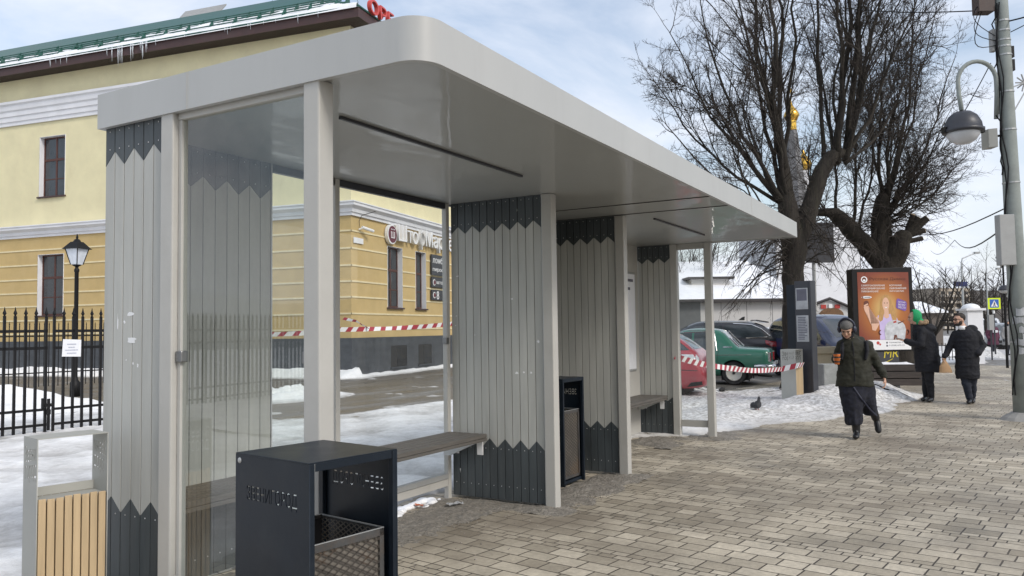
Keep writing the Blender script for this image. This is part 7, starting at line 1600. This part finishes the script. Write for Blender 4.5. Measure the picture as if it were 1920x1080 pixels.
g = MB(); g.ell(c-f*0.03+u*0.03, (0.112, 0.125, 0.14), 14, rot); g.ell(c-f*0.09-u*0.12, (0.10, 0.10, 0.10), 12, rot); o_ = shell('hood', g, 'green_knit', t, 0.012, 3)
bm = bmesh.new(); bm.from_mesh(o_.data); bmesh.ops.bisect_plane(bm, geom=bm.verts[:]+bm.edges[:]+bm.faces[:], plane_co=c+f*0.035, plane_no=(f+u*0.15), clear_outer=True); bm.to_mesh(o_.data); bm.free(); sm = o_.modifiers.new('s', 'SOLIDIFY'); sm.thickness = 0.008; sm.offset = -1
g = MB(); g.ell(c-u*0.02-f*0.045, (0.088, 0.085, 0.10), 12, rot); g.build('hair', 'hair', t, smooth=True)
g = MB(); cF = c-f*0.12-u*0.13
for k in range(70):
    q = random.uniform(-2.2, 2.2); p = cF+(-f*math.cos(q)*0.10+r*math.sin(q)*0.14)+u*random.uniform(-0.01, 0.04); g.ell(p, (random.uniform(.022, .04), random.uniform(.022, .04), random.uniform(.022, .035)), 7)
tag(shell('fur_trim', g, 'fur', t, 0.012, 1), None)
j = MB(); j.loft([((0.02, 0, 0.58), (0.235, 0, 0), (0, 0.22, 0)), ((0.01, 0, 0.80), (0.235, 0, 0), (0, 0.24, 0)), ((-0.01, 0, 1.1), (0.225, 0, 0), (0, 0.23, 0)), ((-0.05, 0, 1.36), (0.20, 0, 0), (0, 0.23, 0)), ((-0.09, 0, 1.48), (0.14, 0, 0), (0, 0.14, 0)), ((-0.12, 0, 1.53), (0.11, 0, 0), (0, 0.11, 0))])
chain(j, [(-0.06, -0.19, 1.38, .09), (-0.10, -0.27, 1.13, .085), (-0.26, -0.24, 1.16, .07), (-0.34, -0.22, 1.19, .058)]); chain(j, [(-0.05, 0.19, 1.38, .09), (0.05, 0.25, 1.12, .085), (-0.05, 0.24, 0.97, .065)])
j.ell((0.06, 0.0, 1.44), (0.13, 0.15, 0.10), 14); shell('parka', j, 'black_cloth', t, 0.014, 5)
j = MB(); chain(j, [(0.03, -0.08, 0.72, .11), (0.03, -0.10, 0.46, .085), (0.055, -0.10, 0.10, .06)]); chain(j, [(0.0, 0.08, 0.72, .11), (-0.02, 0.08, 0.46, .085), (-0.045, 0.10, 0.10, .06)]); shell('trousers', j, 'black_cloth', t, 0.013, 4)
for (x, y) in ((0.055, -0.10), (-0.045, 0.10)): g = MB(); boot(g, (x, y, 0.055), (x-0.06, y-0.20, 0.04), (0, 0, 1)); chain(g, [(x, y, 0.12, .05), (x, y, 0.07, .05)]); shell('shoe', g, 'boot', t, 0.010, 3)
ph = thing('phone', 'dark phone held out by the person in the green hood', 'phone', tuple(t.matrix_basis @ Vector((-0.47, -0.19, 1.255))), t.rotation_euler[2])
g = MB(); g.obox((-0.07, -0.035, 0), (0.13, 0, -0.03), (0, 0.07, 0), (0.002, 0, 0.009)); g.build('phone_body', 'dark_grey', ph, bevel=0.003); g = MB(); g.obox((-0.066, -0.032, 0.0096), (0.122, 0, -0.0282), (0, 0.064, 0), (0.0002, 0, 0.001)); g.build('screen', 'winglass', ph)
# --- bearded man in long black coat with a paper bag
t = person_at(1822, 757, 'bearded person in glasses and long black puffy coat carrying a brown paper bag')
HC = Vector((-0.15, -0.03, 1.60)); fw, upv = (-0.80, -0.60, -0.02), (0, 0, 1)
b = MB(); hd_ = head(b, HC, fw, upv, 1.05)
chain(b, [(-0.06, 0.02, 1.40, .065), (-0.125, -0.01, 1.52, .06)])
b.loft([((-0.02, 0, 0.80), (0.15, 0, 0), (0, 0.11, 0)), ((-0.03, 0, 1.08), (0.16, 0, 0), (0, 0.11, 0)), ((-0.05, 0.01, 1.33), (0.17, 0, 0), (0, 0.12, 0)), ((-0.06, 0.02, 1.43), (0.08, 0, 0), (0, 0.07, 0))])
chain(b, [(-0.22, 0.0, 1.33, .05), (-0.325, 0.0, 1.08, .045), (-0.41, -0.08, 0.90, .036), (-0.44, -0.10, 0.86, .03)]); chain(b, [(0.13, 0.02, 1.33, .05), (0.225, 0.06, 1.10, .045), (0.13, -0.07, 0.95, .036)])
hand(b, (-0.443, -0.10, 0.855), (-0.05, -0.1, -1), (1, -0.2, 0), (0.1, -1, 0), 1.0, 1.3); hand(b, (0.12, -0.08, 0.93), (-0.6, 0.1, -0.7), (-0.3, 1, 0), (0, -0.2, 1), 0.8, 0.8)
chain(b, [(-0.11, 0, 0.85, .09), (-0.09, -0.05, 0.48, .065), (-0.03, -0.04, 0.08, .04)]); chain(b, [(0.06, 0.02, 0.85, .09), (0.03, 0.02, 0.48, .065), (0.02, 0.14, 0.10, .04)])
o = b.build('body', 'skin', t); remesh(o, 0.009, 3); face(o, *hd_, 1.05); c, r, f, u, rot = hd_
g = MB(); g.ell(c+u*0.045-f*0.028, (0.086, 0.098, 0.096), 14, rot); g.ell(c+u*0.10+f*0.03, (0.06, 0.05, 0.03), 12, rot); shell('hair', g, 'hair', t, 0.010, 2)
g = MB(); g.ell(c-u*0.082+f*0.040, (0.062, 0.060, 0.040), 12, rot); g.ell(c-u*0.045+f*0.088, (0.026, 0.012, 0.007), 8, rot)
for q in (-1, 1): g.ell(c+r*q*0.060-u*0.055+f*0.015, (0.018, 0.04, 0.045), 8, rot)
shell('beard', g, 'hair', t, 0.009, 2)
g = MB()
for q in (-1, 1): cc_ = c+r*q*0.033+u*0.004+f*0.104; g.tube([cc_+r*0.024*math.cos(k*math.pi/6)+u*0.019*math.sin(k*math.pi/6) for k in range(13)], 0.0035, 5); g.tube([cc_+r*q*0.024, c+r*q*0.078-f*0.01+u*0.006], 0.003, 4)
g.tube([c+r*-0.010+f*0.108+u*0.006, c+r*0.010+f*0.108+u*0.006], 0.003, 4); tag(g.build('glasses', 'black', t), None)
j = MB(); rings = []
for z, x, a_, d_ in ((0.47, -0.05, .205, .15), (0.60, -0.05, .212, .155), (0.78, -0.045, .205, .155), (0.96, -0.04, .20, .155), (1.14, -0.04, .205, .155), (1.28, -0.05, .215, .15), (1.36, -0.055, .19, .13), (1.42, -0.07, .11, .09), (1.46, -0.08, .09, .085)): rings.append(((x, 0.0, z), (a_, 0, 0), (0, d_, 0)))
j.loft(rings)
for z in (0.55, 0.72, 0.88, 1.04, 1.20): j.ell((-0.045, 0, z), (0.216, 0.163, 0.07), 16)
chain(j, [(-0.22, 0.0, 1.32, .08), (-0.325, 0.0, 1.09, .068), (-0.40, -0.07, 0.93, .056), (-0.425, -0.09, 0.895, .05)]); chain(j, [(0.13, 0.02, 1.32, .08), (0.225, 0.06, 1.10, .074), (0.15, -0.09, 0.96, .06)])
j.ell((0.05, 0.08, 1.42), (0.11, 0.09, 0.085), 14); shell('coat', j, 'black_cloth', t, 0.014, 4)
g = MB(); g.loft([((-0.095, -0.04, 1.41), (0.07, 0, 0), (0, 0.07, 0)), ((-0.115, -0.03, 1.485), (0.066, 0, 0), (0, 0.066, 0))]); g.build('shirt_collar', 'white', t, smooth=True)
j = MB(); chain(j, [(-0.11, 0, 0.70, .10), (-0.09, -0.05, 0.46, .082), (-0.03, -0.04, 0.10, .062)]); chain(j, [(0.04, 0.02, 0.70, .10), (0.03, 0.02, 0.46, .08), (0.02, 0.14, 0.12, .058)]); shell('jeans', j, 'denim', t, 0.012, 4)
for (x, y, x2, y2, z2) in ((-0.03, -0.04, -0.05, -0.25, 0.04), (0.02, 0.15, 0.02, -0.04, 0.04)): g = MB(); boot(g, (x, y, 0.055), (x2, y2, z2), (0, 0, 1)); chain(g, [(x, y, 0.12, .05), (x, y, 0.07, .05)]); shell('shoe', g, 'boot', t, 0.010, 3)
bg_ = thing('paper_bag', 'crumpled brown paper bag hanging from the hand of the bearded person', 'bag', tuple(t.matrix_basis @ Vector((-0.43, -0.12, 0.82))), t.rotation_euler[2]+0.4)
g = MB(); g.loft([((0.02, 0, -0.235), (0.115, 0, 0), (0, 0.06, 0)), ((0.02, 0, -0.225), (0.12, 0, 0.01), (0, 0.065, 0)), ((0.01, 0, -0.12), (0.10, 0, -0.01), (0, 0.055, 0)), ((0.0, 0, -0.04), (0.05, 0, 0.01), (0, 0.035, 0)), ((0, 0, 0.0), (0.028, 0, 0), (0, 0.022, 0)), ((0, 0, 0.03), (0.04, 0, 0.01), (0, 0.03, 0))]); g.build('bag_body', 'kraft', bg_)
# --- two walkers far down the pavement
def walker(u, v, dd, label, coat, hgt, hatm, bag):
    P = frame_at(u, dd); t = thing('person', label, 'person', (P.x, P.y, 0.01), RZC); k = hgt/1.7
    b = MB(); b.ell((0, 0, 1.58*k), (.085, .10, .12), 10); b.loft([((0, 0, 0.75*k), (.16, 0, 0), (0, .11, 0)), ((0, 0, 1.3*k), (.18, 0, 0), (0, .11, 0)), ((0, 0, 1.42*k), (.06, 0, 0), (0, .06, 0)), ((0, 0, 1.5*k), (.05, 0, 0), (0, .05, 0))])
    chain(b, [(-.08, 0, .8*k, .08), (-.09, -.08, .42*k, .06), (-.07, .02, .06, .045), (-.07, -.10, .04, .04)]); chain(b, [(.08, 0, .8*k, .08), (.07, .08, .42*k, .06), (.08, .16, .08, .045), (.08, .06, .04, .04)])
    for q in (-1, 1): chain(b, [(q*.19, 0, 1.3*k, .05), (q*.25, .03, 1.02*k, .045), (q*.24, -.06, .80*k, .035)]); hand(b, (q*.24, -.06, .79*k), (0, -.1, -1), (-q, 0, 0), (0, -1, 0), 1.0, .6)
    o = b.build('body', 'denim', t); remesh(o, 0.016, 3)
    j = MB(); j.loft([((0, 0, .50*k), (.27, 0, 0), (0, .19, 0)), ((0, 0, .9*k), (.23, 0, 0), (0, .16, 0)), ((0, 0, 1.28*k), (.23, 0, 0), (0, .15, 0)), ((0, 0, 1.42*k), (.10, 0, 0), (0, .09, 0))])
    for q in (-1, 1): chain(j, [(q*.19, 0, 1.29*k, .085), (q*.26, .03, 1.02*k, .075), (q*.25, -.05, .84*k, .06)])
    shell('coat', j, coat, t, 0.018, 4); g = MB(); g.ell((0, .01, 1.62*k), (.105, .115, .105), 12); g.build('hat', hatm, t, smooth=True)
    g = MB(); g.ell((0, -.098, 1.57*k), (.05, .02, .06), 10); g.build('face', 'skin', t, smooth=True)
    if bag: g = MB(); g.box((-.12, -.24, 1.1*k), (.12, -.19, 1.22*k)); g.build('white_bundle', 'paper', t, bevel=0.02)
walker(1861, 660, 38, 'far walker in a plum coat carrying a white bundle', 'plum', 1.62, 'plum', True)
walker(1889, 662, 37, 'far walker in a pale grey coat near the concrete pole', 'greycoat', 1.62, 'knit_grey', False)
walker(1909, 660, 33, 'far walker in white jacket almost hidden behind the concrete pole', 'paper', 1.65, 'hair', False)
# --- pigeon
P = gnd(1420, 774, 0.06); t = thing('pigeon', 'dark pigeon standing on the trampled snow beyond the shelter', 'pigeon', (P.x, P.y, 0.075), math.atan2(CR.y, CR.x)+R(20)); t.scale = (1.15, 0.9, 1.25)
M['feather'] = mat('pigeon_grey', (0.035, 0.036, 0.042), 0.7, var=0.5, vs_=25)
g = MB(); g.loft([((0, -0.075, 0.115), (0.012, 0, 0), (0, 0.004, 0.014)), ((0, -0.06, 0.11), (0.045, 0, 0), (0, 0.01, 0.048)), ((0, -0.01, 0.10), (0.060, 0, 0), (0, 0.0, 0.058)), ((0, 0.05, 0.085), (0.052, 0, 0), (0, 0.0, 0.045)), ((0, 0.10, 0.07), (0.036, 0, 0), (0, 0, 0.024)), ((0, 0.17, 0.05), (0.034, 0, 0), (0, 0, 0.007))]); g.loft([((0, -0.045, 0.13), (0.034, 0, 0), (0, 0.036, 0)), ((0, -0.055, 0.165), (0.025, 0, 0), (0, 0.025, 0)), ((0, -0.062, 0.195), (0.022, 0, 0), (0, 0.024, 0)), ((0, -0.064, 0.215), (0.012, 0, 0), (0, 0.014, 0))])
b_ = shell('body', g, 'feather', t, 0.006, 2)
for q in (-1, 1): g = MB(); g.ell((q*0.052, 0.045, 0.098), (0.014, 0.085, 0.036), 12, Matrix.Rotation(-0.22, 3, 'X')); g.build('wing', 'feather', t, smooth=True)
g = MB(); g.tube([(0, -0.083, 0.198), (0, -0.108, 0.190)], [0.006, 0.002], 6); g.build('beak', 'dark_grey', t)
for q in (-1, 1): g = MB(); g.tube([(q*0.022, 0.0, 0.06), (q*0.022, 0.0, 0.0), (q*0.022, -0.03, 0.0)], 0.005, 5); g.build('leg', 'lampred', t)
# ------------------------------------------------------------------ barrier tape, litter
def tape(label, pts, w_=0.075, st=0.11, twist=0.0, sag=0.15):
    t = thing('barrier_tape', label, 'tape', tuple(pts[0]), 0, 'red and white barrier tapes'); P = []
    for a, b in zip(pts, pts[1:]):
        n = max(2, int((b-a).length/0.05)); sg = sag*(b-a).length/8
        for i in range(n): q = i/n; P.append(a.lerp(b, q)-Vector((0, 0, sg*math.sin(math.pi*q))))
    P.append(pts[-1]); L_ = 0; vs = []; fs = []; mi = []
    for i, p in enumerate(P):
        if i: L_ += (P[i]-P[i-1]).length
        d = (P[min(i+1, len(P)-1)]-P[max(i-1, 0)]).normalized(); s = d.cross(Vector((0, 0, 1))).normalized(); u = s.cross(d); a = twist*math.sin(L_*1.3)+0.25*math.sin(L_*3.1)
        v = u*math.cos(a)+s*math.sin(a); sh = d*0.35*w_; vs += [p-v*w_/2-sh, p+v*w_/2+sh]
        if i: fs.append((2*i-2, 2*i, 2*i+1, 2*i-1)); mi.append(int(L_/st) % 2)
    m = MB(); m.add(vs, fs); o = m.build('tape_ribbon', 'redtape', t, world=True); o.data.materials.append(M['whitetape'])
    for p, k in zip(o.data.polygons, mi): p.material_index = k
    return t
tape('red and white tape stretched from the shelter end to the slatted bin past the cars', [Vector((4.87, 0.545, 1.13)), at(1350, 688, 12.6), at(1466, 692, 15.35)], 0.085, 0.10, 0.0, 0.1)
bt = Vector((9.93, 0.06, 0.765)); tape('red and white tape wrapped round the slatted bin by the info pillar', [at(1466, 692, 15.35), at(1497, 685, 15.15), at(1506, 684, 15.5)], 0.10, 0.10, 0.2, 0.0)
tape('red and white tape strung across the wet yard in front of the yellow building', [at(470, 628, 17), at(637, 618, 18.5), at(900, 601, 22)], 0.11, 0.17, 0.35, 0.1)
tape('short slanting end of barrier tape near the corner of the yellow building', [at(644, 597, 19.5), at(668, 602, 19.4), at(692, 616, 19)], 0.07, 0.13, 0.8, 0.1)
def scrap(name, u, v, label, cat, m, sz, z=0.028):
    P = gnd(u, v); t = thing(name, label, cat, (P.x, P.y, z), random.uniform(0, 3)); g = MB(); n = 7; vs = []
    for i in range(n):
        for j in range(4): vs.append((sz*(i/(n-1)-.5)*1.6, sz*(j/3-.5)*0.7, sz*0.22*random.random()))
    g.add(vs, [(i*4+j, (i+1)*4+j, (i+1)*4+j+1, i*4+j+1) for i in range(n-1) for j in range(3)]); g.build('crumpled_sheet', m, t); return t
M['wrapper'] = mat('orange_wrapper', (0.45, 0.13, 0.06), 0.5)
scrap('wrapper', 783, 954, 'crumpled orange wrapper on the grit beside the plank divider', 'litter', 'wrapper', 0.07); scrap('paper_scrap', 800, 953, 'white paper scrap beside the orange wrapper on the grit', 'litter', 'paper', 0.045); scrap('paper_scrap', 853, 952, 'pale flattened paper scrap at the foot of the plank divider', 'litter', 'notice_grey', 0.09)
P = gnd(1217, 812); t = thing('stone', 'small grey stone at the foot of the far plank panel', 'stone', (P.x, P.y, 0.03)); g = MB(); g.ell((0, 0, 0.03), (0.11, 0.08, 0.055), 10); o = g.build('stone_body', 'kerb', t, smooth=True); o.rotation_euler = (0.2, 0.1, 0.5)
P = gnd(1355, 733, 0.05); t = thing('clod', 'dark frozen clod lying on the ice beside the shelter end', 'clod', (P.x, P.y, 0.06)); g = MB(); g.ell((0, 0, 0.03), (0.10, 0.07, 0.05), 9); g.ell((-0.09, 0.02, 0.02), (0.06, 0.05, 0.035), 8); g.build('clod_body', 'rubber', t)
# loose snow along the back rail inside the shelter
g = MB()
for _ in range(26):
    x = random.uniform(-1.4, -0.1); s = random.uniform(0.02, 0.06); g.ell((x, random.uniform(1.02, 1.2), s*0.3), (s*1.4, s, s*0.6), 8)
o = g.build('snow', 'roofsnow', smooth=True); tag(remesh(o, 0.012, 2), 'small clumps of snow along the shelter rail', kind='structure')
